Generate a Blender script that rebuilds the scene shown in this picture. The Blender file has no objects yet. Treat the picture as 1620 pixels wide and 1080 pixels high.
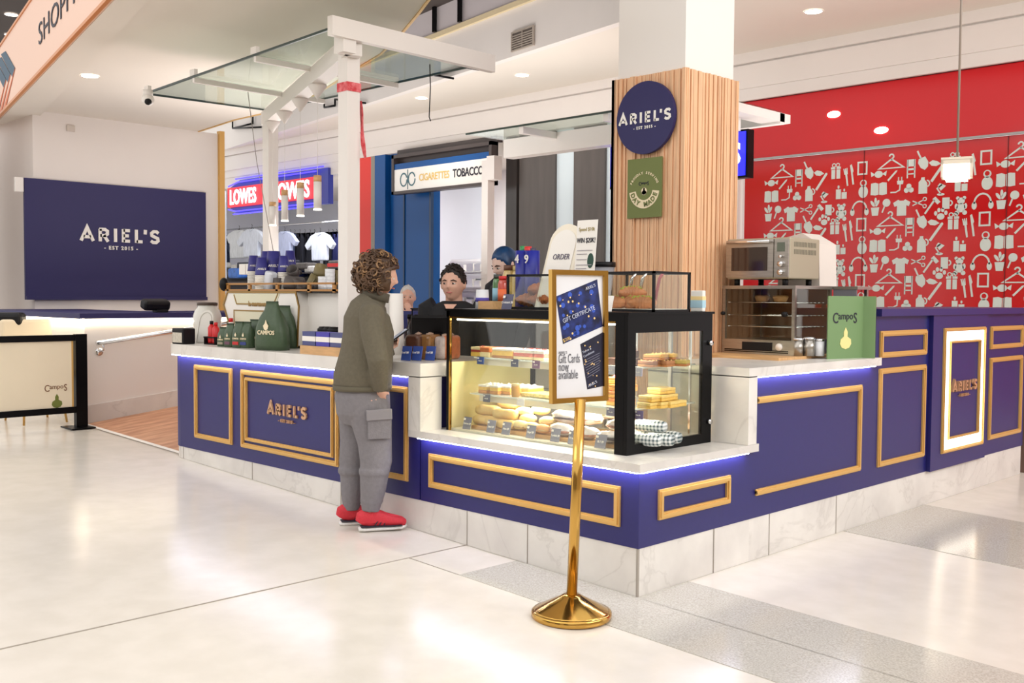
import bpy, bmesh, math, random
from mathutils import Vector, Matrix, noise
R_ = random.Random(7)
SC = bpy.context.scene
COL = SC.collection
V = Vector
pi = math.pi

# ------------------------------------------------------------------ camera
FPX, PIT, YAW, ROL = 1631.76, -0.04413, 2.3573, 0.00704
CP = V((2.9395, -3.7712, 1.4))
FW = V((math.cos(YAW)*math.cos(PIT), math.sin(YAW)*math.cos(PIT), math.sin(PIT)))
_r = V((math.sin(YAW), -math.cos(YAW), 0)); _u = _r.cross(FW)
RT = math.cos(ROL)*_r + math.sin(ROL)*_u
UP = -math.sin(ROL)*_r + math.cos(ROL)*_u
cd = bpy.data.cameras.new('camera'); cd.sensor_width = 36; cd.lens = FPX*36/1620
cam = bpy.data.objects.new('camera', cd); COL.objects.link(cam)
cam.matrix_world = Matrix(((RT.x, UP.x, -FW.x, CP.x), (RT.y, UP.y, -FW.y, CP.y), (RT.z, UP.z, -FW.z, CP.z), (0, 0, 0, 1)))
cd.clip_start = .05; cd.clip_end = 200
SC.camera = cam
KS = .031                                   # the mall floor rises gently towards -x
def ray(px, py): return FW + RT*((px-810)/FPX) - UP*((py-540)/FPX)
def on(px, py, ax, v):
    d = ray(px, py); return CP + d*((v-CP[ax])/d[ax])
def at(px, py, D): return CP + ray(px, py)*D
def fl(px, py):
    d = ray(px, py); return CP + d*((-KS*CP.x-CP.z)/(d.z+KS*d.x))
def fz(x): return -KS*x

# ------------------------------------------------------------------ world, exposure
W = bpy.data.worlds.new('world'); SC.world = W; W.use_nodes = True
_b = W.node_tree.nodes['Background']; _b.inputs[0].default_value = (1.0, .98, .96, 1); _b.inputs[1].default_value = 1.05
SC.view_settings.view_transform = 'Standard'; SC.view_settings.look = 'None'
SC.view_settings.exposure = 0.22; SC.view_settings.gamma = 1; SC.view_settings.use_curve_mapping = False
def area_light(name, loc, size, energy, col=(1, .96, .93), rot=(0, 0, 0), sy=None):
    l = bpy.data.lights.new(name, 'AREA'); l.energy = energy; l.color = col; l.size = size
    if sy: l.shape = 'RECTANGLE'; l.size_y = sy
    o = bpy.data.objects.new(name, l); o.location = loc; o.rotation_euler = rot; COL.objects.link(o); return o
def spot(name, loc, energy, col=(1, .95, .9), ang=2.2, r=.08, blend=.9):
    l = bpy.data.lights.new(name, 'SPOT'); l.energy = energy; l.color = col; l.spot_size = ang; l.spot_blend = blend; l.shadow_soft_size = r
    o = bpy.data.objects.new(name, l); o.location = loc; COL.objects.link(o); return o
area_light('added_overhead_fill', (1.5, -2.5, 6.5), 6, 60, (1, .96, .9))  # added overhead fill above the viewer, no source modelled
area_light('added_overhead_fill', (-6, 4.6, 6.5), 5, 90, (1, .97, .95), sy=2)  # second added overhead fill, over the rear void
# added fill lamps without fittings: upward ones brighten ceilings, side ones the kiosk
UPR = (math.pi, 0, 0)
area_light('added_ceiling_fill', (-5.9, 2.3, 1.6), 2.0, 66, (1, .96, .93), UPR, sy=2)  # added upward fill behind the kiosk, brightens the low ceiling
area_light('added_ceiling_fill', (-9, 5.6, 2.9), 9.0, 80, (1, .97, .94), UPR, sy=2.4)
area_light('added_ceiling_fill', (0, 5.2, 2.7), 7.0, 45, (1, .96, .93), UPR, sy=2.4)
area_light('added_kiosk_fill', (6.5, 2.5, 4.4), 2.0, 230, (1, .97, .94), (0, math.pi*.40, 0), sy=6)  # added fill from the right, brightens the right kiosk face
area_light('added_kiosk_fill', (-2.5, -6.5, 4.6), 7.0, 70, (1, .97, .94), (math.pi*.36, 0, 0), sy=1.5)  # added fill from the front, brightens kiosk and walls

# ------------------------------------------------------------------ materials
MATS = {}
def srgb(r, g, b):
    f = lambda c: (c/255/12.92 if c/255 <= .04045 else ((c/255+.055)/1.055)**2.4)
    return (f(r), f(g), f(b), 1)
def mat(name, col, rough=.5, metal=0, emit=None, es=0, coat=0, noise=0, scale=20, bump=0, bscale=60, spec=None, stretch=(1, 1, 1), trans=0, alpha=None, dark=None):
    if name in MATS: return MATS[name]
    m = bpy.data.materials.new(name); m.use_nodes = True; nt = m.node_tree; p = nt.nodes['Principled BSDF']
    c = srgb(*col); p.inputs['Base Color'].default_value = c
    p.inputs['Roughness'].default_value = rough; p.inputs['Metallic'].default_value = metal
    if spec is not None: p.inputs['Specular IOR Level'].default_value = spec
    p.inputs['Coat Weight'].default_value = coat
    p.inputs['Coat Roughness'].default_value = .08
    if trans: p.inputs['Transmission Weight'].default_value = trans
    if emit: p.inputs['Emission Color'].default_value = srgb(*emit); p.inputs['Emission Strength'].default_value = es
    tc = nt.nodes.new('ShaderNodeTexCoord'); mp = nt.nodes.new('ShaderNodeMapping'); mp.inputs['Scale'].default_value = stretch
    nt.links.new(tc.outputs['Object'], mp.inputs[0])
    if noise:
        n = nt.nodes.new('ShaderNodeTexNoise'); n.inputs['Scale'].default_value = scale; n.inputs['Detail'].default_value = 5
        nt.links.new(mp.outputs[0], n.inputs['Vector'])
        r = nt.nodes.new('ShaderNodeValToRGB'); d = srgb(*dark) if dark else tuple([x*(1-noise) for x in c[:3]]+[1])
        r.color_ramp.elements[0].position = .35; r.color_ramp.elements[1].position = .65
        r.color_ramp.elements[0].color = d; r.color_ramp.elements[1].color = c
        nt.links.new(n.outputs['Fac'], r.inputs[0]); nt.links.new(r.outputs[0], p.inputs['Base Color'])
    if bump:
        n2 = nt.nodes.new('ShaderNodeTexNoise'); n2.inputs['Scale'].default_value = bscale; n2.inputs['Detail'].default_value = 4
        nt.links.new(mp.outputs[0], n2.inputs['Vector'])
        b = nt.nodes.new('ShaderNodeBump'); b.inputs['Strength'].default_value = bump; b.inputs['Distance'].default_value = .01
        nt.links.new(n2.outputs['Fac'], b.inputs['Height']); nt.links.new(b.outputs[0], p.inputs['Normal'])
    MATS[name] = m; return m
def glassmat(name, col=(235, 245, 240), refl=.10):
    m = bpy.data.materials.new(name); m.use_nodes = True; nt = m.node_tree; nt.nodes.clear()
    o = nt.nodes.new('ShaderNodeOutputMaterial'); mx = nt.nodes.new('ShaderNodeMixShader')
    t = nt.nodes.new('ShaderNodeBsdfTransparent'); t.inputs[0].default_value = srgb(*col)
    g = nt.nodes.new('ShaderNodeBsdfGlossy'); g.inputs['Roughness'].default_value = .02
    fr = nt.nodes.new('ShaderNodeLayerWeight'); fr.inputs[0].default_value = .12
    pw = nt.nodes.new('ShaderNodeMath'); pw.operation = 'MULTIPLY'; pw.inputs[1].default_value = .5
    ma = nt.nodes.new('ShaderNodeMath'); ma.operation = 'ADD'; ma.inputs[1].default_value = refl
    nt.links.new(fr.outputs['Fresnel'] if False else fr.outputs['Facing'], pw.inputs[0]); nt.links.new(pw.outputs[0], ma.inputs[0]); nt.links.new(ma.outputs[0], mx.inputs[0])
    nt.links.new(t.outputs[0], mx.inputs[1]); nt.links.new(g.outputs[0], mx.inputs[2]); nt.links.new(mx.outputs[0], o.inputs[0])
    MATS[name] = m; return m
def marble(name):
    m = mat(name, (232, 228, 222), .28, noise=.10, scale=3, dark=(214, 209, 204)); nt = m.node_tree; p = nt.nodes['Principled BSDF']
    tc = nt.nodes.new('ShaderNodeTexCoord'); w = nt.nodes.new('ShaderNodeTexNoise'); w.inputs['Scale'].default_value = 1.1; w.inputs['Detail'].default_value = 8; w.inputs['Distortion'].default_value = 1.6
    nt.links.new(tc.outputs['Object'], w.inputs['Vector'])
    r = nt.nodes.new('ShaderNodeValToRGB'); e = r.color_ramp.elements
    e[0].position = .485; e[0].color = (1, 1, 1, 1); e[1].position = .515; e[1].color = (1, 1, 1, 1)
    k = e.new(.5); k.color = (.62, .60, .58, 1)
    mx = nt.nodes.new('ShaderNodeMix'); mx.data_type = 'RGBA'; mx.blend_type = 'MULTIPLY'; mx.inputs[0].default_value = .28
    src = p.inputs['Base Color'].links[0].from_socket
    nt.links.new(w.outputs['Fac'], r.inputs[0]); nt.links.new(src, mx.inputs[6]); nt.links.new(r.outputs[0], mx.inputs[7]); nt.links.new(mx.outputs[2], p.inputs['Base Color'])
    return m
M_marble = marble('marble')
M_navy = mat('navy_paint', (30, 28, 102), .42, noise=.05, scale=30, spec=.4, coat=.28)
M_navy.node_tree.nodes['Principled BSDF'].inputs['Coat Roughness'].default_value = .5
M_navyd = mat('navy_board', (36, 32, 88), .55)
M_gold = mat('gold_moulding', (222, 178, 104), .38, metal=.35)
M_brass = mat('brass', (208, 164, 86), .13, metal=1, noise=.10, scale=9, stretch=(1, 1, .2))
M_white = mat('white_paint', (236, 231, 226), .45)
M_wallw = mat('wall_paint', (232, 225, 220), .7, noise=.03, scale=1.2)
M_ceil = mat('ceiling_paint', (230, 221, 210), .85, noise=.02, scale=.8)
M_black = mat('black_metal', (12, 11, 13), .30, spec=.14)
M_blackp = mat('black_plastic', (22, 21, 24), .45, spec=.25)
M_steel = mat('steel', (178, 172, 164), .28, metal=.9, noise=.15, scale=12, stretch=(1, 1, 8))
M_chrome = mat('chrome', (225, 225, 228), .12, metal=1)
M_pine = mat('pine', (242, 194, 152), .5, noise=.2, scale=10, stretch=(9, 9, .5))
M_ply = mat('ply', (222, 176, 122), .5, noise=.2, scale=8, stretch=(1, 6, 6))
M_glass = glassmat('clear_glass', (249, 250, 246), .02)
M_glassg = glassmat('green_glass', (238, 245, 241), .07)
M_led = mat('led_cool', (255, 255, 255), .5, emit=(228, 230, 255), es=30)
M_ledw = mat('led_warm', (255, 255, 255), .5, emit=(255, 238, 205), es=9)
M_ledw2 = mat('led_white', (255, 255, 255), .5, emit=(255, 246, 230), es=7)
M_paper = mat('paper', (244, 240, 234), .6)
M_red = mat('red_gloss', (206, 14, 22), .10, spec=.45)
M_ink = mat('ink', (40, 38, 52), .6)
M_green = mat('green_bag', (64, 84, 58), .42, noise=.12, scale=40, bump=.3, bscale=30)
M_sage = mat('sage_board', (116, 146, 98), .6)
M_cream = mat('cream', (240, 224, 190), .6)
M_skin = mat('skin', (226, 178, 156), .5, noise=.08, scale=25)
M_skinp = mat('skin_pale', (240, 205, 190), .5, noise=.05, scale=25)

# ------------------------------------------------------------------ mesh builder
def wm(o):
    m = Matrix.Identity(4)
    while o: m = o.matrix_basis @ m; o = o.parent
    return m
class MB:
    def __init__(s): s.v = []; s.f = []; s.m = []; s.mi = 0; s.sm = []; s.smooth = False
    def add(s, vs, fs):
        b = len(s.v); s.v += [V(v) for v in vs]
        for f in fs: s.f.append([b+i for i in f]); s.m.append(s.mi); s.sm.append(s.smooth)
        return s
    def box(s, x0, x1, y0, y1, z0, z1, slope=False):
        if x0 > x1: x0, x1 = x1, x0
        if y0 > y1: y0, y1 = y1, y0
        vs = [(x, y, z) for z in (z0, z1) for y in (y0, y1) for x in (x0, x1)]
        if slope: vs = [(x, y, fz(x)+slope if z == z0 else z) for x, y, z in vs]
        return s.add(vs, [(0, 2, 3, 1), (4, 5, 7, 6), (0, 1, 5, 4), (2, 6, 7, 3), (0, 4, 6, 2), (1, 3, 7, 5)])
    def rbox(s, c, d, rz=0, rx=0, ry=0, r=0):
        M = Matrix.Translation(c) @ Matrix.Rotation(rz, 4, 'Z') @ Matrix.Rotation(rx, 4, 'X') @ Matrix.Rotation(ry, 4, 'Y')
        if r:
            bm = bmesh.new(); bmesh.ops.create_cube(bm, size=1)
            for v in bm.verts: v.co = V((v.co.x*d[0], v.co.y*d[1], v.co.z*d[2]))
            bmesh.ops.bevel(bm, geom=bm.edges[:], offset=r, segments=3, profile=.5, affect='EDGES')
            vs = [M @ v.co for v in bm.verts]; bm.verts.index_update(); fs = [[v.index for v in f.verts] for f in bm.faces]; bm.free()
            return s.add(vs, fs)
        vs = [M @ V((x*d[0]/2, y*d[1]/2, z*d[2]/2)) for z in (-1, 1) for y in (-1, 1) for x in (-1, 1)]
        return s.add(vs, [(0, 2, 3, 1), (4, 5, 7, 6), (0, 1, 5, 4), (2, 6, 7, 3), (0, 4, 6, 2), (1, 3, 7, 5)])
    def lathe(s, c, prof, n=20, sx=1, sy=1, M=None, cap=True):
        c = V(c); vs = []; k = len(prof)
        for r, z in prof:
            for i in range(n):
                a = 2*pi*i/n; p = V((r*math.cos(a)*sx, r*math.sin(a)*sy, z)); vs.append(c + (M @ p if M else p))
        fs = [[j*n+i, j*n+(i+1) % n, (j+1)*n+(i+1) % n, (j+1)*n+i] for j in range(k-1) for i in range(n)]
        if cap and prof[0][0] > 1e-5: fs.append(list(range(n))[::-1])
        if cap and prof[-1][0] > 1e-5: fs.append([(k-1)*n+i for i in range(n)])
        sm = s.smooth; s.smooth = True; s.add(vs, fs); s.smooth = sm; return s
    def cyl(s, p0, p1, r, n=12, r1=None):
        p0 = V(p0); p1 = V(p1); d = p1-p0; q = d.to_track_quat('Z', 'Y').to_matrix()
        return s.lathe(p0, [(r, 0), (r if r1 is None else r1, d.length)], n, M=q)
    def tube(s, pts, r, n=8, close=False):
        pts = [V(p) for p in pts]; rr = r if isinstance(r, (list, tuple)) else [r]*len(pts)
        vs = []; up = V((.13, .27, 1)).normalized()
        for i, p in enumerate(pts):
            t = (pts[min(i+1, len(pts)-1)]-pts[max(i-1, 0)]).normalized()
            a = t.cross(up)
            if a.length < .05: a = t.cross(V((1, 0, 0)))
            a.normalize(); b = a.cross(t)
            vs += [p + a*rr[i]*math.cos(2*pi*j/n) + b*rr[i]*math.sin(2*pi*j/n) for j in range(n)]
        fs = [[i*n+j, i*n+(j+1) % n, (i+1)*n+(j+1) % n, (i+1)*n+j] for i in range(len(pts)-1) for j in range(n)]
        fs += [list(range(n))[::-1], [(len(pts)-1)*n+j for j in range(n)]]
        sm = s.smooth; s.smooth = True; s.add(vs, fs); s.smooth = sm; return s
    def loft(s, pts, rad, side, n=16):
        pts = [V(p) for p in pts]; side = V(side); vs = []
        for i, p in enumerate(pts):
            t = (pts[min(i+1, len(pts)-1)]-pts[max(i-1, 0)]).normalized()
            a = (side - t*side.dot(t)).normalized(); b = t.cross(a); r = rad[i]
            if not isinstance(r, (tuple, list)): r = (r, r)
            vs += [p + a*r[0]*math.cos(2*pi*j/n) + b*r[1]*math.sin(2*pi*j/n) for j in range(n)]
        fs = [[i*n+j, i*n+(j+1) % n, (i+1)*n+(j+1) % n, (i+1)*n+j] for i in range(len(pts)-1) for j in range(n)]
        fs += [list(range(n))[::-1], [(len(pts)-1)*n+j for j in range(n)]]
        sm = s.smooth; s.smooth = True; s.add(vs, fs); s.smooth = sm; return s
    def prism(s, poly, O, U, Vv, th):
        O = V(O); U = V(U).normalized(); Vv = V(Vv).normalized(); N = U.cross(Vv); n = len(poly)
        a = sum(poly[i][0]*poly[(i+1) % n][1]-poly[(i+1) % n][0]*poly[i][1] for i in range(n))
        if a < 0: poly = poly[::-1]
        vs = [O+U*p[0]+Vv*p[1] for p in poly] + [O+U*p[0]+Vv*p[1]+N*th for p in poly]
        return s.add(vs, [list(range(n))[::-1], [n+i for i in range(n)]] + [[i, (i+1) % n, n+(i+1) % n, n+i] for i in range(n)])
    def stroke(s, pts, w, O, U, Vv, th, close=False):
        pts = [V(p).to_2d() if len(p) > 2 else V(p) for p in pts]; n = len(pts); L = []; Rr = []
        for i in range(n):
            p = pts[i]
            a = pts[(i-1) % n] if (close or i > 0) else None; b = pts[(i+1) % n] if (close or i < n-1) else None
            d0 = (p-a).normalized() if a is not None else None; d1 = (b-p).normalized() if b is not None else None
            if d0 is None: d0 = d1
            if d1 is None: d1 = d0
            n0 = V((-d0.y, d0.x)); n1 = V((-d1.y, d1.x)); m = (n0+n1)
            m = m.normalized() if m.length > .1 else n0
            k = min(w/2/max(.3, m.dot(n0)), w*1.2)
            L.append(p+m*k); Rr.append(p-m*k)
        for i in range(n if close else n-1):
            j = (i+1) % n; s.prism([tuple(Rr[i]), tuple(Rr[j]), tuple(L[j]), tuple(L[i])], O, U, Vv, th)
        return s
    def disc(s, c, r, O, U, Vv, th, n=20, ry=None):
        return s.prism([(c[0]+r*math.cos(2*pi*i/n), c[1]+(ry or r)*math.sin(2*pi*i/n)) for i in range(n)], O, U, Vv, th)
    def ico(s, c, r, sub=2, sc=(1, 1, 1), M=None, nz=0, seed=0, fr=4):
        bm = bmesh.new(); bmesh.ops.create_icosphere(bm, subdivisions=sub, radius=1)
        vs = []
        for v in bm.verts:
            p = v.co.copy()
            if nz: p *= 1+nz*noise.noise(p*fr*.5+V((seed*3.7, seed*1.3, 0)))
            p = V((p.x*r*sc[0], p.y*r*sc[1], p.z*r*sc[2]))
            if M: p = M @ p
            vs.append(p+V(c))
        bm.verts.index_update(); fs = [[v.index for v in f.verts] for f in bm.faces]; bm.free()
        sm = s.smooth; s.smooth = True; s.add(vs, fs); s.smooth = sm; return s
    def build(s, name, mats, parent=None, world=True, bevel=0, subs=0, remesh=0, keep=False):
        vs = s.v
        if parent is not None and world:
            Mi = wm(parent).inverted(); vs = [Mi @ v for v in vs]
        loc = V((0, 0, 0))
        if parent is None and not keep:
            mn = [min(v[i] for v in vs) for i in range(3)]; mx = [max(v[i] for v in vs) for i in range(3)]
            loc = V(((mn[0]+mx[0])/2, (mn[1]+mx[1])/2, mn[2])); vs = [v-loc for v in vs]
        me = bpy.data.meshes.new(name); me.from_pydata([tuple(v) for v in vs], [], s.f)
        ms = mats if isinstance(mats, (list, tuple)) else [mats]
        for m in ms: me.materials.append(m)
        for i, p in enumerate(me.polygons): p.material_index = min(s.m[i], len(ms)-1); p.use_smooth = s.sm[i]
        o = bpy.data.objects.new(name, me); COL.objects.link(o); o.location = loc
        if parent is not None: o.parent = parent
        if remesh:
            r = o.modifiers.new('r', 'REMESH'); r.mode = 'VOXEL'; r.voxel_size = remesh; r.use_smooth_shade = True
            q = o.modifiers.new('s', 'SMOOTH'); q.factor = .5; q.iterations = keep if isinstance(keep, int) and keep > 1 else 4
            bake(o)
        if bevel:
            b = o.modifiers.new('b', 'BEVEL'); b.width = bevel; b.segments = 2; b.limit_method = 'ANGLE'; b.angle_limit = .6
        if subs:
            b = o.modifiers.new('s', 'SUBSURF'); b.levels = subs; b.render_levels = subs
        return o
def bake(o):
    dg = bpy.context.evaluated_depsgraph_get(); me = bpy.data.meshes.new_from_object(o.evaluated_get(dg))
    o.modifiers.clear(); old = o.data; o.data = me; bpy.data.meshes.remove(old)
def T(name, label, cat, loc=(0, 0, 0), rz=0, group=None):
    o = bpy.data.objects.new(name, None); COL.objects.link(o); o.location = loc; o.rotation_euler = (0, 0, rz)
    o.empty_display_size = .1; return tag(o, label, cat, group)
def tag(o, label, cat, group=None, kind=None):
    o['label'] = label; o['category'] = cat
    if group: o['group'] = group
    if kind: o['kind'] = kind
    return o
def struct(o): o['kind'] = 'structure'; return o
def part(name, mats, parent, fn, **k):
    m = MB(); fn(m); return m.build(name, mats, parent, **k)
def copy_tree(o, parent=None):
    c = o.copy(); COL.objects.link(c); c.parent = parent
    for ch in [x for x in list(COL.objects) if x.parent == o]: copy_tree(ch, c)
    return c
ORD = ['first', 'second', 'third', 'fourth', 'fifth', 'sixth', 'seventh', 'eighth', 'ninth', 'tenth', 'eleventh', 'twelfth', 'thirteenth', 'fourteenth', 'fifteenth']
def text(name, s, size, O, U, Vv, th, m, parent=None, bold=.02, sp=1.0, sx=1, arc=None, center=True):
    """lettering as a mesh; O is the centre of the baseline, U runs along it, V up"""
    cu = bpy.data.curves.new(name, 'FONT'); cu.body = s; cu.size = size; cu.offset = bold*size; cu.extrude = th/2; cu.space_character = sp
    cu.align_x = 'CENTER' if center else 'LEFT'; cu.resolution_u = 3
    t = bpy.data.objects.new(name, cu); COL.objects.link(t)
    dg = bpy.context.evaluated_depsgraph_get(); me = bpy.data.meshes.new_from_object(t.evaluated_get(dg))
    bpy.data.objects.remove(t)
    U = V(U).normalized(); Vv = V(Vv).normalized(); N = U.cross(Vv); O = V(O)
    Mi = wm(parent).inverted() if parent is not None else Matrix.Identity(4)
    loc = V((0, 0, 0)) if parent is not None else O
    for v in me.vertices:
        x, y, z = v.co.x*sx, v.co.y, v.co.z+th/2
        if arc:
            a = x/arc; rr = arc+y; x, y = rr*math.sin(a), rr*math.cos(a)-arc
        v.co = Mi @ (O+U*x+Vv*y+N*z) - loc
    me.materials.clear(); me.materials.append(m)
    for p in me.polygons: p.use_smooth = False
    o = bpy.data.objects.new(name, me); COL.objects.link(o); o.location = loc
    if parent is not None: o.parent = parent
    return o
def ariels(parent, O, U, w, m, m2=None, th=.008, sub='- EST 2015 -'):
    """brand lettering drawn as strokes, w = overall width; O centre of the big line's baseline"""
    O = V(O); U = V(U); h = w*.165; k = w*.039; Z_ = V((0, 0, 1))
    G = {'A': (.15, [[(0, 0), (.5, 1), (1, 0)], [(.2, .3), (.8, .3)]]), 'R': (.115, [[(.1, 0), (.1, .93)], [(.02, .9), (.62, .9), (.88, .78), (.88, .56), (.62, .44), (.1, .44)], [(.5, .46), (.95, 0)]]),
         'I': (.03, [[(.5, 0), (.5, 1)]]), 'E': (.095, [[(1, .1), (.12, .1)], [(.12, 0), (.12, 1)], [(.12, .9), (1, .9)], [(.12, .5), (.85, .5)]]),
         'L': (.09, [[(.12, 1), (.12, 0)], [(.12, .1), (1, .1)]]), "'": (.03, [[(.5, 1.02), (.35, .68)]]), 'S': (.115, [[(.92, .8), (.7, .92), (.35, .92), (.12, .78), (.16, .6), (.5, .5), (.84, .4), (.88, .22), (.65, .08), (.3, .08), (.05, .2)]])}
    gaps = [1, 1, 1, 1, .35, .7, 0]; x = -w/2; gap = (w-sum(G[c][0]*w for c in "ARIEL'S"))/sum(gaps)
    for i, c in enumerate("ARIEL'S"):
        gw = G[c][0]*w
        part('letter', m, parent, lambda b: [b.stroke([(x+a*gw, q*h) for a, q in st], k, O, U, Z_, th) for st in G[c][1]])
        x += gw+gap*gaps[i]
    text('small_lettering', sub, w*.062, O-V((0, 0, w*.095)), U, (0, 0, 1), th, m2 or m, parent, bold=.03, sp=1.35)
X, Y, Z = V((1, 0, 0)), V((0, 1, 0)), V((0, 0, 1))
# ================================================================== SETTING
def terrazzo(name, a, b, sc, rough=.2):
    m = mat(name, a, rough, noise=.1, scale=sc, dark=b); return m
M_floor = terrazzo('floor_polished', (226, 219, 209), (219, 212, 201), 6, .2)
M_band = terrazzo('floor_terrazzo_grey', (204, 200, 190), (178, 173, 162), 130, .16)
M_joint = mat('joint', (168, 160, 150), .8)
M_woodf = mat('wood_floor', (214, 162, 126), .35, noise=.25, scale=5, stretch=(3, .6, 1), dark=(176, 116, 82))
f = MB()
for (x0, x1, y0, y1) in [(-30, 7, -9, .1), (-4.7, 7, .1, 20), (-30, -4.7, 3.2, 20)]:
    f.add([(x0, y0, fz(x0)), (x1, y0, fz(x1)), (x1, y1, fz(x1)), (x0, y1, fz(x0))], [(0, 1, 2, 3)])
struct(f.build('floor', M_floor, keep=True))
def slab(m, x0, x1, y0, y1, h=.003):
    m.add([(x0, y0, fz(x0)-.004), (x1, y0, fz(x1)-.004), (x1, y1, fz(x1)-.004), (x0, y1, fz(x0)-.004), (x0, y0, fz(x0)+h), (x1, y0, fz(x1)+h), (x1, y1, fz(x1)+h), (x0, y1, fz(x0)+h)],
          [(0, 3, 2, 1), (4, 5, 6, 7), (0, 1, 5, 4), (1, 2, 6, 5), (2, 3, 7, 6), (3, 0, 4, 7)])
m = MB(); slab(m, -.795, 7, -.40, 0); slab(m, .0, 7, -.01, .40); slab(m, 0, 7, 1.99, 3.14); slab(m, 0, 7, 5.1, 6.3)
struct(m.build('floor_band', M_band, keep=True))
m = MB()
for (x0, x1, y0, y1) in [(-1.19, -1.184, -7, -.0), (-1.184, -.795, -.402, -.398), (1.6, 1.604, -5, 5), (1.6, 7, .81, .814)]: slab(m, x0, x1, y0, y1, .0035)
struct(m.build('floor_joint', M_joint, keep=True))
# timber ramp
RS = .115
m = MB(); rz_ = lambda x, y: fz(x)+max(0, (y-.1))*RS
m.add([(-6.5, .1, rz_(-6.5, .1)+.006), (-4.3, .1, rz_(-4.3, .1)+.006), (-4.3, 3.2, rz_(-4.3, 3.2)), (-6.5, 3.2, rz_(-6.5, 3.2)), (-6.5, .1, .0), (-4.3, .1, .0), (-4.3, 3.2, 0), (-6.5, 3.2, 0)],
      [(0, 1, 2, 3), (0, 4, 5, 1), (1, 5, 6, 2), (2, 6, 7, 3), (3, 7, 4, 0)])
struct(m.build('floor_ramp', M_woodf, keep=True))
m = MB(); m.add([(-6.45, .06, fz(-6.45)+.008), (-4.5, .06, fz(-4.5)+.008), (-4.5, .1, fz(-4.5)+.012), (-6.45, .1, fz(-6.45)+.012)], [(0, 1, 2, 3)])
struct(m.build('trim_1', M_white, keep=True))
# ramp wall (low wall with ledge) and landing behind
RX = -6.45
m = MB(); m.box(RX-.25, RX, .1, 3.4, 0, 1.13); struct(m.build('wall_ramp', M_white, keep=True))
m = MB(); m.box(-9.1, RX-.25, .1, .3, 0, 1.13); struct(m.build('wall_seating', M_white, keep=True))
m = MB()
m.add([(RX+.012, .1, fz(RX)), (RX+.012, 3.4, fz(RX)+.36), (RX+.012, 3.4, fz(RX)+.5), (RX+.012, .1, fz(RX)+.17), (RX-.01, .1, fz(RX)), (RX-.01, 3.4, fz(RX)+.36), (RX-.01, 3.4, fz(RX)+.5), (RX-.01, .1, fz(RX)+.17)],
      [(0, 1, 2, 3), (4, 7, 6, 5), (3, 2, 6, 7), (0, 3, 7, 4), (1, 5, 6, 2), (0, 4, 5, 1)])
struct(m.build('baseboard_ramp', M_marble, keep=True))
LG = T('wall_ledge', 'long dark navy ledge capping the low white wall under the navy sign panel', 'ledge', (RX, .1, 1.16))
part('ledge_top', M_navyd, LG, lambda m: (m.box(RX-1.0, RX+.07, .03, 3.4, 1.165, 1.215), m.box(-9.1, RX-1.0, .03, 1.1, 1.165, 1.215)))
part('led_strip', M_ledw, LG, lambda m: (m.box(RX+.0, RX+.03, .06, 3.35, 1.135, 1.164), m.box(-9.0, RX+.03, .06, .09, 1.135, 1.164)))['label'] = 'warm white light strip under the ledge'
m = MB(); m.box(-9.05, RX-.25, .3, 3.4, 1.1, 1.13); struct(m.build('floor_landing', M_wallw, keep=True))
# left wall, ceilings
m = MB(); m.box(-9.3, -9, .64, 2.93, 0, 3.42); struct(m.build('wall_left', M_wallw, keep=True))
m = MB(); m.box(-13, -9.0, .60, .64, 0, 3.42); m.box(-10.4, -9.0, .1, .14, 0, 3.4); struct(m.build('wall_return', M_wallw, keep=True))
m = MB(); m.box(-9.02, -8.95, 2.86, 2.93, .3, 3.45); struct(m.build('trim_2', M_gold, keep=True))
CZ = 3.42
edge = [(338, 202), (370, 189), (410, 180), (455, 170), (490, 153), (520, 135), (560, 109), (600, 85), (630, 56), (660, 20), (690, -20), (730, -80)]
ep = [on(a, b, 2, CZ) for a, b in edge]; ep = [(p.x, p.y) for p in ep]
ep[0] = (-9.0, ep[0][1])
sA = on(57, 183, 2, CZ); sB = on(225, 0, 2, CZ); sd = (sB-sA).normalized()
pl = [(sA.x, sA.y)]+[(-9.0, sA.y)]*0+ep[:]+[((sA+sd*9).x, (sA+sd*9).y)]
ys_ = sA.y+(-9.0-sA.x)*sd.y/sd.x
m = MB(); m.prism([(-9.0, ys_)]+ep+[((sA+sd*9).x, (sA+sd*9).y)], (0, 0, CZ), X, Y, .25); struct(m.build('ceiling', M_ceil, keep=True))
m = MB()
for a, b in zip(ep[:-1], ep[1:]):
    d = V((b[0]-a[0], b[1]-a[1])).normalized(); n = V((-d.y, d.x))*.02
    m.prism([a, b, (b[0]+n.x, b[1]+n.y), (a[0]+n.x, a[1]+n.y)], (0, 0, CZ-.01), X, Y, .27)
struct(m.build('trim_3', M_gold, keep=True))
# lower ceiling step beside the hanging banner
sn = V((sd.y, -sd.x, 0)); 
if sn.y > 0: sn = -sn
b1 = sA-sd*3; b2 = sA+sd*9
w_ = .62
BO = on(0, 182, 2, CZ-.05); BO2 = on(170, 0, 2, CZ-.05); bd = (BO2-BO).normalized()
bn0 = bd.cross(Z); bn0 = bn0 if bn0.dot(CP-BO) > 0 else -bn0
q1, q2 = BO-bd*3-bn0*.04, BO+bd*8.5-bn0*.04
m = MB(); m.prism([(b1.x, b1.y), (b2.x, b2.y), (q2.x, q2.y), (q1.x, q1.y)], (0, 0, CZ-.05), X, Y, .3); struct(m.build('ceiling_step', M_ceil, keep=True))
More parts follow.
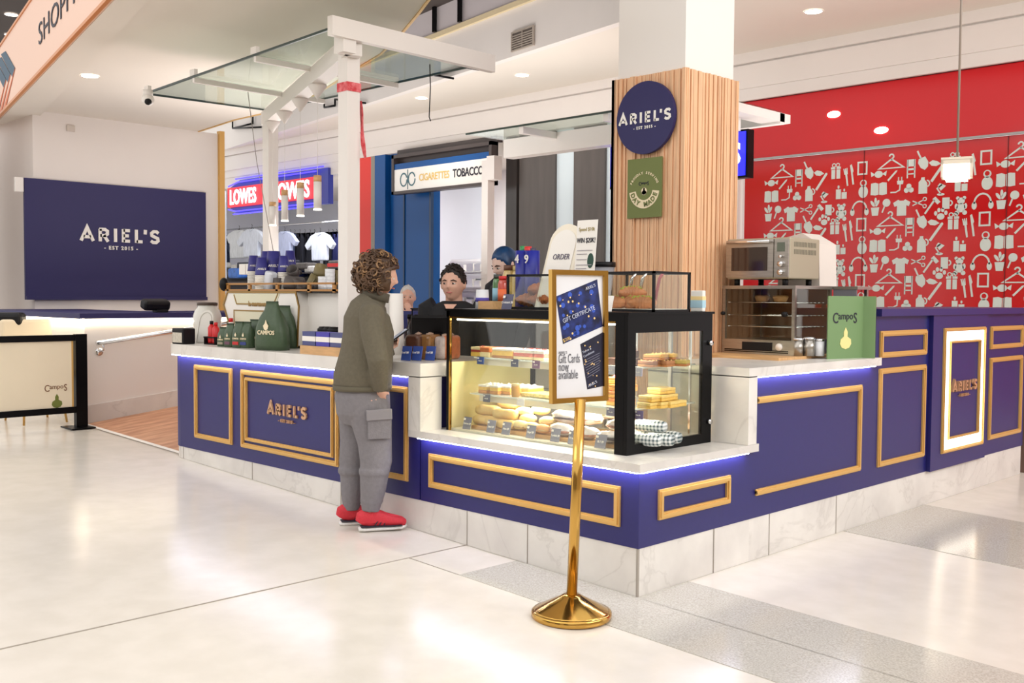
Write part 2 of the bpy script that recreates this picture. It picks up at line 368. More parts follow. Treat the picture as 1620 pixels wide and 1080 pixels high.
# shopping banner bulkhead, follows the direction of the ceiling step
M_peach = mat('banner_peach', (238, 202, 182), .6)
BO = on(0, 182, 2, CZ-.05); BO2 = on(170, 0, 2, CZ-.05); bd = (BO2-BO).normalized(); bn = bd.cross(Z)
if bn.dot(CP-BO) < 0: bn = -bn
BN = T('hanging_banner', 'long peach sign band lettered SHOPPING along the ceiling edge at upper left', 'sign', BO)
ba, bb = BO-bd*2.0, BO+bd*8.4
def bq(m, a, b, z0, z1, t): m.add([a+Z*z0, b+Z*z0, b+Z*z1, a+Z*z1, a-bn*t+Z*z0, b-bn*t+Z*z0, b-bn*t+Z*z1, a-bn*t+Z*z1], [(0, 1, 2, 3), (4, 7, 6, 5), (0, 4, 5, 1), (3, 2, 6, 7), (0, 3, 7, 4), (1, 5, 6, 2)])
HB = .74
part('panel', M_peach, BN, lambda m: bq(m, ba, bb, .006, HB, .1))
part('edge_trim', mat('trim_orange', (206, 128, 60), .4), BN, lambda m: (bq(m, ba+bn*.012, bb+bn*.012, -.008, .018, .03), bq(m, ba+bn*.012, bb+bn*.012, HB-.012, HB+.012, .03)))
ubd = bd if bd.dot(RT) > 0 else -bd
def bpos(px, py):
    d = ray(px, py); t = (BO+bn*.003-CP).dot(bn)/d.dot(bn); return CP+d*t
pS = bpos(61, 73); pE = bpos(132, -5)
text('lettering', 'SHOPPING', (bpos(58, 52)-bpos(62, 78)).length*1.30, pS, ubd, Z, .004, M_ink, BN, bold=-.004, sp=1.05, sx=(bpos(104, 27)-bpos(61, 73)).length/((bpos(58, 52)-bpos(62, 78)).length*1.30*2.6), center=False)
def chev(m, k, top):
    a = bpos(23+k, 108-0*k); O = BO+bn*.004
    f_ = lambda p: ((p-BO).dot(ubd), (p-BO).z)
    P = [f_(bpos(*q)) for q in ([(2, 86), (9, 81), (24, 108), (20, 122)] if top else [(20, 122), (24, 108), (9, 172), (5, 175)])]
    if k: P = [(u-k, v) for u, v in P]
    m.prism(P, O, ubd, Z, .003)
part('arrow_mark', mat('mark_blue', (52, 82, 104), .6), BN, lambda m: (chev(m, 0, 1), chev(m, .33, 1), chev(m, .66, 1)))
part('arrow_mark', mat('mark_orange', (216, 120, 78), .6), BN, lambda m: (chev(m, 0, 0), chev(m, .33, 0), chev(m, .66, 0)))
# dark void ceiling behind the banner
m = MB(); q = BO-bn*4
m.prism([((BO-bd*8-bn*.3).x, (BO-bd*8-bn*.3).y), ((BO+bd*9-bn*.3).x, (BO+bd*9-bn*.3).y), ((BO+bd*9-bn*9).x, (BO+bd*9-bn*9).y), ((BO-bd*8-bn*9).x, (BO-bd*8-bn*9).y)], (0, 0, 5.6), X, Y, .2)
struct(m.build('ceiling_void', mat('ceiling_dark', (66, 56, 52), .8), keep=True))
# back soffit, bulkheads, fascia
YB = 8.0
bl = lambda x: 6.548-.174*(x+10.47)
m = MB(); m.prism([(-19.1, bl(-19.1)+.005), (3, bl(3)+.005), (3, 8.1), (-19.1, 8.1)], (0, 0, 4.55), X, Y, .15); struct(m.build('ceiling_soffit', M_ceil, keep=True))
m = MB(); m.prism([(-19.1, bl(-19.1)), (3, bl(3)), (3, bl(3)+.12), (-19.1, bl(-19.1)+.12)], (0, 0, 4.545), X, Y, .62); struct(m.build('wall_bulkhead', M_wallw, keep=True))
M_blu = mat('bulkhead_cool_lit', (206, 206, 222), .7)
m = MB(); m.prism([(-19.1, bl(-19.1)-.05), (3, bl(3)-.05), (3, bl(3)+.2), (-19.1, bl(-19.1)+.2)], (0, 0, 5.16), X, Y, .07); struct(m.build('trim_4', mat('cornice_cream', (226, 208, 170), .6), keep=True))
m = MB(); m.prism([(-19.1, bl(-19.1)-.02), (3, bl(3)-.02), (3, bl(3)+.1), (-19.1, bl(-19.1)+.1)], (0, 0, 5.23), X, Y, 2.6); struct(m.build('wall_upper', mat('upper_wall', (206, 198, 200), .7), keep=True))
m = MB(); m.box(-22, 3, YB-.1, YB+.15, 3.95, 4.55); m.box(-22, 3, YB-.16, YB-.1, 4.42, 4.55); m.box(-22, 3, YB-.13, YB-.1, 4.1, 4.40); struct(m.build('wall_fascia', M_wallw, keep=True))
# fascia falls lower over the clothes shop
m = MB(); m.box(-19, -12.9, YB-.08, YB+.1, 3.72, 3.95); struct(m.build('wall_lintel', M_wallw, keep=True))
for (name, x0, x1, c, la) in [('pillar', -12.88, -12.5, (236, 60, 50), 'tall coral red pillar between the clothes shop and the blue shopfront'),
                              ('pillar', -12.5, -12.36, (150, 142, 132), 'narrow grey brown pillar right beside the red one')]:
    tag(part(name, mat('pil%d' % c[0], c, .3, spec=.3), None, lambda m: m.box(x0, x1, YB-.08, YB+.25, fz(x0), 3.95)), la, 'pillar')
m = MB(); m.box(-13.3, -12.88, YB-.05, YB+.2, fz(-13), 3.95); struct(m.build('wall_white_pier', M_white, keep=True))
P = T('blue_shopfront', 'deep blue glossy shopfront cladding left of the tobacco shop opening', 'shopfront', (-11.6, YB, fz(-11.6)))
M_sblue = mat('shop_blue', (20, 82, 150), .25, spec=.3)
part('panel', M_sblue, P, lambda m: (m.box(-12.36, -12.05, YB-.1, YB+.2, fz(-12), 3.95), m.box(-12.0, -11.6, YB, YB+.2, fz(-12), 3.95), m.box(-11.6, -10.87, YB, YB+.2, fz(-12), 3.95), m.box(-12.05, -12.0, YB+.02, YB+.2, fz(-12), 3.95)))
part('frame', mat('shop_blue_dark', (30, 62, 100), .3), P, lambda m: (m.box(-11.63, -11.6, YB-.02, YB+.01, fz(-12), 3.95), m.box(-10.9, -10.85, YB-.03, YB+.03, fz(-12), 3.95)))
# tobacco shop sign box
P = T('shop_sign', 'white lightbox shop sign in a dark frame reading TOBACCO in yellow and black', 'sign', (-10.4, YB-.3, 3.2))
xa, xb, za, zb = -11.55, -9.0, 3.17, 3.86
part('frame', mat('frame_brown', (74, 64, 62), .4), P, lambda m: (m.box(xa, xb, YB-.35, YB-.2, za, za+.05), m.box(xa, xb, YB-.35, YB-.2, zb-.06, zb), m.box(xa, xa+.06, YB-.35, YB-.2, za, zb), m.box(xb-.06, xb, YB-.35, YB-.2, za, zb), m.box(xa, xb, YB-.22, YB-.2, za, zb), m.box(xa, xb, YB-.22, YB-.1, zb, 3.96), m.box(xa+.3, xa+.4, YB-.2, YB+.0, zb-.1, 3.95)))
part('light_panel', mat('signwhite', (236, 232, 226), .5, emit=(240, 236, 230), es=.12), P, lambda m: m.box(xa+.05, xb-.06, YB-.33, YB-.25, za+.05, za+.43))
part('blue_band', M_sblue, P, lambda m: m.box(xa+.05, xb-.06, YB-.33, YB-.25, za+.43, za+.53))
part('logo', mat('logoteal', (70, 110, 120), .5), P, lambda m: [m.stroke([(.09*math.cos(a/16*6.0+.3)+c, .11*math.sin(a/16*6.0+.3)) for a in range(17)], .025, (xa+.42, YB-.335, za+.24), X, Z, -.003) for c in (-.1, .12)]+[m.stroke([(.01, -.17), (.01, .17)], .02, (xa+.42, YB-.335, za+.24), X, Z, -.003)])
text('lettering', 'CIGARETTES', .17, (xa+1.13, YB-.333, za+.19), X, Z, .004, mat('ltr_yellow', (232, 196, 110), .5), P, sp=.92, bold=.01, sx=.88)
text('lettering', 'TOBACCO', .19, (xa+1.98, YB-.333, za+.185), X, Z, .004, M_ink, P, bold=.02, sp=.95, sx=.82)
text('lettering', 'CO', .17, (xa+2.42, YB-.333, za+.19), X, Z, .004, mat('ltr_yellow', (232, 196, 110), .5), P, sp=.92, bold=.01, sx=.88)
# tobacco shop inside: white back wall, slat wall with shelves
m = MB(); m.box(-12.6, -6.6, 11.0, 11.1, 0, 4); struct(m.build('wall_shop_back', M_white, keep=True))
m = MB(); m.box(-12.6, -4.6, YB+.2, 11, 3.96, 4.0); struct(m.build('ceiling_shop', M_ceil, keep=True))
P = T('slatwall_display', 'white slatwall with rows of small white packets inside the tobacco shop', 'display', (-9.8, 9.6, fz(-9)))
part('slatwall', mat('slat', (236, 234, 230), .5), P, lambda m: [m.box(-12.2, -10.05, 9.64, 9.66, fz(-12.2), 2.1)]+[m.box(-12.2, -10.05, 9.6, 9.64, 1.0+i*.12, 1.1+i*.12) for i in range(9)])
part('shelf', M_white, P, lambda m: [m.box(-12.2, -10.05, 9.42, 9.6, z, z+.02) for z in (1.2, 1.55)])
r = random.Random(3)
for row, z in ((0, 1.22), (1, 1.57), (2, 1.87)):
    for i in range(9):
        tag(part('packet', M_paper, None, lambda m: (m.box(-12.0+i*.22, -12.0+i*.22+.13+r.random()*.05, 9.46, 9.54, z, z+.1+r.random()*.08))), 'white packet on the %s tobacco shop shelf, %s from the left' % (('lower', 'middle', 'upper')[row], ORD[i]), 'packet', 'packets on the tobacco shop shelves')
# glazed shopfront with dark pillars right of the tobacco shop
for (x0, x1, la) in [(-9.02, -8.78, 'narrow dark brown door jamb right of the tobacco shop opening'), (-8.72, -7.95, 'wide dark grey brown panel, left of the two behind the counter signs'), (-7.56, -6.95, 'dark bronze panel nearest the timber column')]:
    tag(part('shopfront_panel', mat('bronze%d' % int(-x0), (96, 88, 84) if x0 > -9 else (70, 64, 62), .25, noise=.15, scale=2, stretch=(4, 4, .4)), None, lambda m: m.box(x0, x1, YB, YB+.2, fz(x0), 3.95)), la, 'panel')
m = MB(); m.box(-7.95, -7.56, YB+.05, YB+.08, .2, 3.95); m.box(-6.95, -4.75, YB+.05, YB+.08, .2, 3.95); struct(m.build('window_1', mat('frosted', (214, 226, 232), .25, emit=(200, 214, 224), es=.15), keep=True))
m = MB(); m.box(-4.95, -4.6, YB-.08, YB+.3, 0, 3.95); struct(m.build('wall_pier', M_white, keep=True))
# ------------- clothes shop on the left
m = MB(); m.box(-24, -13.1, 13.4, 13.5, 0, 4.2); m.box(-24, -23.9, 8, 13.4, 0, 4.2); m.box(-13.2, -13.1, 8.2, 13.4, 0, 4.2); struct(m.build('wall_clothes_shop', mat('shopwall', (226, 228, 238), .7), keep=True))
m = MB(); m.box(-24, -13.1, 8.1, 13.4, 4.05, 4.1); struct(m.build('ceiling_clothes_shop', M_ceil, keep=True))
m = MB(); m.box(-17.2, -13.15, 11.8, 13.4, 3.0, 3.9); struct(m.build('ceiling_drop', M_wallw, keep=True))
area_light('shop_downlight', (-16.5, 10, 4.0), 4, 190, (.93, .95, 1), sy=2)
area_light('shop_downlight', (-10.8, 9.4, 3.9), 1.5, 85, (1, .98, .95), sy=1)
P = T('neon_shop_sign', 'glowing red neon sign with blue tube outlines reading LOWES, hung in the clothes shop front', 'sign', (-15.8, YB-.1, 3.3))
M_nr = mat('neon_red', (200, 30, 50), .4, emit=(225, 30, 50), es=.7); M_nw = mat('neon_white', (255, 255, 255), .4, emit=(255, 235, 235), es=2.2)
M_nb = mat('neon_blue', (60, 50, 200), .4, emit=(70, 60, 240), es=2.2)
xl, xr, zl, zr = -17.5, -14.12, 3.28, 3.70
part('sign_box', mat('sign_blue', (50, 60, 160), .4), P, lambda m: (m.prism([(xl, zl+.02), (xl+.25, zl-.12), (xr+.34, zl-.12), (xr+.34, zr+.15), (xl+.45, zr+.15), (xl, zr)], (0, YB-.02, 0), X, Z, .12)))
part('sign_face', M_nr, P, lambda m: m.box(xl+.02, xr, YB-.2, YB-.14, zl, zr))
part('neon_tube', M_nb, P, lambda m: (m.tube([(xl+.1, YB-.22, zr+.03), (xl+.5, YB-.22, zr+.1), (xr+.05, YB-.22, zr+.1)], .016), m.tube([(xl+.4, YB-.22, zr+.17), (xr+.3, YB-.22, zr+.17)], .016), m.tube([(xl+.1, YB-.22, zl-.05), (xl+.4, YB-.22, zl-.1), (xr+.05, YB-.22, zl-.1)], .016), m.tube([(xl+.3, YB-.22, zl-.16), (xr, YB-.22, zl-.16)], .016)))
text('lettering', 'LOWES', .44, (xl+.68, YB-.21, zl+.06), X, Z, .012, M_nw, P, bold=.022, sp=1.05, sx=.72)
text('lettering', 'LOWES', .47, (xr-.86, YB-.21, zl+.045), X, Z, .012, M_nw, P, bold=.022, sp=1.05, sx=.84)
# ------------- red shop
m = MB(); m.box(-4.6, 3, YB-.03, YB+.1, 3.2, 3.95); struct(m.build('wall_red_fascia', M_red, keep=True))
m = MB(); m.box(-4.6, 3, YB-.05, YB-.02, 3.175, 3.2); struct(m.build('trim_5', mat('alu', (170, 168, 166), .3, metal=.8), keep=True))
m = MB(); m.box(-4.6, 3, YB-.05, YB+.1, 3.945, 3.965); struct(m.build('trim_6', M_black, keep=True))
m = MB(); m.box(-4.55, 3, YB+.0, YB+.02, .1, 3.175); struct(m.build('window_2', mat('red_window', (204, 32, 34), .12), keep=True))
m = MB()
for xj in (-2.9, -1.25, .4): m.box(xj-.004, xj+.004, YB-.008, YB, .1, 3.17)
struct(m.build('trim_7', mat('glass_joint', (120, 20, 22), .3), keep=True))
# printed icons of the red shop window, one mesh
def icons():
    m = MB(); O0 = V((0, YB-.001, 0)); TH = -.003
    P0 = on(1410.5, 257, 1, YB); P1 = on(1615, 242, 1, YB); PER = (P1-P0).length; RV = (on(1410.5, 257, 1, YB)-on(1409.5, 348, 1, YB)).length
    c = lambda r, n=18, ry=None, x=0, y=0: [(x+r*math.cos(2*pi*i/n), y+(ry or r)*math.sin(2*pi*i/n)) for i in range(n)]
    r_ = lambda x0, x1, y0, y1: [(x0, y0), (x1, y0), (x1, y1), (x0, y1)]
    arc = lambda r, a0, a1, x=0, y=0, n=12, ry=None: [(x+r*math.cos(a0+(a1-a0)*i/n), y+(ry or r)*math.sin(a0+(a1-a0)*i/n)) for i in range(n+1)]
    def rot(p, a): return [(x*math.cos(a)-y*math.sin(a), x*math.sin(a)+y*math.cos(a)) for x, y in p]
    # each icon: fills and strokes (points, width, closed) in units ~1 = 0.16 m
    I = {
     'hanger': ([], [([(-.7, -.3), (.7, -.3), (.05, .15), (-.05, .15)], .09, True), (arc(.12, -1.2, 3.1, 0, .33)+[], .08, False), ([(0, .13), (.02, .22)], .08, False)]),
     'frame': ([], [(r_(-.25, .25, -.33, .33), .09, True)]),
     'candy': ([c(.24, ry=.19), [(.2, 0), (.46, .17), (.42, -.12)], [(-.2, 0), (-.46, .17), (-.42, -.12)]], []),
     'chair': ([r_(-.2, .2, .12, .5), r_(-.2, .2, -.08, .02)], [([(-.2, .5), (-.2, -.5)], .07, False), ([(.2, .5), (.2, -.5)], .07, False), ([(-.2, -.28), (.2, -.28)], .06, False)]),
     'pencil': ([rot([(-.35, -.05), (.3, -.05), (.4, 0), (.3, .05), (-.35, .05)], .8)], []),
     'trowel': ([[(-.22, .18), (.12, .3), (.3, 0), (.28, -.25), (.12, -.42), (-.1, -.3), (-.25, -.05)]], [([(-.1, .2), (-.3, .62)], .09, False)]),
     'leaf': ([[(-.3, .05), (-.1, .17), (.15, .1), (.35, -.05), (.1, -.16), (-.15, -.12)]], []),
     'paw': ([c(.2, ry=.17, y=-.12), c(.085, ry=.12, x=-.27, y=.06), c(.085, ry=.12, x=-.1, y=.22), c(.085, ry=.12, x=.1, y=.22), c(.085, ry=.12, x=.27, y=.06)], []),
     'gift': ([r_(-.27, -.04, -.4, .12), r_(.04, .27, -.4, .12), r_(-.3, -.04, .15, .27), r_(.04, .3, .15, .27)], [(arc(.1, 0, 6.0, -.12, .37), .05, False), (arc(.1, 0, 6.0, .12, .37), .05, False)]),
     'cutlery': ([rot([(-.24, -.55), (-.15, -.55), (-.14, .1), (-.25, .1)], .15), rot([(-.3, .1), (-.1, .1), (-.08, .45), (-.13, .45), (-.15, .22), (-.18, .45), (-.22, .45), (-.24, .22), (-.27, .45), (-.32, .45)], .15), rot([(.1, -.55), (.2, -.55), (.2, .1), (.26, .2), (.2, .6), (.1, .55)], .15)], []),
     'doll': ([c(.28, ry=.34, y=-.2), c(.2, ry=.2, y=.28)], []),
     'book': ([[(-.47, -.3), (-.2, -.34), (-.02, -.3), (-.02, .3), (-.2, .36), (-.45, .33)], [(.47, -.3), (.2, -.34), (.02, -.3), (.02, .3), (.2, .36), (.45, .33)]], []),
     'plug': ([[(-.02, .05), (.3, .05), (.32, .25), (-.04, .25)], r_(.02, .07, .25, .45), r_(.2, .25, .25, .45)], [([(.14, .05), (.12, -.25), (-.1, -.36), (-.4, -.36)], .07, False)]),
     'clover': ([c(.14, y=.13), c(.14, x=-.13, y=-.08), c(.14, x=.13, y=-.08)], []),
     'jug': ([[(-.22, -.45), (.25, -.45), (.25, .1), (.1, .3), (.1, .42), (-.08, .42), (-.1, .3), (-.22, .18)]], [(arc(.17, -1.2, 1.5, .2, .08), .07, False)]),
     'pen': ([rot([(-.55, -.07), (.55, -.07), (.6, 0), (.55, .07), (-.55, .07)], .95)], []),
     'lamp': ([c(.2, ry=.07, y=-.42), rot([(-.18, -.14), (.18, -.2), (.1, .16), (-.08, .16)], .9)], [([(0, -.4), (-.2, -.1), (.06, .1)], .07, False)]),
     'candles': ([r_(-.33, -.03, -.35, .2), r_(.02, .32, -.35, .02), c(.06, ry=.1, x=-.18, y=.33), c(.05, ry=.08, x=.17, y=.14)], []),
     'headphones': ([c(.13, ry=.2, x=-.42, y=-.22), c(.13, ry=.2, x=.42, y=-.22)], [(arc(.42, 0, pi, 0, -.12, ry=.5), .09, False)]),
     'plant': ([[(-.24, -.0), (.24, -.0), (.17, -.45), (-.17, -.45)], rot(c(.08, ry=.2, y=.26), .6), rot(c(.08, ry=.2, y=.26), -.5), c(.07, ry=.18, x=.02, y=.36)], []),
     'magnifier': ([c(.22, x=.02, y=.15)], [([(-.08, -.02), (-.22, -.38)], .08, False)]),
     'tshirt': ([[(-.26, -.45), (.26, -.45), (.26, .1), (.4, .04), (.48, .26), (.2, .42), (.1, .36), (-.1, .36), (-.2, .42), (-.48, .26), (-.4, .04), (-.26, .1)]], []),
     'scissors': ([], [([(-.3, .15), (.3, -.12)], .06, False), ([(-.3, -.1), (.3, .18)], .06, False), (c(.09, x=.36, y=.22), .05, True), (c(.09, x=.36, y=-.16), .05, True)]),
     'hammer': ([rot([(-.2, .3), (.2, .25), (.24, .45), (-.16, .5)], -.7)], [([(.15, .3), (-.35, -.4)], .1, False)]),
     'mug': ([r_(-.22, .16, -.3, .3)], [(arc(.13, -1.4, 1.4, .17, 0), .07, False)]),
     'teddy': ([c(.2, ry=.17, y=.28), c(.23, ry=.24, y=-.08), c(.09, x=-.17, y=.43), c(.09, x=.17, y=.43), c(.12, x=-.2, y=-.34), c(.12, x=.2, y=-.34), c(.08, ry=.15, x=-.24, y=0), c(.08, ry=.15, x=.24, y=0)], []),
    }
    L = [('frame', 527, 470), ('candy', 603, 495), ('hanger', 660, 445), ('chair', 748, 470), ('pencil', 665, 500), ('trowel', 798, 443), ('leaf', 848, 447), ('paw', 880, 412), ('gift', 933, 440), ('cutlery', 1000, 455),
         ('doll', 533, 555), ('book', 605, 557), ('plug', 690, 540), ('clover', 740, 552), ('jug', 800, 537), ('pen', 862, 485), ('lamp', 878, 540), ('candles', 962, 530),
         ('headphones', 517, 640), ('plant', 590, 635), ('magnifier', 640, 625), ('tshirt', 710, 630), ('scissors', 782, 612), ('hammer', 840, 620), ('mug', 903, 607), ('teddy', 963, 617)]
    S = .215
    for kx in range(-3, 3):
        for kz in range(-6, 3):
            for nm, dx, dy in L:
                u = P0.x+(dx-660)/533*PER+kx*PER; v = P0.z-(dy-445+.087*(dx-660))/240*RV+kz*RV
                if u < -4.33 or u > 1.8 or v < .4 or v > 3.03: 
                    if not (-4.45 < u < 1.9 and v < 3.12 and nm in ('clover', 'leaf', 'candy', 'pencil')): continue
                F, Sx = I[nm]; O = V((u, YB-.001, v))
                for p in F: m.prism([(a*S, b*S) for a, b in p], O, X, Z, .0-.0+.003)
                for p, w, cl in Sx: m.stroke([(a*S, b*S) for a, b in p], w*S, O, X, Z, .003, cl)
                if nm == 'doll':
                    m.mi = 1; m.prism([(a*S*.5, b*S*.5+.3*S) for a, b in c(.24)], (u, YB-.005, v), X, Z, .002); m.mi = 0
    o = m.build('printed_pattern', [mat('print_white', (216, 226, 220), .4), MATS['red_window']])
    return tag(o, 'pale printed pattern of hangers, shirts, plants and household icons on the red shop glass', 'window print')
icons()
# ================================================================== KIOSK
def frame_L(par, x0, x1, z0, z1, w=.034, y=0, nm='moulding'):
    def f(m):
        for ww, th in ((w, .012), (w*.45, .02)):
            m.stroke([(x0+w/2, z0+w/2), (x1-w/2, z0+w/2), (x1-w/2, z1-w/2), (x0+w/2, z1-w/2)], ww, (0, y+.001, 0), X, Z, th, True)
    return part(nm, M_gold, par, f)
def frame_R(par, y0, y1, z0, z1, w=.034, x=0, nm='moulding', open_=False):
    def f(m):
        for ww, th in ((w, .012), (w*.45, .02)):
            if open_: m.stroke([(y0, z0+w/2), (y1-w/2, z0+w/2), (y1-w/2, z1-w/2), (y0, z1-w/2)], ww, (x-.001, 0, 0), Y, Z, th)
            else: m.stroke([(y0+w/2, z0+w/2), (y1-w/2, z0+w/2), (y1-w/2, z1-w/2), (y0+w/2, z1-w/2)], ww, (x-.001, 0, 0), Y, Z, th, True)
    return part(nm, M_gold, par, f)
def rounded_left(m, x0, x1, y0, y1, z0, z1, r, slope=False):
    pts = [(x1, y0), (x1, y1), (x0, y1)]+[(x0+r-r*math.cos(a*pi/16), y0+r-r*math.sin(a*pi/16)) for a in range(9)]
    n = len(pts); vs = [(x, y, (fz(x)+slope) if slope is not False else z0) for x, y in pts]+[(x, y, z1) for x, y in pts]
    m.add(vs, [list(range(n))[::-1], list(range(n, 2*n))]+[[i, (i+1) % n, n+(i+1) % n, n+i] for i in range(n)])
HP = .229
# coffee counter
CT = 1.015
P = T('coffee_counter', 'navy coffee counter with gold panel mouldings and pale marble top, left of the cake display', 'counter', (-3.1, 0, fz(-3.1)))
part('body', M_navy, P, lambda m: rounded_left(m, -4.62, -1.58, 0, .62, HP, .93, .18))
part('plinth', M_marble, P, lambda m: rounded_left(m, -4.615, -1.55, .004, .615, 0, HP, .18, slope=.001))
part('plinth_joint', M_joint, P, lambda m: [m.box(x-.002, x+.002, .0005, .01, fz(x)+.002, HP-.002) for x in (-4.4, -3.4, -2.35)])
part('worktop', M_marble, P, lambda m: (rounded_left(m, -4.66, -1.53, -.04, .68, .935, CT, .2), m.box(-1.635, -1.53, -.04, .12, .63, .94)))
part('led_strip', M_led, P, lambda m: m.box(-4.5, -1.66, -.037, -.022, .930, .9345))
frame_L(P, -4.20, -3.655, .323, .8695); frame_L(P, -3.53, -2.36, .323, .8695); frame_L(P, -3.475, -2.415, .375, .82, .024); frame_L(P, -2.23, -1.68, .323, .8695)
M_goldt = mat('gold_letter', (206, 160, 122), .35, metal=.3)
ariels(P, (-2.945, -.002, .59), X, .46, M_goldt, M_goldt, .012)
# display base
P = T('display_counter_base', 'low navy corner counter base with marble ledge carrying the glass cake display', 'counter', (-.8, .4, fz(-.8)))
part('body', M_navy, P, lambda m: m.box(-1.57, 0, 0, .95, HP, .594))
part('plinth', M_marble, P, lambda m: m.box(-1.55, -.004, .004, .95, 0, HP, slope=.001))
part('plinth_joint', M_joint, P, lambda m: ([m.box(x-.002, x+.002, .0005, .01, fz(x)+.002, HP-.002) for x in (-1.18, -.72)], m.box(-.012, -.002, .0, .012, .003, HP-.001), [m.box(-.01, .0005, y-.002, y+.002, .001, HP-.002) for y in (.62,)]))
part('ledge', M_marble, P, lambda m: (m.box(-1.635, .035, -.04, .97, .592, .632)))
part('led_strip', M_led, P, lambda m: (m.box(-1.56, .02, -.037, -.022, .5875, .5915), m.box(.018, .032, -.02, .88, .5875, .5915)))
frame_L(P, -1.492, -.107, .317, .508); frame_R(P, .144, .747, .344, .488)
# right counter
P = T('side_counter', 'navy side counter with marble top and step between the cake display and the tall cabinet', 'counter', (-.3, 1.6, 0))
part('body', M_navy, P, lambda m: (m.box(-.62, 0, .95, 2.36, HP, .985)))
part('plinth', M_marble, P, lambda m: m.box(-.6, -.004, .95, 2.36, 0, HP, slope=.001))
part('plinth_joint', M_joint, P, lambda m: [m.box(-.01, -.0005, y-.002, y+.002, .001, HP-.002) for y in (1.15, 1.9)])
part('worktop', M_marble, P, lambda m: (m.box(-.62, .035, .865, 2.372, .985, 1.034), m.box(-.62, .035, .865, .945, .633, .99)))
part('led_strip', M_led, P, lambda m: m.box(.018, .032, .97, 2.3, .981, .9845))
frame_R(P, .995, 2.172, .348, .874, open_=True)
# tall cabinet
P = T('tall_cabinet', 'tall navy panelled cabinet wall with gold mouldings at the far right end of the kiosk', 'cabinet', (-.3, 3.6, 0))
part('body', M_navy, P, lambda m: (m.box(-.6, 0, 2.36, 3.14, HP, 1.29), m.box(-.6, .03, 3.14, 4.10, HP, 1.29), m.box(-.6, .0, 4.10, 4.97, HP, 1.29)))
part('plinth', M_marble, P, lambda m: m.box(-.58, -.004, 2.36, 4.95, 0, HP, slope=.001))
part('top', M_navy, P, lambda m: m.box(-.62, .045, 2.34, 5.0, 1.29, 1.335))
for (a, b, c, d, x) in [(2.405, 3.085, 1.028, 1.197, 0), (2.405, 3.085, .34, .961, 0), (4.215, 4.89, 1.026, 1.197, 0), (4.22, 4.893, .342, .96, 0)]: frame_R(P, a, b, c, d, x=x)
frame_R(P, 3.30, 4.03, .335, 1.20, .022, x=.03)
part('light_frame', mat('niche_glow', (255, 255, 255), .5, emit=(255, 246, 230), es=3.5), P, lambda m: m.stroke([(3.36, .395), (3.97, .395), (3.97, 1.14), (3.36, 1.14)], .07, (.029, 0, 0), Y, Z, .008, True))['label'] = 'glowing white light border'
frame_R(P, 3.395, 3.94, .425, 1.11, .016, x=.03)
ariels(P, (.031, 3.655, .755), Y, .42, M_goldt, M_goldt, .02)
P = tag(part('kiosk_end_post', mat('post_brown', (120, 96, 84), .5), None, lambda m: m.box(-.1, .02, 5.02, 5.12, 0, 1.2)), 'slim dark brown post just past the far right end of the cabinet', 'post')
# inner back counter shelf with timber edge, and the timber column
P = T('back_counter', 'timber edged navy back counter carrying the pie warmer beside the timber column', 'counter', (-.6, 2.2, 0))
part('body', M_navy, P, lambda m: m.box(-.77, -.63, 1.3, 2.9, 0, .985))
part('worktop', M_ply, P, lambda m: (m.box(-.78, -.2, 1.55, 2.34, 1.0345, 1.05),m.box(-.78, -.625, 1.3, 2.9, .985, 1.034)))
cx0, cx1, cy0, cy1 = -1.365, -.784, 1.416, 2.0
P = T('timber_clad_column', 'square column clad in vertical pine battens rising behind the cake display', 'column', (-1.07, 1.7, 0))
def battens(m):
    r = random.Random(5); m.box(cx0+.02, cx1-.02, cy0+.02, cy1-.02, 0.03, 2.785)
    for face in range(4):
        t = 0
        while t < .58:
            w = r.choice([.014, .02, .026, .034]); d = r.choice([.006, .012, .02]); w = min(w, .581-t)
            if face == 0: m.box(cx0+t, cx0+t+w-.004, cy0+.02-d, cy0+.03, .03, 2.79)
            if face == 1: m.box(cx1-.03, cx1-.02+d, cy0+t, cy0+t+w-.004, .03, 2.79)
            if face == 2: m.box(cx0+t, cx0+t+w-.004, cy1-.03, cy1-.02+d, .03, 2.79)
            if face == 3: m.box(cx0+.02-d, cx0+.03, cy0+t, cy0+t+w-.004, .03, 2.79)
            t += w
part('cladding', M_pine, P, battens)
part('shaft', M_white, P, lambda m: m.box(cx0+.03, cx1-.03, cy0+.03, cy1-.03, 2.785, 4.6))
# signs on the column
P = T('round_sign', "round navy sign lettered ARIEL'S fixed high on the timber column", 'sign', (-1.08, cy0-.02, 2.4))
c1 = on(1020, 186, 1, cy0-.03); rr_ = (on(1020, 129, 1, cy0-.03)-on(1020, 244, 1, cy0-.03)).length/2
part('disc', M_navyd, P, lambda m: m.disc((0, 0), rr_, (c1.x, cy0-.004, c1.z), X, Z, .026, 56))
ariels(P, (c1.x, cy0-.031, c1.z-.03), X, .40, M_paper, M_paper, .003)
c2 = on(1018, 297, 1, cy0-.02); hw = (on(1045, 297, 1, cy0-.02).x-on(991, 297, 1, cy0-.02).x)/2; hh = (on(1018, 250, 1, cy0-.02)-on(1018, 344, 1, cy0-.02)).length/2
P = T('green_poster', 'olive green poster reading DAY MADE hung under the round sign on the column', 'poster', (c2.x, cy0-.02, c2.z-hh))
part('sheet', mat('poster_green', (112, 122, 66), .6), P, lambda m: m.box(c2.x-hw, c2.x+hw, cy0-.012, cy0-.004, c2.z-hh, c2.z+hh))
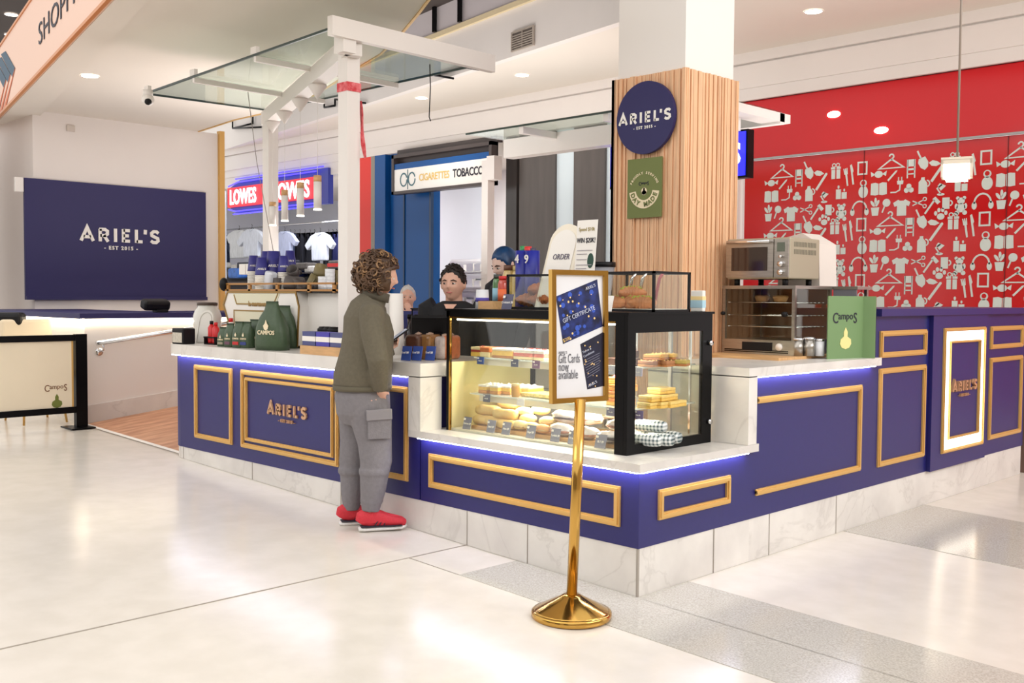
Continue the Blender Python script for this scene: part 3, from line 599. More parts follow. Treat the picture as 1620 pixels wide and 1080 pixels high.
def bowl(m):
    a0, a1 = pi*1.04, pi*1.96; n = 18; ro, ri = .118, .066; y0 = .02
    o = [(ro*math.cos(a0+(a1-a0)*i/n), ro*math.sin(a0+(a1-a0)*i/n)+y0) for i in range(n+1)]; q = [(ri*math.cos(a0+(a1-a0)*i/n), ri*math.sin(a0+(a1-a0)*i/n)+y0) for i in range(n+1)]
    for i in range(n): m.prism([o[i], o[i+1], q[i+1], q[i]], (c2.x, cy0-.0125, c2.z-.03), X, Z, .002)
    m.disc((0, -.02), .022, (c2.x, cy0-.0125, c2.z), X, Z, .002)
part('printed_arc', M_cream, P, bowl)
def ringtext(par, s, size, c, rad, a0, a1, m, flip, nrm_y, name='lettering'):
    n = len(s)
    for i, ch in enumerate(s):
        if ch == ' ': continue
        a = a0+(a1-a0)*i/(n-1); O = V((c.x+rad*math.cos(a), nrm_y, c.z+rad*math.sin(a)))
        U = V((math.cos(a-pi/2+(pi if flip else 0)), 0, math.sin(a-pi/2+(pi if flip else 0)))); Vv = V((-U.z, 0, U.x))
        text(name, ch, size, O-Vv*size*.35, U, Vv, .002, m, par, bold=.03)
ringtext(P, 'DAY MADE', .042, V((c2.x, 0, c2.z-.01)), .092, pi*1.12, pi*1.88, mat('poster_green', (112, 122, 66), .6), True, cy0-.0155)
ringtext(P, 'PROUDLY SERVING', .021, V((c2.x, 0, c2.z-.02)), .115, pi*.85, pi*.15, M_cream, False, cy0-.0125)
def campos(par, O, U, w, m1, m2, th=.002, y=.0):
    O = V(O); U = V(U).normalized()
    text('lettering', 'C', w*.40, O-U*w*.40+Z*-w*.05, U, Z, th, m1, par, bold=.005, sx=.8)
    text('lettering', 'ampo', w*.27, O-U*w*.01+Z*w*.05, U, Z, th, m1, par, bold=.005, sx=.95)
    text('lettering', 'S', w*.40, O+U*w*.36+Z*-w*.05, U, Z, th, m1, par, bold=.005, sx=.8)
    def drop(m):
        pts = [(.0, .62), (.1, .42), (.09, .22), (.28, .1), (.3, -.1), (.2, -.26), (0, -.33), (-.2, -.26), (-.3, -.1), (-.26, .1), (-.1, .22), (-.1, .42)]
        m.prism([(a*w*.72, b*w*.62) for a, b in pts], O-Z*w*.55, U, Z, th)
    part('bean_emblem', m2, par, drop)
campos(P, (c2.x, cy0-.0125, c2.z+.02), X, .085, M_ink, M_cream)
# --- canopy
CZ3 = 3.06
def canopy_post(name, label, x, y, rz=0, extra=None, top=CZ3-.06):
    P = T(name, label, 'post', (x, y, fz(x)), rz)
    m = MB(); m.box(-.05, .05, -.05, .05, 0, top-fz(x)); m.build('shaft', M_white, P, world=False)
    m = MB(); m.box(-.09, .09, -.09, .09, 0, .01); m.build('base_plate', M_white, P, world=False)
    return P
a_ = math.atan2(1.03, -2.62)
NP, FP = V((-2.62, .26, 0)), V((-5.2, 1.27, 0)); bdir = (FP-NP).normalized(); ang = math.atan2(bdir.y, bdir.x)
P1_ = canopy_post('canopy_post', 'thick white square post behind the woman, nearest post of the glass canopy', NP.x, NP.y, 0)
P2_ = canopy_post('canopy_post', 'thin looking white post behind the coffee cups at the far end of the glass canopy', FP.x, FP.y, 0)
PC = T('glass_canopy', 'white framed glass canopy spreading from two posts above the coffee counter', 'canopy', (-3.9, .7, CZ3-.1))
A, B_, C_, R1 = V((-2.46, .03, 0)), V((-5.38, .19, 0)), V((-5.30, 1.33, 0)), V((-2.5, 1.36, 0))
A2 = NP-bdir*.12; F2 = FP+bdir*.15
def beam(m, a, b, w, z0, z1):
    d = (b-a).normalized(); n = V((-d.y, d.x, 0))*w/2; a = a.copy(); b = b.copy(); a.z = b.z = 0
    q = [a-n, b-n, b+n, a+n]; m.add([p+Z*z0 for p in q]+[p+Z*z1 for p in q], [(0, 3, 2, 1), (4, 5, 6, 7), (0, 1, 5, 4), (1, 2, 6, 5), (2, 3, 7, 6), (3, 0, 4, 7)])
part('central_beam', M_white, PC, lambda m: (beam(m, A2, F2, .11, CZ3-.13, CZ3-.012)))
part('end_beam', M_white, PC, lambda m: (beam(m, A-V((0, .03, 0)), R1+V((0, .08, 0)), .05, CZ3-.05, CZ3+.07), m.box(-2.56, -2.46, .1, .2, CZ3-.13, CZ3)))
def isect(x): # beam y at x
    return NP.y+(x-NP.x)*bdir.y/bdir.x
def yf(x): return A.y+(x-A.x)/(B_.x-A.x)*(B_.y-A.y)
def yb(x): return R1.y+(x-R1.x)/(C_.x-R1.x)*(C_.y-R1.y)
for (x0, x1) in [(-2.5, -3.47), (-3.5, -4.45), (-4.48, -5.37)]:
    x1e = max(x1, -5.31)
    part('glass_panel', M_glassg, PC, lambda m: m.prism([(x0, yf(x0)), (x0, isect(x0)-.05), (x1e, min(isect(x1e)-.05, 1.36)), (x1, yf(x1))], (0, 0, CZ3), X, Y, .012))
    part('glass_panel', M_glassg, PC, lambda m: m.prism([(x0, isect(x0)+.06), (x0, yb(x0)), (max(x1, -5.2), yb(max(x1, -5.2))), (max(x1, -5.2), isect(max(x1, -5.2))+.06)], (0, 0, CZ3), X, Y, .012))
for x in (-3.485, -4.465): part('glass_rail', M_white, PC, lambda m: beam(m, V((x, yf(x), 0)), V((x, yb(x), 0)), .03, CZ3-.04, CZ3-.002))
part('glass_edge', mat('glass_edge', (40, 62, 56), .3), PC, lambda m: (beam(m, A, B_, .012, CZ3-.004, CZ3+.012), beam(m, B_, C_, .012, CZ3-.004, CZ3+.012), beam(m, R1, C_, .012, CZ3-.004, CZ3+.012)))
for x in (-3.485, -4.465, -5.34): part('edge_clip', M_white, PC, lambda m: m.box(x-.04, x+.03, yf(x)-.01, yf(x)+.02, CZ3+.012, CZ3+.06))
# wrap of red tape on the near post and its hanging tail
M_tape = mat('red_tape', (206, 30, 44), .4, noise=.5, scale=30, dark=(232, 120, 125))
zt = on(548, 132, 1, NP.y-.05).z
tag(part('red_tape', M_tape, None, lambda m: m.box(NP.x-.056, NP.x+.056, NP.y-.056, NP.y+.056, zt-.045, zt+.012)), 'band of red and white tape wrapped round the nearest canopy post', 'tape')
def tail(m):
    p0 = on(569, 160, 1, NP.y+.06); p1 = on(577, 250, 1, NP.y+.06)
    n = 8; vs = []
    for i in range(n+1):
        t = i/n; c = p0.lerp(p1, t); w = .021*(1-.35*t)*(1+.3*math.sin(t*9)); vs += [c-X*w+Y*.01*math.sin(t*7), c+X*w, c+X*w+Y*.002, c-X*w+Y*(.002+.01*math.sin(t*7))]
    m.add(vs, [[i*4+j, i*4+(j+1) % 4, i*4+4+(j+1) % 4, i*4+4+j] for i in range(n) for j in range(4)]+[[0, 1, 2, 3], [n*4+3, n*4+2, n*4+1, n*4]])
tag(part('hanging_tape_tail', M_tape, None, tail), 'loose strip of red and white tape dangling beside the nearest canopy post', 'tape')
# lamps on the canopy
def onbeam(px):
    best = None
    for i in range(400):
        t = i/400; p = NP.lerp(FP, t); p.z = CZ3-.13; d = p-CP; x = 810+FPX*d.dot(RT)/d.dot(FW)
        if best is None or abs(x-px) < best[0]: best = (abs(x-px), p)
    return best[1]
CN = ['nearest the big post', 'second from the big post', 'third from the big post', 'farthest, by the small post']
for k, (px, zt_, zb_) in enumerate([(502, 277, 331), (475, 288, 341), (450, 300, 349), (431, 319, 356)]):
    p = onbeam(px); nrm = V((-bdir.y, bdir.x, 0))
    off = -nrm*.0
    top = on(px, zt_, 0, p.x); D = (p-CP).dot(FW); top = at(px, zt_, D); bot = at(px, zb_, D)
    q = T('pendant_light', 'slim white cylinder pendant light under the canopy, '+CN[k], 'pendant light', (p.x, p.y, bot.z), group='pendant lights')
    h = top.z-bot.z
    m = MB(); m.cyl((0, 0, 0.006), (0, 0, h*.82), .029, 18); m.build('shade', M_white, q, world=False)
    m = MB(); m.cyl((0, 0, h*.82), (0, 0, h), .029, 18); m.build('timber_cap', M_ply, q, world=False)
    m = MB(); m.cyl((0, 0, -.004), (0, 0, .006), .031, 18); m.build('lens', mat('lens_soft', (255, 255, 255), .5, emit=(255, 246, 230), es=2), q, world=False)
    m = MB(); m.cyl((0, 0, h), (0, 0, p.z-bot.z-.09), .002, 6); m.build('cord', M_white, q, world=False)
    m = MB(); m.lathe((0, 0, p.z-bot.z-.10), [(.006, 0), (.065, .085), (.068, .1)], 20); m.build('ceiling_cone', M_white, q, world=False)
    spot('pendant_glow', (p.x, p.y, bot.z-.03), 1.2, ang=1.6)
cc = on(234, 158, 1, .12)
q = T('security_camera', 'small white dome camera hung at the far left corner of the glass canopy', 'camera', (cc.x, cc.y, cc.z-.05))
part('dome', M_white, q, lambda m: (m.ico(cc, .05, 3), m.cyl(cc+Z*.03, (cc.x, cc.y, CZ3-.002), .04, 16)))
part('lens', M_blackp, q, lambda m: m.ico(cc+V((.028, -.012, -.018)), .03, 2))
w0 = on(680, 92, 1, 1.1); w1 = on(679, 185, 1, 1.1)
tag(part('dangling_wire', M_blackp, None, lambda m: m.tube([(w0.x, w0.y, CZ3), w0.lerp(w1, .5)+V((.01, 0, 0)), w1, w1+V((.015, 0, -.03))], .004)), 'thin dark wire dangling from the right side of the canopy', 'wire')
w0 = on(392, 180, 1, .7); w1 = on(433, 400, 1, .7)
tag(part('slack_wire', mat('wire_grey', (150, 140, 134), .5), None, lambda m: m.tube([(w0.x, w0.y, CZ3-.0), w0.lerp(w1, .35), w0.lerp(w1, .7), w1], .003)), 'thin grey wire slanting down past the far canopy post', 'wire')
# second canopy
A, B2, = V((-5.2, 3.65, 0)), V((-2.1, 3.65, 0))
P = T('rear_glass_canopy', 'second white framed glass canopy further back, behind the timber column', 'canopy', (-3.6, 4.2, 3.0))
part('glass_panel', M_glassg, P, lambda m: m.box(-5.2, -2.1, 3.65, 4.75, 3.1, 3.112))
part('frame', M_white, P, lambda m: ([m.box(x-.03, x+.03, 3.66, 4.76, 3.03, 3.098) for x in (-4.4, -3.3)], m.box(-5.15, -2.25, 4.15, 4.3, 2.9, 3.098), m.box(-2.3, -2.1, 3.6, 4.9, 3.02, 3.10), m.box(-5.2, -2.1, 4.72, 4.8, 3.0, 3.098)))
part('glass_edge', MATS['glass_edge'], P, lambda m: (m.box(-5.2, -2.1, 3.635, 3.65, 3.096, 3.114)))
q1 = on(772, 300, 1, 4.2)
PP = canopy_post('rear_canopy_post', 'white square post of the rear canopy beside the girl with blue hair', q1.x, 4.2, top=2.9)
q2 = on(785, 262, 1, 4.1)
m = MB(); m.box(q1.x+.06, q1.x+.18, 4.12, 4.24, q2.z-.14, q2.z+.12); m.build('junction_box', M_white, PP)
q3 = on(1174, 240, 1, 4.3)
P = T('lightbox_sign', 'blue lightbox sign with a white S showing past the right edge of the timber column', 'sign', (q3.x, 4.3, 2.5))
zt1, zb1 = on(1181, 203, 1, 4.3).z, on(1181, 280, 1, 4.3).z; xr1 = on(1181, 240, 1, 4.3).x
part('box', M_black, P, lambda m: m.box(xr1-1.6, xr1, 4.32, 4.42, zb1, zt1))
part('face', mat('lightbox', (40, 40, 220), .4, emit=(46, 46, 235), es=.9), P, lambda m: m.box(xr1-1.58, xr1-.02, 4.305, 4.32, zb1+.02, zt1-.02))
text('lettering', "ARIEL'S", .27, (xr1-.55, 4.302, (zb1+zt1)/2-.09), X, Z, .004, mat('lit_white', (255, 255, 255), .5, emit=(255, 255, 255), es=1.2), P, bold=.035, sp=1.15)
part('hanger', M_white, P, lambda m: (m.box(xr1-.3, xr1-.24, 4.34, 4.4, zt1, 3.02), m.box(xr1-1.4, xr1-1.34, 4.34, 4.4, zt1, 3.02)))
# --- left wall things
n1, n2, n3 = on(38, 284, 0, -8.97), on(325, 303, 0, -8.97), on(40, 479, 0, -8.97)
P = T('wall_sign_panel', "large navy wall panel lettered ARIEL'S in white above the dark ledge", 'sign', (-9, 1.6, 1.3))
part('panel', M_navyd, P, lambda m: m.box(-9, -8.96, n1.y, n2.y, 1.32, 2.665))
part('bottom_lip', M_navyd, P, lambda m: m.box(-8.96, -8.93, n1.y, n2.y, 1.32, 1.36))
LL, LR = on(129, 382, 0, -8.96), on(250, 382, 0, -8.96)
ariels(P, (-8.958, (LL.y+LR.y)/2, on(190, 383, 0, -8.96).z), Y, (LR.y-LL.y)*1.02, M_paper, M_paper, .012)
q = on(29, 292, 0, -8.98)
tag(part('wall_sensor', M_white, None, lambda m: (m.rbox((-8.97, q.y, q.z), (.05, .09, .16), r=.008))), 'small white sensor box at the top left corner of the navy wall panel', 'sensor')
q = on(112, 203, 0, -8.99)
tag(part('wall_plate', mat('plate', (206, 196, 186), .6), None, lambda m: m.rbox((-8.99, q.y, q.z), (.02, .09, .07), r=.003)), 'small faint square plate on the wall just under the ceiling at left', 'plate')
P = T('handrail', 'steel handrail on the white ramp wall', 'handrail', (RX+.1, .2, .9))
h1, h2 = on(153, 543, 0, RX+.1), on(270, 525, 0, RX+.1); hd = (h2-h1).normalized(); h3 = h1+hd*2.6
part('rail', M_chrome, P, lambda m: m.cyl(h1, h3, .022, 14))
for t in (.06, 1.4):
    part('bracket', M_chrome, P, lambda m: (m.tube([h1+hd*t, h1+hd*t-Z*.07, h1+hd*t-Z*.09-X*.08], .01), m.cyl(h1+hd*t-Z*.09-X*.095, h1+hd*t-Z*.09-X*.08, .035, 16)))
# banner barrier, runs forward from the corner of the low wall
xb_ = -6.28
P = T('banner_barrier', 'black framed cream canvas barrier with a small green coffee logo at the left edge', 'barrier', (xb_, .0, fz(-6.3)))
zf = fz(xb_)
part('frame', M_black, P, lambda m: (m.box(xb_-.02, xb_+.02, -1.75, .0, .975, 1.03), m.box(xb_-.02, xb_+.02, -1.75, .0, .335, .39)))
part('post', M_black, P, lambda m: (m.box(xb_-.03, xb_+.03, -.06, .04, zf, 1.035)))
part('post', M_black, P, lambda m: (m.box(xb_-.03, xb_+.03, -1.8, -1.7, zf, 1.035)))
for y0 in (-.01, -1.75): part('base_plate', M_black, P, lambda m: m.box(xb_-.13, xb_+.13, y0-.13, y0+.08, zf+.004, zf+.014))
part('canvas', mat('canvas', (238, 226, 200), .7, noise=.04, scale=3), P, lambda m: m.box(xb_-.006, xb_+.006, -1.74, -.09, .39, .975))
part('lacing_strip', M_gold, P, lambda m: m.box(xb_-.01, xb_+.01, -.09, -.075, .39, .975))
q = on(90, 622, 0, xb_+.008)
campos(P, (xb_+.0065, q.y, q.z+.03), Y, .21, mat('brown_ink', (120, 80, 48), .6), mat('logo_olive', (110, 120, 50), .6))
M_beige = mat('seat_beige', (232, 216, 188), .7)
def stool(x, y, label, back):
    P = T('lounge_chair', label, 'chair', (x, y, fz(x)), 0)
    m = MB(); m.rbox((0, 0, .45), (.46, .46, .08), r=.03); m.build('seat', M_beige, P, world=False)
    m = MB(); m.rbox((-.2, 0, .72), (.07, .46, .44), ry=-.12, r=.03); m.build('backrest', M_beige, P, world=False)
    for sx in (-1, 1):
        for sy in (-1, 1):
            m = MB(); m.cyl((sx*.23, sy*.19, .0), (sx*.16, sy*.15, .42), .010, 10, .014); m.build('leg', M_gold, P, world=False)
stool(-6.85, -.19, 'cream lounge chair with gold legs behind the barrier, close to its right post', True)
stool(-7.0, -1.0, 'cream lounge chair behind the barrier at the very left edge', False)
q = at(14, 505, 9.6)
tag(part('black_bag', M_blackp, None, lambda m: (m.rbox((q.x, q.y, q.z), (.28, .16, .13), rz=.8, r=.04))), 'black bag edge resting above the barrier at the far left edge', 'bag')
q.z = 1.22; 

for px, py, la in ((1319, 181, 'left'), (1394, 206, 'right')):  # glowing discs added on the fascia in place of mirrored downlights
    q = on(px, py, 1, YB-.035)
    tag(part('fascia_reflection', M_ledw2, None, lambda m: m.disc((0, 0), .085, (q.x, YB-.031, q.z), X, Z, .008, 24, ry=.04)), 'small white glowing oval added as a lamp reflection on the red fascia, %s of the two' % la, 'reflection')
# ================================================================== THINGS ON THE COUNTERS
# coffee machine
mx0, mx1, my0, my1, mz0, mz1 = -4.36, -3.31, .33, .78, CT, 1.415
M_mach = mat('machine_white', (240, 236, 230), .3); M_machp = mat('machine_panel', (226, 222, 196), .5); M_bz = mat('bronze_trim', (150, 118, 62), .35, metal=.6)
P = T('espresso_machine', 'white espresso machine with bronze edges on the coffee counter', 'coffee machine', ((mx0+mx1)/2, .55, CT))
hexo = [(mx0+.14, mz0+.05), (mx1-.02, mz0+.02), (mx1, mz0+.3), (mx1-.04, mz1), (mx0+.06, mz1), (mx0, mz0+.3)]
part('body', M_mach, P, lambda m: (m.prism(hexo, (0, my1, 0), X, Z, my1-my0)))
part('edge_trim', M_bz, P, lambda m: (m.stroke(hexo, .014, (0, my0, 0), X, Z, .008, True), m.stroke(hexo, .014, (0, my1, 0), X, Z, .008, True)))
part('back_panel', M_machp, P, lambda m: (m.prism([(mx0+.16, mz0+.10), (mx1-.14, mz0+.06), (mx1-.3, mz0+.26), (mx0+.16, mz0+.26)], (0, my0+.0, 0), X, Z, .004), m.prism([(mx0+.18, mz1-.09), (mx1-.3, mz1-.09), (mx1-.25, mz1-.01), (mx0+.14, mz1-.01)], (0, my0, 0), X, Z, .004)))
part('panel_trim', M_bz, P, lambda m: (m.stroke([(mx0+.16, mz0+.10), (mx0+.16, mz0+.26), (mx1-.3, mz0+.26), (mx1-.14, mz0+.06)], .01, (0, my0-.003, 0), X, Z, .004), m.stroke([(mx0+.16, mz1-.02), (mx0+.2, mz1-.09), (mx1-.33, mz1-.09), (mx1-.27, mz1-.01)], .01, (0, my0-.003, 0), X, Z, .004)))
text('lettering', 'la marzocco', .055, ((mx0+mx1)/2-.02, my0-.003, mz0+.295), X, Z, .003, M_bz, P, bold=.02)
part('side_cover', M_mach, P, lambda m: m.rbox((mx1+.2, .62, mz0+.25), (.44, .42, .30), r=.01))
part('rear_box', M_mach, P, lambda m: m.box(mx0-.12, mx0+.2, my1-.1, my1+.1, mz0, 1.56))
part('foot', M_blackp, P, lambda m: [m.cyl((x, y, CT), (x, y, CT+.06), .025, 12) for x in (mx0+.2, mx1-.1, mx1+.3) for y in (my0+.06, my1-.06)])
part('cup_rail', mat('rail_timber', (176, 124, 60), .4), P, lambda m: ([m.box(mx0+.02, mx1+.45, my0-.0, my0+.015, z, z+.014) for z in (mz1+.008, mz1+.055)], [m.box(mx1+.43, mx1+.445, my0, my1, z, z+.014) for z in (mz1+.008, mz1+.055)], [m.box(x, x+.03, my0, my0+.015, mz1, mz1+.06) for x in (mx0+.04, mx0+.36, mx0+.74, mx1+.1, mx1+.4)]))
part('rail_end_knob', M_blackp, P, lambda m: m.ico((mx0-.0, my0, mz1+.06), .045, 2, (.8, .8, 1.2)))
part('cup_tray', M_blackp, P, lambda m: m.box(mx0+.03, mx1+.43, my0+.01, my1, mz1, mz1+.008))
# cups
M_cup = mat('cup_navy', (52, 50, 128), .45); M_cupd = mat('cup_charcoal', (86, 80, 78), .5); M_cupo = mat('cup_olive', (120, 108, 70), .5); M_rim = mat('cup_rim', (238, 234, 226), .5)
tz = mz1+.008
def paper_cup(x, y, z, n, s, label, mt=None, text_=True):
    """upside-down stack: white rims below one printed cup"""
    P = T('paper_cup_stack', label, 'cup stack', (x, y, z), group='upside down paper cup stacks')
    r0, r1, h = .045*s, .031*s, .115*s
    m = MB()
    for i in range(n): m.lathe((0, 0, i*.012), [(r0*.93, 0), (r0, .002), (r0, .008), (r0*.93, .0118)], 18)
    if n: m.build('nested_rims', M_rim, P, world=False)
    m = MB(); m.lathe((0, 0, n*.012), [(r0, 0), (r0*.97, .01), (r1, h), (r1*.85, h), (r1*.8, h-.006)], 20); m.build('top_cup', mt or M_cup, P, world=False)
    if text_:
        O = V((x, y, z+n*.012+h*.3)); d = V((CP.x-x, CP.y-y, 0)).normalized()
        text('lettering', "ARIEL'S", .017*s, O+d*(.0405*s), V((-d.y, d.x, 0)), Z, .002, M_paper, P, bold=.02)
    return P
for (px, ptop, y, n, s, la) in [(401, 404, .50, 10, 1.05, 'navy cup on a stack of white rims, leftmost on the coffee machine'), (414, 408, .40, 6, 1.15, 'navy cup standing forward, second from the left on the coffee machine'), (421, 398, .66, 10, 1.1, 'navy cup half hidden behind the widest cup on the coffee machine'),
                          (433, 397, .50, 10, 1.5, 'widest navy cup stack in the middle of the coffee machine top'), (449, 404, .50, 9, 1.05, 'navy cup stack right of the widest one on the coffee machine'), (459, 397, .64, 12, 1.05, 'tallest slim navy cup stack, rightmost of the upright cups')]:
    q = on(px, ptop, 1, y); n = max(2, int((q.z-tz-.115*s)/.012)); paper_cup(q.x, y, q.z-.115*s-n*.012, 0, s, la) if False else None
    z0 = q.z-.115*s-n*.012
    paper_cup(q.x, y, tz, int(round((q.z-.115*s-tz)/.012)), s, la)
def mug(name, x, y, z, r, h, M, mt, label, handle=True, grp=None):
    P = T(name, label, 'cup', (x, y, z), group=grp)
    m = MB(); m.lathe((0, 0, 0), [(r*.7, 0), (r*.95, h*.25), (r, h), (r*.9, h), (r*.85, h*.3), (.001, h*.12)], 20, M=M); m.build('bowl', mt, P, world=False)
    if handle:
        m = MB(); pts = [M @ V((r*.9+r*.45*math.sin(a), 0, h*.5+h*.3*math.cos(a))) for a in [pi*i/8 for i in range(9)]]; m.tube(pts, r*.12, 6); m.build('handle', mt, P, world=False)
    return P
RM = lambda rx, rz: (Matrix.Rotation(rz, 3, 'Z') @ Matrix.Rotation(rx, 3, 'X'))
k = 0
for (px, py, y, r, h, rx, rz, mt, la) in [(439, 459, .45, .036, .10, 0, 0, M_cupd, 'dark charcoal cup, leftmost of the piled cups'), (458, 462, .44, .058, .10, -.35, .3, M_cupd, 'wide grey brown cup leaning left in the middle of the pile'), (470, 459, .5, .05, .1, .3, 1.2, M_cupd, 'grey brown cup tilted against its neighbour in the pile'),
                                    (467, 436, .55, .045, .08, .9, .6, M_cupd, 'small brown cup on top of the pile at its left'), (492, 455, .45, .05, .095, -.5, -.7, M_cupo, 'olive cup lying open to the left in the pile'), (503, 440, .5, .048, .10, -.6, .5, M_cupo, 'topmost olive cup tipped over on the pile'),
                                    (479, 466, .40, .04, .05, 0, .5, M_cupd, 'low dark cup at the front of the pile'), (497, 466, .40, .04, .05, 0, -.5, M_cupd, 'low grey violet cup at the front of the pile, further right'), (525, 456, .5, .045, .13, .0, 0, M_cupo, 'tall olive cup beside the thick white post')]:
    q = on(px, py, 1, y); z = tz if py > 458 else q.z
    mug('ceramic_cup', q.x, y, max(z, tz), r, h, RM(rx, rz), mt, la, grp='piled ceramic cups on the coffee machine')
M_glassw = mat('glass_milky', (226, 228, 232), .15, coat=.4)
for (px, y, n, la) in [(511, .42, 3, 'stack of clear glasses on the coffee machine, left one by the post'), (522, .46, 5, 'taller stack of clear glasses on the coffee machine, right one by the post')]:
    q = on(px, 465, 1, y); P = T('glass_stack', la, 'glass stack', (q.x, y, tz))
    for i in range(n):
        m = MB(); m.lathe((0, 0, i*.027), [(.026, 0), (.034, .02), (.036, .05), (.033, .05), (.03, .01)], 18); m.build('glass', M_glassw, P, world=False)
q = on(424, 462, 1, .40); tag(part('plastic_lid_sleeve', mat('clear_plastic', (214, 218, 226), .2, coat=.4), None, lambda m: m.rbox((q.x, .42, tz+.075), (.09, .07, .15), ry=.2, r=.02)), 'clear plastic sleeve of cup lids leaning between the navy cups and the dark cups', 'lids')
q = on(391, 437, 1, .8); 
for i in range(2): tag(part('carton', M_paper, None, lambda m: m.rbox((q.x-.1+i*.11, .86, 1.565+.045), (.10, .1, .09), r=.004)), 'white carton with a red mark at the back of the coffee machine, %s one' % ('left', 'right')[i], 'carton')
# coffee bags
def bag(x, y, z, w, d, h, rz, label, top=.25, big=False, mark=None):
    P = T('coffee_bag', label, 'coffee bag', (x, y, z), rz, group='green coffee bags on the coffee counter')
    m = MB(); n = 7; vs = []
    prof = [(1, 1, 0), (1.03, 1.08, .12), (1 if not big else .95, 1.05, .45), (.97 if not big else .74, .8, .68), (.93*.9 if not big else .52, .32, .84), (.90*.9 if not big else .42, .10, 1.0)]
    m.smooth = True
    for a, b, c in prof:
        for i in range(12):
            t = 2*pi*i/12; cx = math.copysign(abs(math.cos(t))**.45, math.cos(t)); sy = math.copysign(abs(math.sin(t))**.45, math.sin(t))
            vs.append((cx*a*w/2, sy*b*d/2, c*h))
    k = len(prof)
    m.add(vs, [[j*12+i, j*12+(i+1) % 12, (j+1)*12+(i+1) % 12, (j+1)*12+i] for j in range(k-1) for i in range(12)]+[list(range(12))[::-1], [(k-1)*12+i for i in range(12)]])
    m.smooth = False
    m.build('pouch', M_green, P, world=False)
    m = MB(); m.box(-w*.45*(.46 if big else .9), w*.45*(.46 if big else .9), -.006, .006, h*.97, h*1.02); m.build('sealed_top', mat('bag_top', (40, 58, 38), .5), P, world=False)
    U = V((math.cos(rz), math.sin(rz), 0)); Nn = V((math.sin(rz), -math.cos(rz), 0)); O = V((x, y, z))+Nn*(d/2*1.05)
    part('emblem', M_cream, P, lambda m: m.prism([(a*w*.16, b*w*.16) for a, b in [(0, 1.1), (.25, .5), (.6, .1), (.4, -.5), (0, -.7), (-.4, -.5), (-.6, .1), (-.2, .5)]], O+Z*h*.5, U, Z, .003))
    text('lettering', 'CAMPOS', w*.16, O+Z*h*.33, U, Z, .003, M_cream, P)
    if mark: part('colour_patch', mat('patch%d' % mark[0], mark, .5), P, lambda m: m.prism([(-w*.3, 0), (w*.3, 0), (w*.3, h*.12), (-w*.3, h*.12)], O+Z*h*.12, U, Z, .003))
    return P
for (px, pb, w, d, h, rz, la, big, mk) in [(419, 554, .25, .12, .33, .25, 'largest green coffee bag standing in front of the espresso machine', True, None), (441, 551, .2, .1, .30, .5, 'second large green coffee bag leaning right beside the largest one', True, None),
                                     (397, 550, .13, .08, .2, .2, 'green coffee bag with a dark top left of the largest bag', False, None), (384, 550.5, .10, .07, .185, .2, 'small green coffee bag with a blue patch', False, (46, 60, 130)), (372, 550, .10, .07, .185, .2, 'small green coffee bag with a red patch', False, (200, 40, 40)),
                                     (359, 549, .09, .06, .17, .2, 'small green coffee bag with a purple patch', False, (110, 70, 90)), (348, 548, .09, .06, .14, .2, 'smallest green coffee bag, leftmost of the row', False, (160, 150, 130))]:
    q = on(px, pb, 2, CT); bag(q.x, q.y+d/2, CT, w, d, h, rz, la, big=big, mark=mk)
# gift boxes on a timber tray
q = on(511, 562, 2, CT); P = T('timber_tray', 'light timber tray holding the row of blue boxes on the coffee counter', 'tray', (q.x, q.y+.06, CT))
m = MB(); m.box(-.26, .26, -.06, .09, 0, .055); m.build('tray', M_ply, P, world=False)
for i, c in enumerate([(72, 78, 130), (70, 62, 170), (78, 82, 132)]):
    B = T('chocolate_box', ['muted blue box with a white band, leftmost on the timber tray', 'bright violet box with a white band, middle of the timber tray', 'muted blue box with a white band beside the woman, rightmost on the timber tray'][i], 'box', (q.x-.175+i*.155, q.y+.05, CT+.056), group='banded boxes on the timber tray')
    m = MB(); m.box(-.072, .072, -.04, .04, 0, .09); m.build('box', mat('choc%d' % c[0], c, .5), B, world=False)
    m = MB(); m.box(-.073, .073, -.041, .041, .028, .06); m.build('white_band', M_paper, B, world=False)
for (px, la, mt) in [(495, 'grey keep cup with a black lid, left of the pair by the white post', mat('keepgrey', (120, 118, 120), .4)), (520, 'navy and grey keep cup with a black lid, behind the blue boxes', mat('keepnavy', (74, 76, 110), .4)), (543, 'clear keep cup with a dark blue sleeve half hidden by the woman', mat('keepsl', (60, 70, 110), .4))]:
    q = on(px, 541, 2, CT+.06); q.z = CT
    P = T('reusable_cup', la, 'cup', (q.x, .34, CT), group='reusable cups behind the blue boxes')
    m = MB(); m.lathe((0, 0, 0), [(.035, 0), (.045, .05), (.05, .13), (.046, .13)], 20); m.build('cup', mt, P, world=False)
    m = MB(); m.lathe((0, 0, .13), [(.053, 0), (.053, .02), (.045, .025), (.04, .035)], 20); m.build('lid', M_blackp, P, world=False)
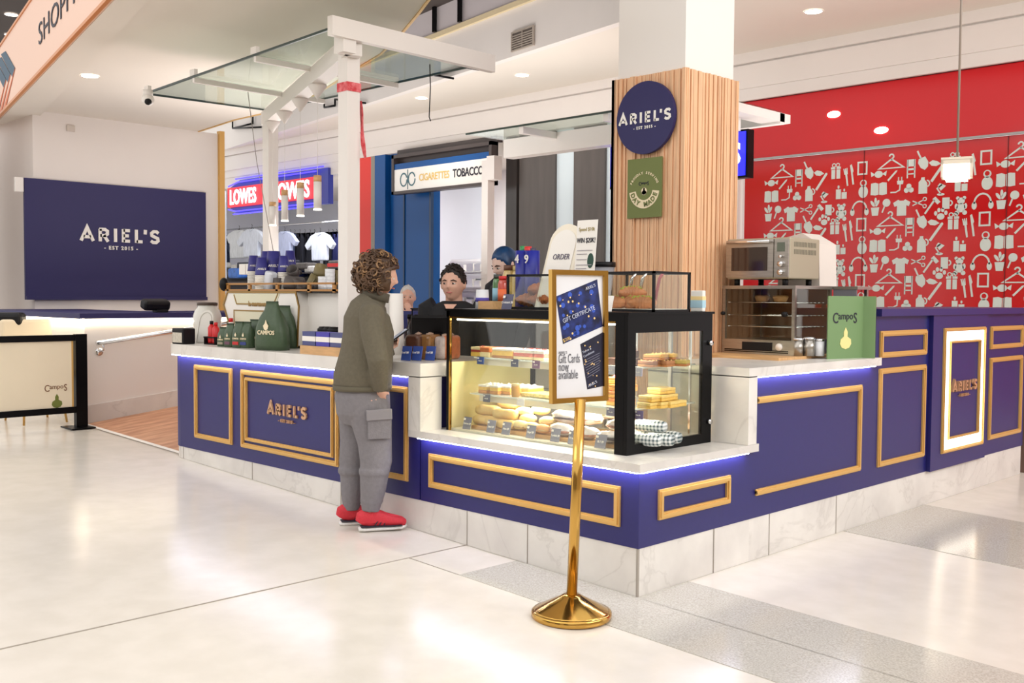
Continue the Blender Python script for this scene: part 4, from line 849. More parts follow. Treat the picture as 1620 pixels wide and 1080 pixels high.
# left end items
q = on(279, 544, 2, CT); P = T('napkin_dispenser', 'black and white napkin dispenser at the left end of the coffee counter', 'dispenser', (q.x, q.y+.06, CT), .1)
m = MB(); m.rbox((0, 0, .06), (.15, .11, .12), r=.008); m.build('body', M_blackp, P, world=False)
m = MB(); m.box(-.062, .062, -.058, -.05, .012, .088); m.build('napkins', mat('napkin', (214, 206, 190), .7, noise=.3, scale=60, stretch=(4, 1, 1)), P, world=False)
q = on(313, 543, 2, CT); P = T('oval_sign', 'pale oval headstone shaped table sign near the left end of the coffee counter', 'sign', (q.x, q.y+.05, CT), .25)
def arch(w, h, r=None):
    r = w/2; return [(w/2, 0), (w/2, h-r)]+[(r*math.cos(pi*i/14), h-r+r*math.sin(pi*i/14)*1.0) for i in range(1, 14)]+[(-w/2, h-r), (-w/2, 0)]
m = MB(); m.prism(arch(.16, .26), (0, 0, 0), X, V((.12, .1, 1)), .015); m.build('board', mat('stone_white', (224, 220, 212), .5), P, world=False)
m = MB(); m.stroke(arch(.13, .235), .004, (.002, -.016, .008), X, V((.12, .1, 1)), .002, True); m.build('rim_line', mat('stone_line', (190, 186, 176), .5), P, world=False)
q = on(328, 500, 1, .5); P = T('glass_jar', 'wide milky glass jar with a dark lid at the left end of the counter', 'jar', (q.x, .5, CT))
m = MB(); m.lathe((0, 0, 0), [(.09, 0), (.11, .02), (.115, .2), (.1, .25), (.08, .27), (.08, .29)], 24); m.build('body', mat('milky', (222, 220, 212), .2, coat=.4), P, world=False)
m = MB(); m.lathe((0, 0, .29), [(.084, 0), (.084, .02), (.07, .024)], 24); m.build('lid', mat('jarlid', (70, 56, 48), .5), P, world=False)
q = on(329, 545, 2, CT); P = T('condiment_stand', 'black stand holding red sauce bottles near the left end of the counter', 'stand', (q.x, q.y+.05, CT))
m = MB(); m.box(-.08, .08, -.04, .04, 0, .008); m.box(-.08, .08, -.045, -.038, .05, .06); m.box(-.08, -.074, -.04, .04, 0, .06); m.box(.074, .08, -.04, .04, 0, .06); m.build('rack', M_blackp, P, world=False)
for i, (dx, c, h, la) in enumerate([(-.035, (206, 30, 34), .17, 'red bottle with a dark cap in the black stand'), (.03, (200, 26, 34), .16, 'plain red bottle in the black stand')]):
    B = T('sauce_bottle', la, 'bottle', (q.x+dx, q.y+.05, CT+.009))
    m = MB(); m.lathe((0, 0, 0), [(.026, 0), (.028, .02), (.028, h*.7), (.012, h*.85)], 16); m.build('body', mat('red_bottle', (206, 30, 34), .3), B, world=False)
    m = MB(); m.lathe((0, 0, h*.85), [(.014, 0), (.014, h*.15)], 16); m.build('cap', M_blackp if i == 0 else M_red, B, world=False)
B = T('sanitiser_bottle', 'white bottle with a red cap and blue label by the green coffee bags', 'bottle', (on(343, 545, 2, CT).x, on(343, 545, 2, CT).y+.12, CT))
m = MB(); m.lathe((0, 0, 0), [(.036, 0), (.04, .02), (.04, .13), (.016, .17)], 18); m.build('body', M_paper, B, world=False)
m = MB(); m.lathe((0, 0, .17), [(.017, 0), (.017, .03)], 16); m.build('cap', M_red, B, world=False)
m = MB(); m.lathe((0, 0, .03), [(.0408, 0), (.0408, .08)], 18); m.build('label_band', mat('label_blue', (90, 120, 190), .5), B, world=False)
B = T('sugar_pot', 'small blue pot of red and white sachets beside the oval sign', 'pot', (on(318, 543, 2, CT).x+.03, on(318, 543, 2, CT).y+.10, CT))
m = MB(); m.box(-.035, .035, -.03, .03, 0, .07); m.build('pot', mat('pot_blue', (40, 56, 104), .5), B, world=False)
m = MB(); [m.rbox((-.02+i*.013, 0, .085), (.008, .04, .05), ry=.2*(i-1.5)) for i in range(4)]; m.build('sachets', mat('sachet', (220, 190, 200), .5, noise=.5, scale=30, dark=(200, 40, 60)), B, world=False)
q = on(246, 493, 0, -6.6); P = T('card_terminal', 'black card terminal sitting on the navy ledge above the handrail', 'terminal', (q.x, q.y, 1.216))
m = MB(); m.rbox((0, 0, .075), (.12, .27, .10), rz=.05, ry=.3, r=.03); m.build('head', M_blackp, P, world=False)
m = MB(); m.rbox((0, .05, .015), (.10, .12, .03), r=.008); m.build('foot', M_blackp, P, world=False)
# ---------------- bread bags, register, bottles near the cashier
for (px, w, h, c, la) in [(641, .13, .15, (90, 52, 34), 'dark loaf of bread in a clear bag, partly behind the phone'), (660, .11, .15, (150, 104, 52), 'brown loaf in a clear bag behind the blue cards'), (684, .09, .14, (196, 182, 178), 'pale bagged loaf right of the blue cards'), (694, .07, .145, (214, 122, 70), 'orange brown loaf tight against the glass cake display')]:
    q = on(px, 569, 2, CT)
    P = T('bread_loaf', la, 'bread', (q.x, q.y+.10, CT), .35, group='bagged loaves by the cake display')
    m = MB(); m.rbox((0, 0, h/2), (w*.8, .16, h), r=.022); m.build('loaf', mat('loaf%d' % c[0], c, .45, noise=.35, scale=18, bump=.3, coat=.5), P, world=False)
    m = MB(); m.ico((0, 0, h), .04, 2, (w*9*.12+.3, .9, .35), nz=.5, seed=px); m.build('bag_twist', mat('crinkle', (180, 150, 130), .2, coat=.6), P, world=False)
for i, (px, la) in enumerate([(641, 'blue price card leaning on the dark loaf, leftmost'), (658, 'largest blue price card in front of the brown loaf'), (679, 'blue price card right beside the pale bagged loaf')]):
    q = on(px, 571, 2, CT)
    P = T('blue_price_card', la, 'price card', (q.x, q.y, CT), .15, group='blue cards by the loaves')
    m = MB(); m.rbox((0, .012, .045), (.072, .004, .085), rx=-.2); m.build('card', mat('card_blue', (62, 88, 168), .5), P, world=False)
    text('writing', 'Loaf $8', .018, P.location+V((0, -.0, .045)), V((math.cos(.15), math.sin(.15), 0)), V((0, .2, 1)), .002, M_paper, P, bold=0)
q = at(668, 525, 6.7); P = T('register_screen', 'dark tilted register screen seen from behind between the loaves and the cake display', 'screen', (q.x, q.y, CT))
part('panel', M_blackp, P, lambda m: m.rbox(at(688, 520, 6.45), (.30, .025, .22), rz=.9, rx=.75, r=.008))
part('stand', M_blackp, P, lambda m: (m.cyl((q.x+.05, q.y, CT), at(694, 530, 6.45), .03, 14), m.rbox((q.x+.05, q.y, CT+.012), (.2, .2, .024), r=.006)))
P = T('bottle_rack', 'thin black wire rack of dark bottles beside the register', 'rack', (-2.6, .9, CT))
q = on(665, 488, 1, 1.0)
part('frame', M_black, P, lambda m: (m.tube([on(650, 488, 1, 1.0), on(712, 488, 1, 1.0)], .006), [m.cyl((on(x, 500, 1, 1.0).x, 1.0, .97), on(x, 488, 1, 1.0), .005, 6) for x in (652, 664, 676, 690, 704)]))
part('shelf', M_black, P, lambda m: m.box(on(648, 488, 1, 1.0).x, on(712, 488, 1, 1.0).x, .92, 1.1, .95, .97))
for i, px in enumerate((651, 662, 676, 690)):
    q = on(px, 515, 1, 1.02)
    P = T('syrup_bottle', ['dark syrup bottle in the wire rack, nearest the white roll', 'dark syrup bottle in the wire rack, second from the white roll', 'dark syrup bottle in the wire rack, third from the white roll', 'dark syrup bottle in the wire rack, nearest the register screen'][i], 'bottle', (q.x, 1.0, .971), group='syrup bottles in the wire rack')
    m = MB(); m.lathe((0, 0, 0), [(.035, 0), (.037, .01), (.037, .16), (.014, .21), (.014, .26)], 16); m.build('body', mat('dark_bottle', (46, 34, 34), .15, coat=.5), P, world=False)
    m = MB(); m.lathe((0, 0, .26), [(.016, 0), (.016, .03)], 12); m.build('cap', M_blackp, P, world=False)
q = at(627, 520, 6.7); tag(part('white_paper_stack', M_paper, None, lambda m: (m.lathe((q.x, q.y, CT), [(.055, 0), (.05, .1), (.042, at(627, 464, 6.7).z-CT)], 20))), 'tall white tapering stack of cups right in front of the womans chest', 'cup stack')
q = on(655, 556, 2, CT+.0); P = T('cake_stand', 'low glass domed stand with a pastry behind the loaves', 'cake stand', (q.x-.12, q.y+.35, CT))
m = MB(); m.lathe((0, 0, 0), [(.06, 0), (.02, .02), (.02, .06), (.12, .07), (.12, .08)], 24); m.build('stand', mat('clear_plastic', (214, 218, 226), .2, coat=.4), P, world=False)
m = MB(); m.lathe((0, 0, .081), [(.11, 0), (.11, .06), (.08, .1), (.015, .115), (.015, .135), (.001, .14)], 24); m.build('dome', M_glass, P, world=False)
tag(part('pastry', mat('bun', (196, 120, 66), .5, noise=.3, scale=30), None, lambda m: m.ico((q.x-.12, q.y+.35, CT+.12), .055, 2, (1.2, 1, .6))), 'round golden pastry under the small glass dome', 'pastry')
# ---------------- right counter things
# pie warmer
wx0, wx1, wy0, wy1, wz0, wz1 = -.76, -.25, 1.81, 2.26, 1.05, 1.475
wzz = 1.05
P = T('pie_warmer', 'glass sided steel pie warmer on the back counter under the small oven', 'pie warmer', ((wx0+wx1)/2, 2.0, wzz))
part('base', M_steel, P, lambda m: m.box(wx0, wx1, wy0, wy1, wzz, 1.14))
part('top', M_steel, P, lambda m: m.box(wx0-.004, wx1+.004, wy0-.004, wy1, wz1-.02, wz1))
for (x, y) in ((wx0, wy0), (wx1-.02, wy0), (wx0, wy1-.02), (wx1-.02, wy1-.02)): part('corner_post', M_steel, P, lambda m: m.box(x, x+.02, y, y+.02, 1.14, wz1-.02))
part('glass_front', M_glass, P, lambda m: m.box(wx0+.02, wx1-.02, wy0+.004, wy0+.009, 1.14, wz1-.02))
part('glass_side', M_glass, P, lambda m: m.box(wx1-.009, wx1-.004, wy0+.02, wy1-.02, 1.14, wz1-.02))
for z in (1.22, 1.29, 1.37): part('shelf', M_chrome, P, lambda m: [m.cyl((wx0+.02, y, z), (wx1-.02, y, z), .003, 6) for y in [wy0+.04+i*.05 for i in range(8)]]+[m.cyl((x, wy0+.02, z), (x, wy1-.02, z), .003, 6) for x in (wx0+.03, wx1-.03)])
part('back_panel', mat('warmer_back', (150, 112, 84), .3, metal=.5), P, lambda m: (m.box(wx0+.02, wx1-.02, wy1-.015, wy1-.01, 1.14, wz1-.02), m.box(wx0+.006, wx0+.012, wy0+.02, wy1-.02, 1.14, wz1-.02)))
part('control_panel', M_blackp, P, lambda m: m.box(wx0+.15, wx0+.36, wy0-.006, wy0, 1.075, 1.125))
part('door_knob', M_blackp, P, lambda m: (m.cyl((wx1-.06, wy0-.03, 1.30), (wx1-.06, wy0+.0, 1.30), .016, 14), m.cyl((wx0+.01, wy0-.02, 1.30), (wx0+.01, wy0, 1.30), .012, 14)))
part('dial', M_paper, P, lambda m: m.cyl((wx1-.1, wy0-.01, 1.1), (wx1-.1, wy0, 1.1), .022, 20))
part('vent_slot', M_black, P, lambda m: [m.box(wx0+.02, wx1-.04, wy0-.003, wy0, z, z+.006) for z in (1.062, 1.072)][:1])
for i in range(2):
    tag(part('pie', mat('pie', (206, 160, 106), .5, noise=.3, scale=20), None, lambda m: m.lathe((wx0+.17+i*.13, 2.0, 1.374), [(.035, 0), (.05, .03), (.045, .04), (.001, .045)], 20)), 'round golden pie on the top rack of the warmer, %s of the two' % ('left', 'right')[i], 'pie', 'pies in the warmer')
# benchtop oven
ox0, ox1, oy0, oy1, oz0, oz1 = -.725, -.285, 1.8, 2.16, 1.515, 1.765
P = T('benchtop_oven', 'small stainless benchtop oven with knobs on top of the pie warmer', 'oven', ((ox0+ox1)/2, 1.98, wz1))
M_olive = mat('oven_side', (176, 168, 146), .4, metal=.4)
part('body', M_olive, P, lambda m: m.rbox(((ox0+ox1)/2, (oy0+oy1)/2, (oz0+oz1)/2), (ox1-ox0, oy1-oy0, oz1-oz0), r=.008))
part('front_plate', M_steel, P, lambda m: (m.box(ox0, ox1-.105, oy0-.012, oy0, oz0+.01, oz1-.01), ))
part('door_window', mat('oven_glass', (52, 38, 34), .08, coat=.6), P, lambda m: m.box(ox0+.04, ox1-.145, oy0-.015, oy0-.012, oz0+.05, oz1-.055))
part('handle', M_chrome, P, lambda m: (m.cyl((ox0+.02, oy0-.035, oz1-.022), (ox1-.12, oy0-.035, oz1-.022), .010, 12), [m.cyl((x, oy0-.035, oz1-.022), (x, oy0, oz1-.022), .007, 8) for x in (ox0+.04, ox1-.14)]))
part('control_panel', M_steel, P, lambda m: m.box(ox1-.10, ox1-.004, oy0-.01, oy0, oz0+.01, oz1-.01))
part('display', mat('lcd', (96, 104, 90), .3), P, lambda m: m.box(ox1-.08, ox1-.03, oy0-.013, oy0-.01, oz1-.085, oz1-.03))
for z, r in ((oz1-.115, .009), (oz1-.16, .017), (oz1-.21, .017)): part('knob', M_chrome, P, lambda m: m.cyl((ox1-.052, oy0-.03, z), (ox1-.052, oy0-.01, z), r, 18))
part('side_vents', mat('vent_dark', (110, 104, 88), .6), P, lambda m: [m.box(ox1, ox1+.001, oy0+.05+i*.018, oy0+.06+i*.018, z, z+.03) for i in range(15) for z in (oz1-.10, oz1-.055)])
for x in (ox0+.05, ox1-.05):
    for y in (oy0+.04, oy1-.04): part('foot', M_blackp, P, lambda m: m.cyl((x, y, wz1), (x, y, oz0+.004), .018, 12))
q = on(1265, 400, 1, 2.3)
def paper_bag(m):
    m.prism([(0, 0), (.42, 0), (.40, .30), (.30, .345), (.12, .39), (.02, .34)], (q.x-.16, 2.42, 1.45), X, Z, .22)
tag(part('paper_box', mat('white_paper_bag', (226, 216, 208), .6, bump=.2, bscale=8), None, lambda m: (m.prism([(0, .0), (.30, 0), (.29, .27), (.17, .34), (.03, .31)], (q.x-.11, 2.44, wz1+.0), X, Z, .22))), 'crumpled white paper bag standing behind the benchtop oven', 'bag')
part_pw = None
# let the warmer be deep enough to carry the bag: a steel top shelf behind
P = T('steel_shelf', 'plain steel shelf behind the pie warmer that carries the white paper bag', 'shelf', (-.4, 2.4, .985))
part('top', M_steel, P, lambda m: m.box(-.70, .0-.08, 2.265, 2.46, wz1-.02, wz1-.001))
for x in (-.68, -.12): part('leg', M_steel, P, lambda m: m.box(x, x+.02, 2.43, 2.45, 1.034 if x > -.62 else 1.034, wz1-.02))
part('side_glass', mat('grey_glass', (120, 120, 128), .1, coat=.5), P, lambda m: m.box(-.245, -.09, 2.27, 2.28, 1.36, wz1-.02))
# canisters, cups, twine by the green board
for i, (px, r, h, mt, la) in enumerate([(1262, .035, .095, M_steel, 'dented steel canister closest to the pie warmer'), (1280, .037, .10, M_steel, 'shiny steel canister in the middle by the green board'), (1297, .03, .09, M_glassw, 'clear glass jar half hidden by the green board')]):
    q = on(px, 566, 2, 1.04); P = T('canister', la, 'canister', (q.x-.02, q.y+.03, 1.05 if q.x < -.2 else 1.034), group='canisters beside the pie warmer')
    P.location.x = min(P.location.x, -.1); P.location.z = 1.0505 if P.location.x < -.2+.04 and P.location.y > 1.55 else 1.0345
    m = MB(); m.lathe((0, 0, 0), [(r, 0), (r, h)], 20); m.build('body', mt, P, world=False)
    m = MB(); m.lathe((0, 0, h), [(r*1.05, 0), (r*1.05, .012), (r*.3, .016)], 20); m.build('lid', M_chrome, P, world=False)
# green folded menu board
g1, g2, g3 = on(1309, 568, 2, 1.034), on(1364, 566, 2, 1.034), on(1382, 567, 2, 1.034)
P = T('green_menu_board', 'folded sage green board lettered CampoS standing on the side counter', 'board', (g1.x+.02, g1.y+.15, 1.034))
gh = on(1309, 468, 0, g1.x).z-1.034
gU = V((g2.x-g1.x, g2.y-g1.y, 0)).normalized(); L1 = (g2-g1).length
g4 = g2+V((.085, .0, 0))
part('front_board', M_sage, P, lambda m: m.prism([(0, 0), (L1, 0), (L1, gh), (0, gh)], g1, gU, Z, -.008))
gV = V((g3.x-g2.x, g3.y-g2.y+.01, 0)).normalized()
part('side_board', M_sage, P, lambda m: m.prism([(0, 0), (.075, 0), (.075, gh), (0, gh)], g2, V((.98, .2, 0)), Z, -.008))
gm = (g1+g2)/2; gN = gU.cross(Z)
campos(P, gm+gN*.0005+Z*gh*.60, gU, L1*.74, M_ink, mat('bean_cream', (232, 222, 150), .6), .002)
# ---------------- things on top of the display case
DT = 1.325
def clear_box(name, label, x0, x1, y0, y1, h):
    P = T(name, label, 'display box', ((x0+x1)/2, (y0+y1)/2, DT)); w = .012
    def fr(m):
        for x in (x0, x1-w):
            for y in (y0, y1-w): m.box(x, x+w, y, y+w, DT, DT+h)
        for z in (DT, DT+h-w):
            m.box(x0, x1, y0, y0+w, z, z+w); m.box(x0, x1, y1-w, y1, z, z+w); m.box(x0, x0+w, y0, y1, z, z+w); m.box(x1-w, x1, y0, y1, z, z+w)
    part('frame', M_blackp, P, fr)
    part('pane', M_glass, P, lambda m: (m.box(x0+w, x1-w, y0+.004, y0+.007, DT+w, DT+h-w), m.box(x1-.007, x1-.004, y0+w, y1-w, DT+w, DT+h-w)))
    part('tray', M_paper if x0 > -.9 else M_black, P, lambda m: m.box(x0+w, x1-w, y0+w, y1-w, DT+.004, DT+.014))
    return P
a1, a2 = on(801, 492, 1, .35), on(880, 492, 1, .35); hb = on(801, 434, 1, .35).z-DT
clear_box('croissant_display_box', 'black framed clear box of croissants on top of the glass cake display', a1.x, a2.x+.05, .35, .66, hb)
e1, e2 = on(996, 490, 1, .42), on(1058, 490, 1, .42)
b1_ = on(999, 490, 1, .35); 
clear_box('biscuit_display_box', 'black framed clear box of pistachio croissants beside the poster stand top', -.60, -.18, .33, .64, on(1000, 429, 1, .33).z-DT)
def croissant(x, y, z, s, rz, label, grp, c=(188, 108, 60), nuts=False):
    P = T('croissant', label, 'croissant', (x, y, z), rz, group=grp)
    m = MB(); pts = []; rr = []
    for i in range(25):
        t = (i/24-.5)*2; a = t*1.15; pts.append(V((math.sin(a)*.075*s, (math.cos(a)-1)*.075*s, .028*s))); rr.append(s*(.030*(1-abs(t)**2.2)+.004)*(1+.10*math.sin(i*2.1)))
    m.tube(pts, rr, 10); m.build('body', mat('crois%d' % c[0], c, .42, noise=.35, scale=16, bump=.5, bscale=40), P, world=False)
    if nuts:
        m = MB(); r = random.Random(int(x*100)); 
        for _ in range(40): i = r.randint(4, 20); m.ico(pts[i]+V((r.uniform(-.01, .01), r.uniform(-.01, .01), rr[i]*.9)), .005*s, 1)
        m.build('pistachio_topping', mat('pistachio', (168, 176, 70), .6), P, world=False)
    return P
for i, (dx, dy, dz, rz) in enumerate([(.10, .10, .02, .3), (.2, .08, .02, -.2), (.29, .12, .02, .5), (.15, .12, .075, 1.0), (.24, .14, .075, -.6), (.32, .20, .02, 1.5), (.20, .22, .02, 2.6)]):
    if a1.x+dx < a2.x: croissant(a1.x+dx, .36+dy, DT+dz, 1.22, rz, 'golden brown croissant, %s counted from the left in the clear box' % ORD[i] if i < 3 else ('golden croissant on top of the pile in the clear box, %s' % ('left', 'right')[i-3] if i < 5 else 'golden croissant at the back of the clear box, number %s' % ('one by the right wall', 'two by the left')[i-5]), 'croissants in the clear box')
for i, (dx, dy, dz, rz) in enumerate([(.09, .1, .015, .3), (.19, .12, .015, -.4), (.28, .1, .015, .4), (.15, .16, .065, .9)]):
    croissant(-.60+dx, .33+dy, DT+dz, 1.05, rz, 'pistachio topped croissant, %s' % ['leftmost on the white tray', 'middle of the white tray', 'rightmost on the white tray', 'lying on top of the others'][i], 'pistachio croissants in the clear box', (214, 140, 92), True)
for i, (dx, c, la) in enumerate([(.10, M_chrome, 'clear handled tongs leaning inside the biscuit box at the left'), (.17, M_chrome, 'steel tongs standing in the middle of the biscuit box'), (.28, mat('tong_red', (170, 50, 60), .4), 'red handled tongs in the biscuit box')]):
    tag(part('tongs', c, None, lambda m: m.tube([(-.6+dx, .52, DT+.04), (-.6+dx+.015, .54, DT+.17), (-.6+dx+.03, .55, DT+.2)], .008)), la, 'tongs')
# jars, bottles, number cups, signs
def jar(px, pb, y, r, h, c, lidc, label, cat='jar', nm='preserve_jar', z=DT, lab=None):
    q = on(px, pb, 1, y); P = T(nm, label, cat, (q.x, y, z))
    m = MB(); m.lathe((0, 0, 0), [(r*.95, 0), (r, .01), (r, h*.75), (r*.8, h*.86), (r*.75, h*.88)], 18); m.build('body', mat('jar_%d_%d' % (c[0], c[1]), c, .18, coat=.5), P, world=False)
    m = MB(); m.lathe((0, 0, h*.88), [(r*.82, 0), (r*.82, h*.12)], 18); m.build('lid', mat('lid_%d_%d' % (lidc[0], lidc[1]), lidc, .4), P, world=False)
    if lab: m = MB(); m.lathe((0, 0, h*.2), [(r*1.01, 0), (r*1.01, h*.4)], 18); m.build('label_band', mat('lab%d_%d' % (lab[0], lab[1]), lab, .5), P, world=False)
    return P
q0 = on(776, 492, 1, .3)
tag(part('timber_block', M_ply, None, lambda m: m.box(q0.x-.05, q0.x+.07, .25, .34, DT, DT+.045)), 'small light timber block on the display top left of the croissant box', 'block')
q1 = on(763, 490, 1, .3)
P = T('number_cup', 'clear cup with a violet band upside down at the left of the display top', 'cup', (q1.x, .3, DT)); m = MB(); m.lathe((0, 0, 0), [(.042, 0), (.036, .11), (.03, .11)], 18); m.build('cup', M_glassw, P, world=False); m = MB(); m.lathe((0, 0, .04), [(.0405, 0), (.038, .03)], 18); m.build('violet_band', mat('violet', (84, 74, 170), .5), P, world=False)
jar(787, 470, .45, .03, .2, (70, 120, 60), (60, 66, 60), 'tall green juice bottle with a pale blue label left of the croissant box', 'bottle', 'juice_bottle', lab=(150, 200, 220))
jar(795, 480, .42, .028, .19, (196, 70, 50), (200, 40, 40), 'orange red patterned juice bottle touching the croissant box', 'bottle', 'juice_bottle', lab=(230, 110, 60))
jar(806, 450, .74, .045, .265, (206, 176, 110), (110, 70, 50), 'large honey coloured jar behind the croissant box, left one', lab=(226, 196, 120))
jar(820, 450, .76, .045, .26, (214, 190, 128), (200, 180, 120), 'large pale yellow jar behind the croissant box, right one')
jar(828, 440, .82, .028, .385, (40, 80, 50), (60, 150, 90), 'slim bottle with a green cap behind the jars', 'bottle', 'soft_drink_bottle')
jar(835, 440, .80, .028, .38, (50, 26, 28), (214, 50, 50), 'dark slim bottle with a red cap beside the arched sign', 'bottle', 'soft_drink_bottle')
jar(842, 440, .82, .028, .37, (40, 36, 60), (70, 70, 90), 'dark slim bottle with a dark cap beside the arched sign', 'bottle', 'soft_drink_bottle')
for i, (px, n) in enumerate([(838, '4'), (853, '9'), (899, '7')]):
    nw = ('four', 'nine', 'seven')[i]
    q = on(px, 397, 1, .78); z = q.z
    P = T('table_number', 'navy table tin marked with a white %s, %s' % (nw, ('behind the juice bottles', 'touching the arched sign', 'between the two signs')[i]), 'table number', (q.x, .72, DT), group='navy table number tins')
    m = MB(); m.lathe((0, 0, 0), [(.045, 0), (.045, z-DT)], 18); m.build('tin', mat('tin_blue', (36, 44, 150), .35), P, world=False)
    text('number', n, .07, (q.x, .67, z-.075), X, Z, .003, M_paper, P, bold=.02)
# arched ORDER sign, paper menu on stand, green bag
q = on(868, 431, 1, .4); qt = on(884, 353, 1, .5)
P = T('arched_order_sign', 'cream arched sign reading ORDER leaning back on the cake display', 'sign', (q.x, .42, DT))
vv = V((.16, .16, 1)).normalized(); uu = V((1, .1, 0)).normalized(); sh_ = (qt.z-DT)*1.03
O = on(866, 434, 1, .38); O.z = DT
sh_ = (on(884, 353, 1, .42).z-DT)
ow = (on(905, 400, 1, .38).x-on(859, 400, 1, .38).x)*.62
part('board', mat('arch_cream', (240, 232, 214), .5), P, lambda m: m.prism(arch(ow*1.5, sh_*1.02), (O.x-.01, .40, DT+.001), uu, vv, -.018))
part('face', M_paper, P, lambda m: m.prism(arch(ow*1.25, sh_*.93), (O.x-.008, .399, DT+.01), uu, vv, .002))
text('lettering', 'ORDER', .044, V((O.x, .395, DT))+vv*sh_*.60, uu, vv, .003, mat('ink_soft', (110, 104, 120), .6), P, bold=-.005, sx=.8)
text('small_lettering', 'here', .03, V((O.x, .395, DT))+vv*sh_*.35, uu, vv, .003, M_ink, P, bold=0)
o1, o2 = on(903, 428, 1, .42), on(944, 346, 1, .42)
P = T('paper_menu_sign', 'tall white paper sign reading WIN $20K! beside the arched sign', 'sign', ((o1.x+o2.x)/2-.02, .42, DT))
pw_ = on(942, 346, 1, .42).x-on(910, 348, 1, .42).x; pz = o2.z-DT; sl = V((.05, .03, 1)).normalized(); px0 = on(903, 428, 1, .42).x
part('sheet', M_paper, P, lambda m: m.prism([(0, 0), (pw_, 0), (pw_, pz), (0, pz)], (px0, .43, DT), X, sl, -.003))
part('green_seal', mat('seal_green', (30, 70, 56), .5), P, lambda m: m.disc((pw_*.78, pz*.55), .021, (px0, .429, DT), X, sl, .002, ry=.04))
text('lettering', 'Spend $10k', .028, V((px0+pw_/2, .429, DT))+sl*pz*.88, X, sl, .002, mat('gold_print', (176, 160, 110), .5), P, bold=0, sx=.85)
text('lettering', 'WIN $20K!', .038, V((px0+pw_/2, .429, DT))+sl*pz*.75, X, sl, .002, M_ink, P, bold=.005, sx=.72)
part('printed_lines', mat('print_grey', (170, 164, 170), .6), P, lambda m: [m.prism([(.012, pz*t), (pw_*(.6 if i % 3 else .85), pz*t), (pw_*(.6 if i % 3 else .85), pz*t+.004), (.012, pz*t+.004)], (px0, .4285, DT), X, sl, .0015) for i, t in enumerate((.66, .62, .56, .50, .46, .42, .36, .32, .26, .22, .16, .12))])
part('stand', M_blackp, P, lambda m: m.box(px0, px0+pw_, .43, .50, DT, DT+.02))
q = on(944, 425, 1, .6); tag(part('green_snack_bag', mat('dark_green', (38, 54, 40), .4, bump=.3), None, lambda m: m.rbox((q.x, .6, DT+.09), (.12, .07, .18), r=.02)), 'dark green snack bag behind the poster stand top, left of the timber column', 'bag')
q = on(958, 400, 1, 1.2); P = T('grinder_hopper', 'dark lidded coffee grinder hopper edge next to the timber column', 'grinder', (q.x-.02, 1.2, CT-.03)); 
m = MB(); m.lathe((0, 0, 0), [(.08, 0), (.08, .35), (.05, .42), (.075, .60)], 18); m.build('body', mat('grinder_grey', (150, 150, 156), .3), P, world=False); m = MB(); m.lathe((0, 0, .60), [(.08, 0), (.08, .03)], 18); m.build('lid', M_blackp, P, world=False)
# price cards on the display top
M_card = mat('card_slate', (84, 84, 110), .5)
def card(x, y, z, w, h, label, grp, mt=None, t='Cake $6', nm='price_card', tip=.25):
    P = T(nm, label, 'price card', (x, y, z), 0, group=grp)
    m = MB(); m.rbox((0, h*.12, h/2), (w, .003, h), rx=-tip); m.build('card', mt or M_card, P, world=False)
    m = MB(); m.rbox((-w*.3, h*.12-.0025+h*.34*tip*.0, h*.82), (w*.22, .003, h*.16), rx=-tip); m.build('corner_patch', M_paper, P, world=False)
    text('writing', t, h*.22, (x, y+h*.12-.003, z+h*.40), X, V((0, tip, 1)), .0015, M_paper, P, bold=.01, sx=.9)
    return P
q = on(811, 492, 1, .25); card(q.x, .2, DT, .075, .085, 'grey price card standing on the display top before the croissants', None, t='Croissant $6')
q = on(970, 492, 1, .27); card(q.x, .22, DT, .06, .08, 'white price card standing before the biscuit box', None, mt=M_paper, t='Biscuit $5')
q = on(1113, 489, 1, .8); P = T('towel_packet', 'small upright striped packet in pastel blue, yellow and white against the timber column', 'packet', (q.x, .82, DT))
for z0_, z1_, c in [(0, .02, (236, 206, 190)), (.02, .065, (170, 208, 224)), (.065, .085, (240, 214, 150)), (.085, .11, (232, 236, 232))]:
    pass
P.location.y = .75
m = MB(); m.rbox((0, 0, .055), (.075, .03, .11), r=.004); m.build('box', mat('pastel', (232, 232, 226), .5), P, world=False)
m = MB(); m.box(-.038, .038, -.016, .016, .02, .06); m.build('blue_band', mat('pastelb', (170, 208, 224), .5), P, world=False)
m = MB(); m.box(-.038, .038, -.016, .016, .06, .08); m.build('yellow_band', mat('pastely', (240, 214, 150), .5), P, world=False)
# ================================================================== CAKE DISPLAY CASE
kx0, kx1, ky0, ky1, kz0, kz1 = -1.49, -.175, .12, .83, .632, 1.325
P = T('cake_display_case', 'glass cake display case with black frame standing on the marble ledge', 'display case', ((kx0+kx1)/2, (ky0+ky1)/2, kz0))
t_ = .022
part('top', M_black, P, lambda m: (m.box(kx0-.01, kx1+.01, ky0-.005, ky1+.01, kz1-.012, kz1), m.box(kx0, kx1, ky0+.004, ky0+.02, kz1-.045, kz1-.012), m.box(kx0, kx1-.02, ky1-.02, ky1, kz1-.045, kz1-.012), m.box(kx0, kx0+.02, ky0, ky1, kz1-.045, kz1-.012)))
for (x, y, w, d) in [(kx0, ky0, .022, .022), (kx1-.075, ky0+.0, .056, .02), (kx0, ky1-.025, .025, .025)]: part('frame_post', M_black, P, lambda m: m.box(x, x+w, y, y+d, kz0, kz1-.01))
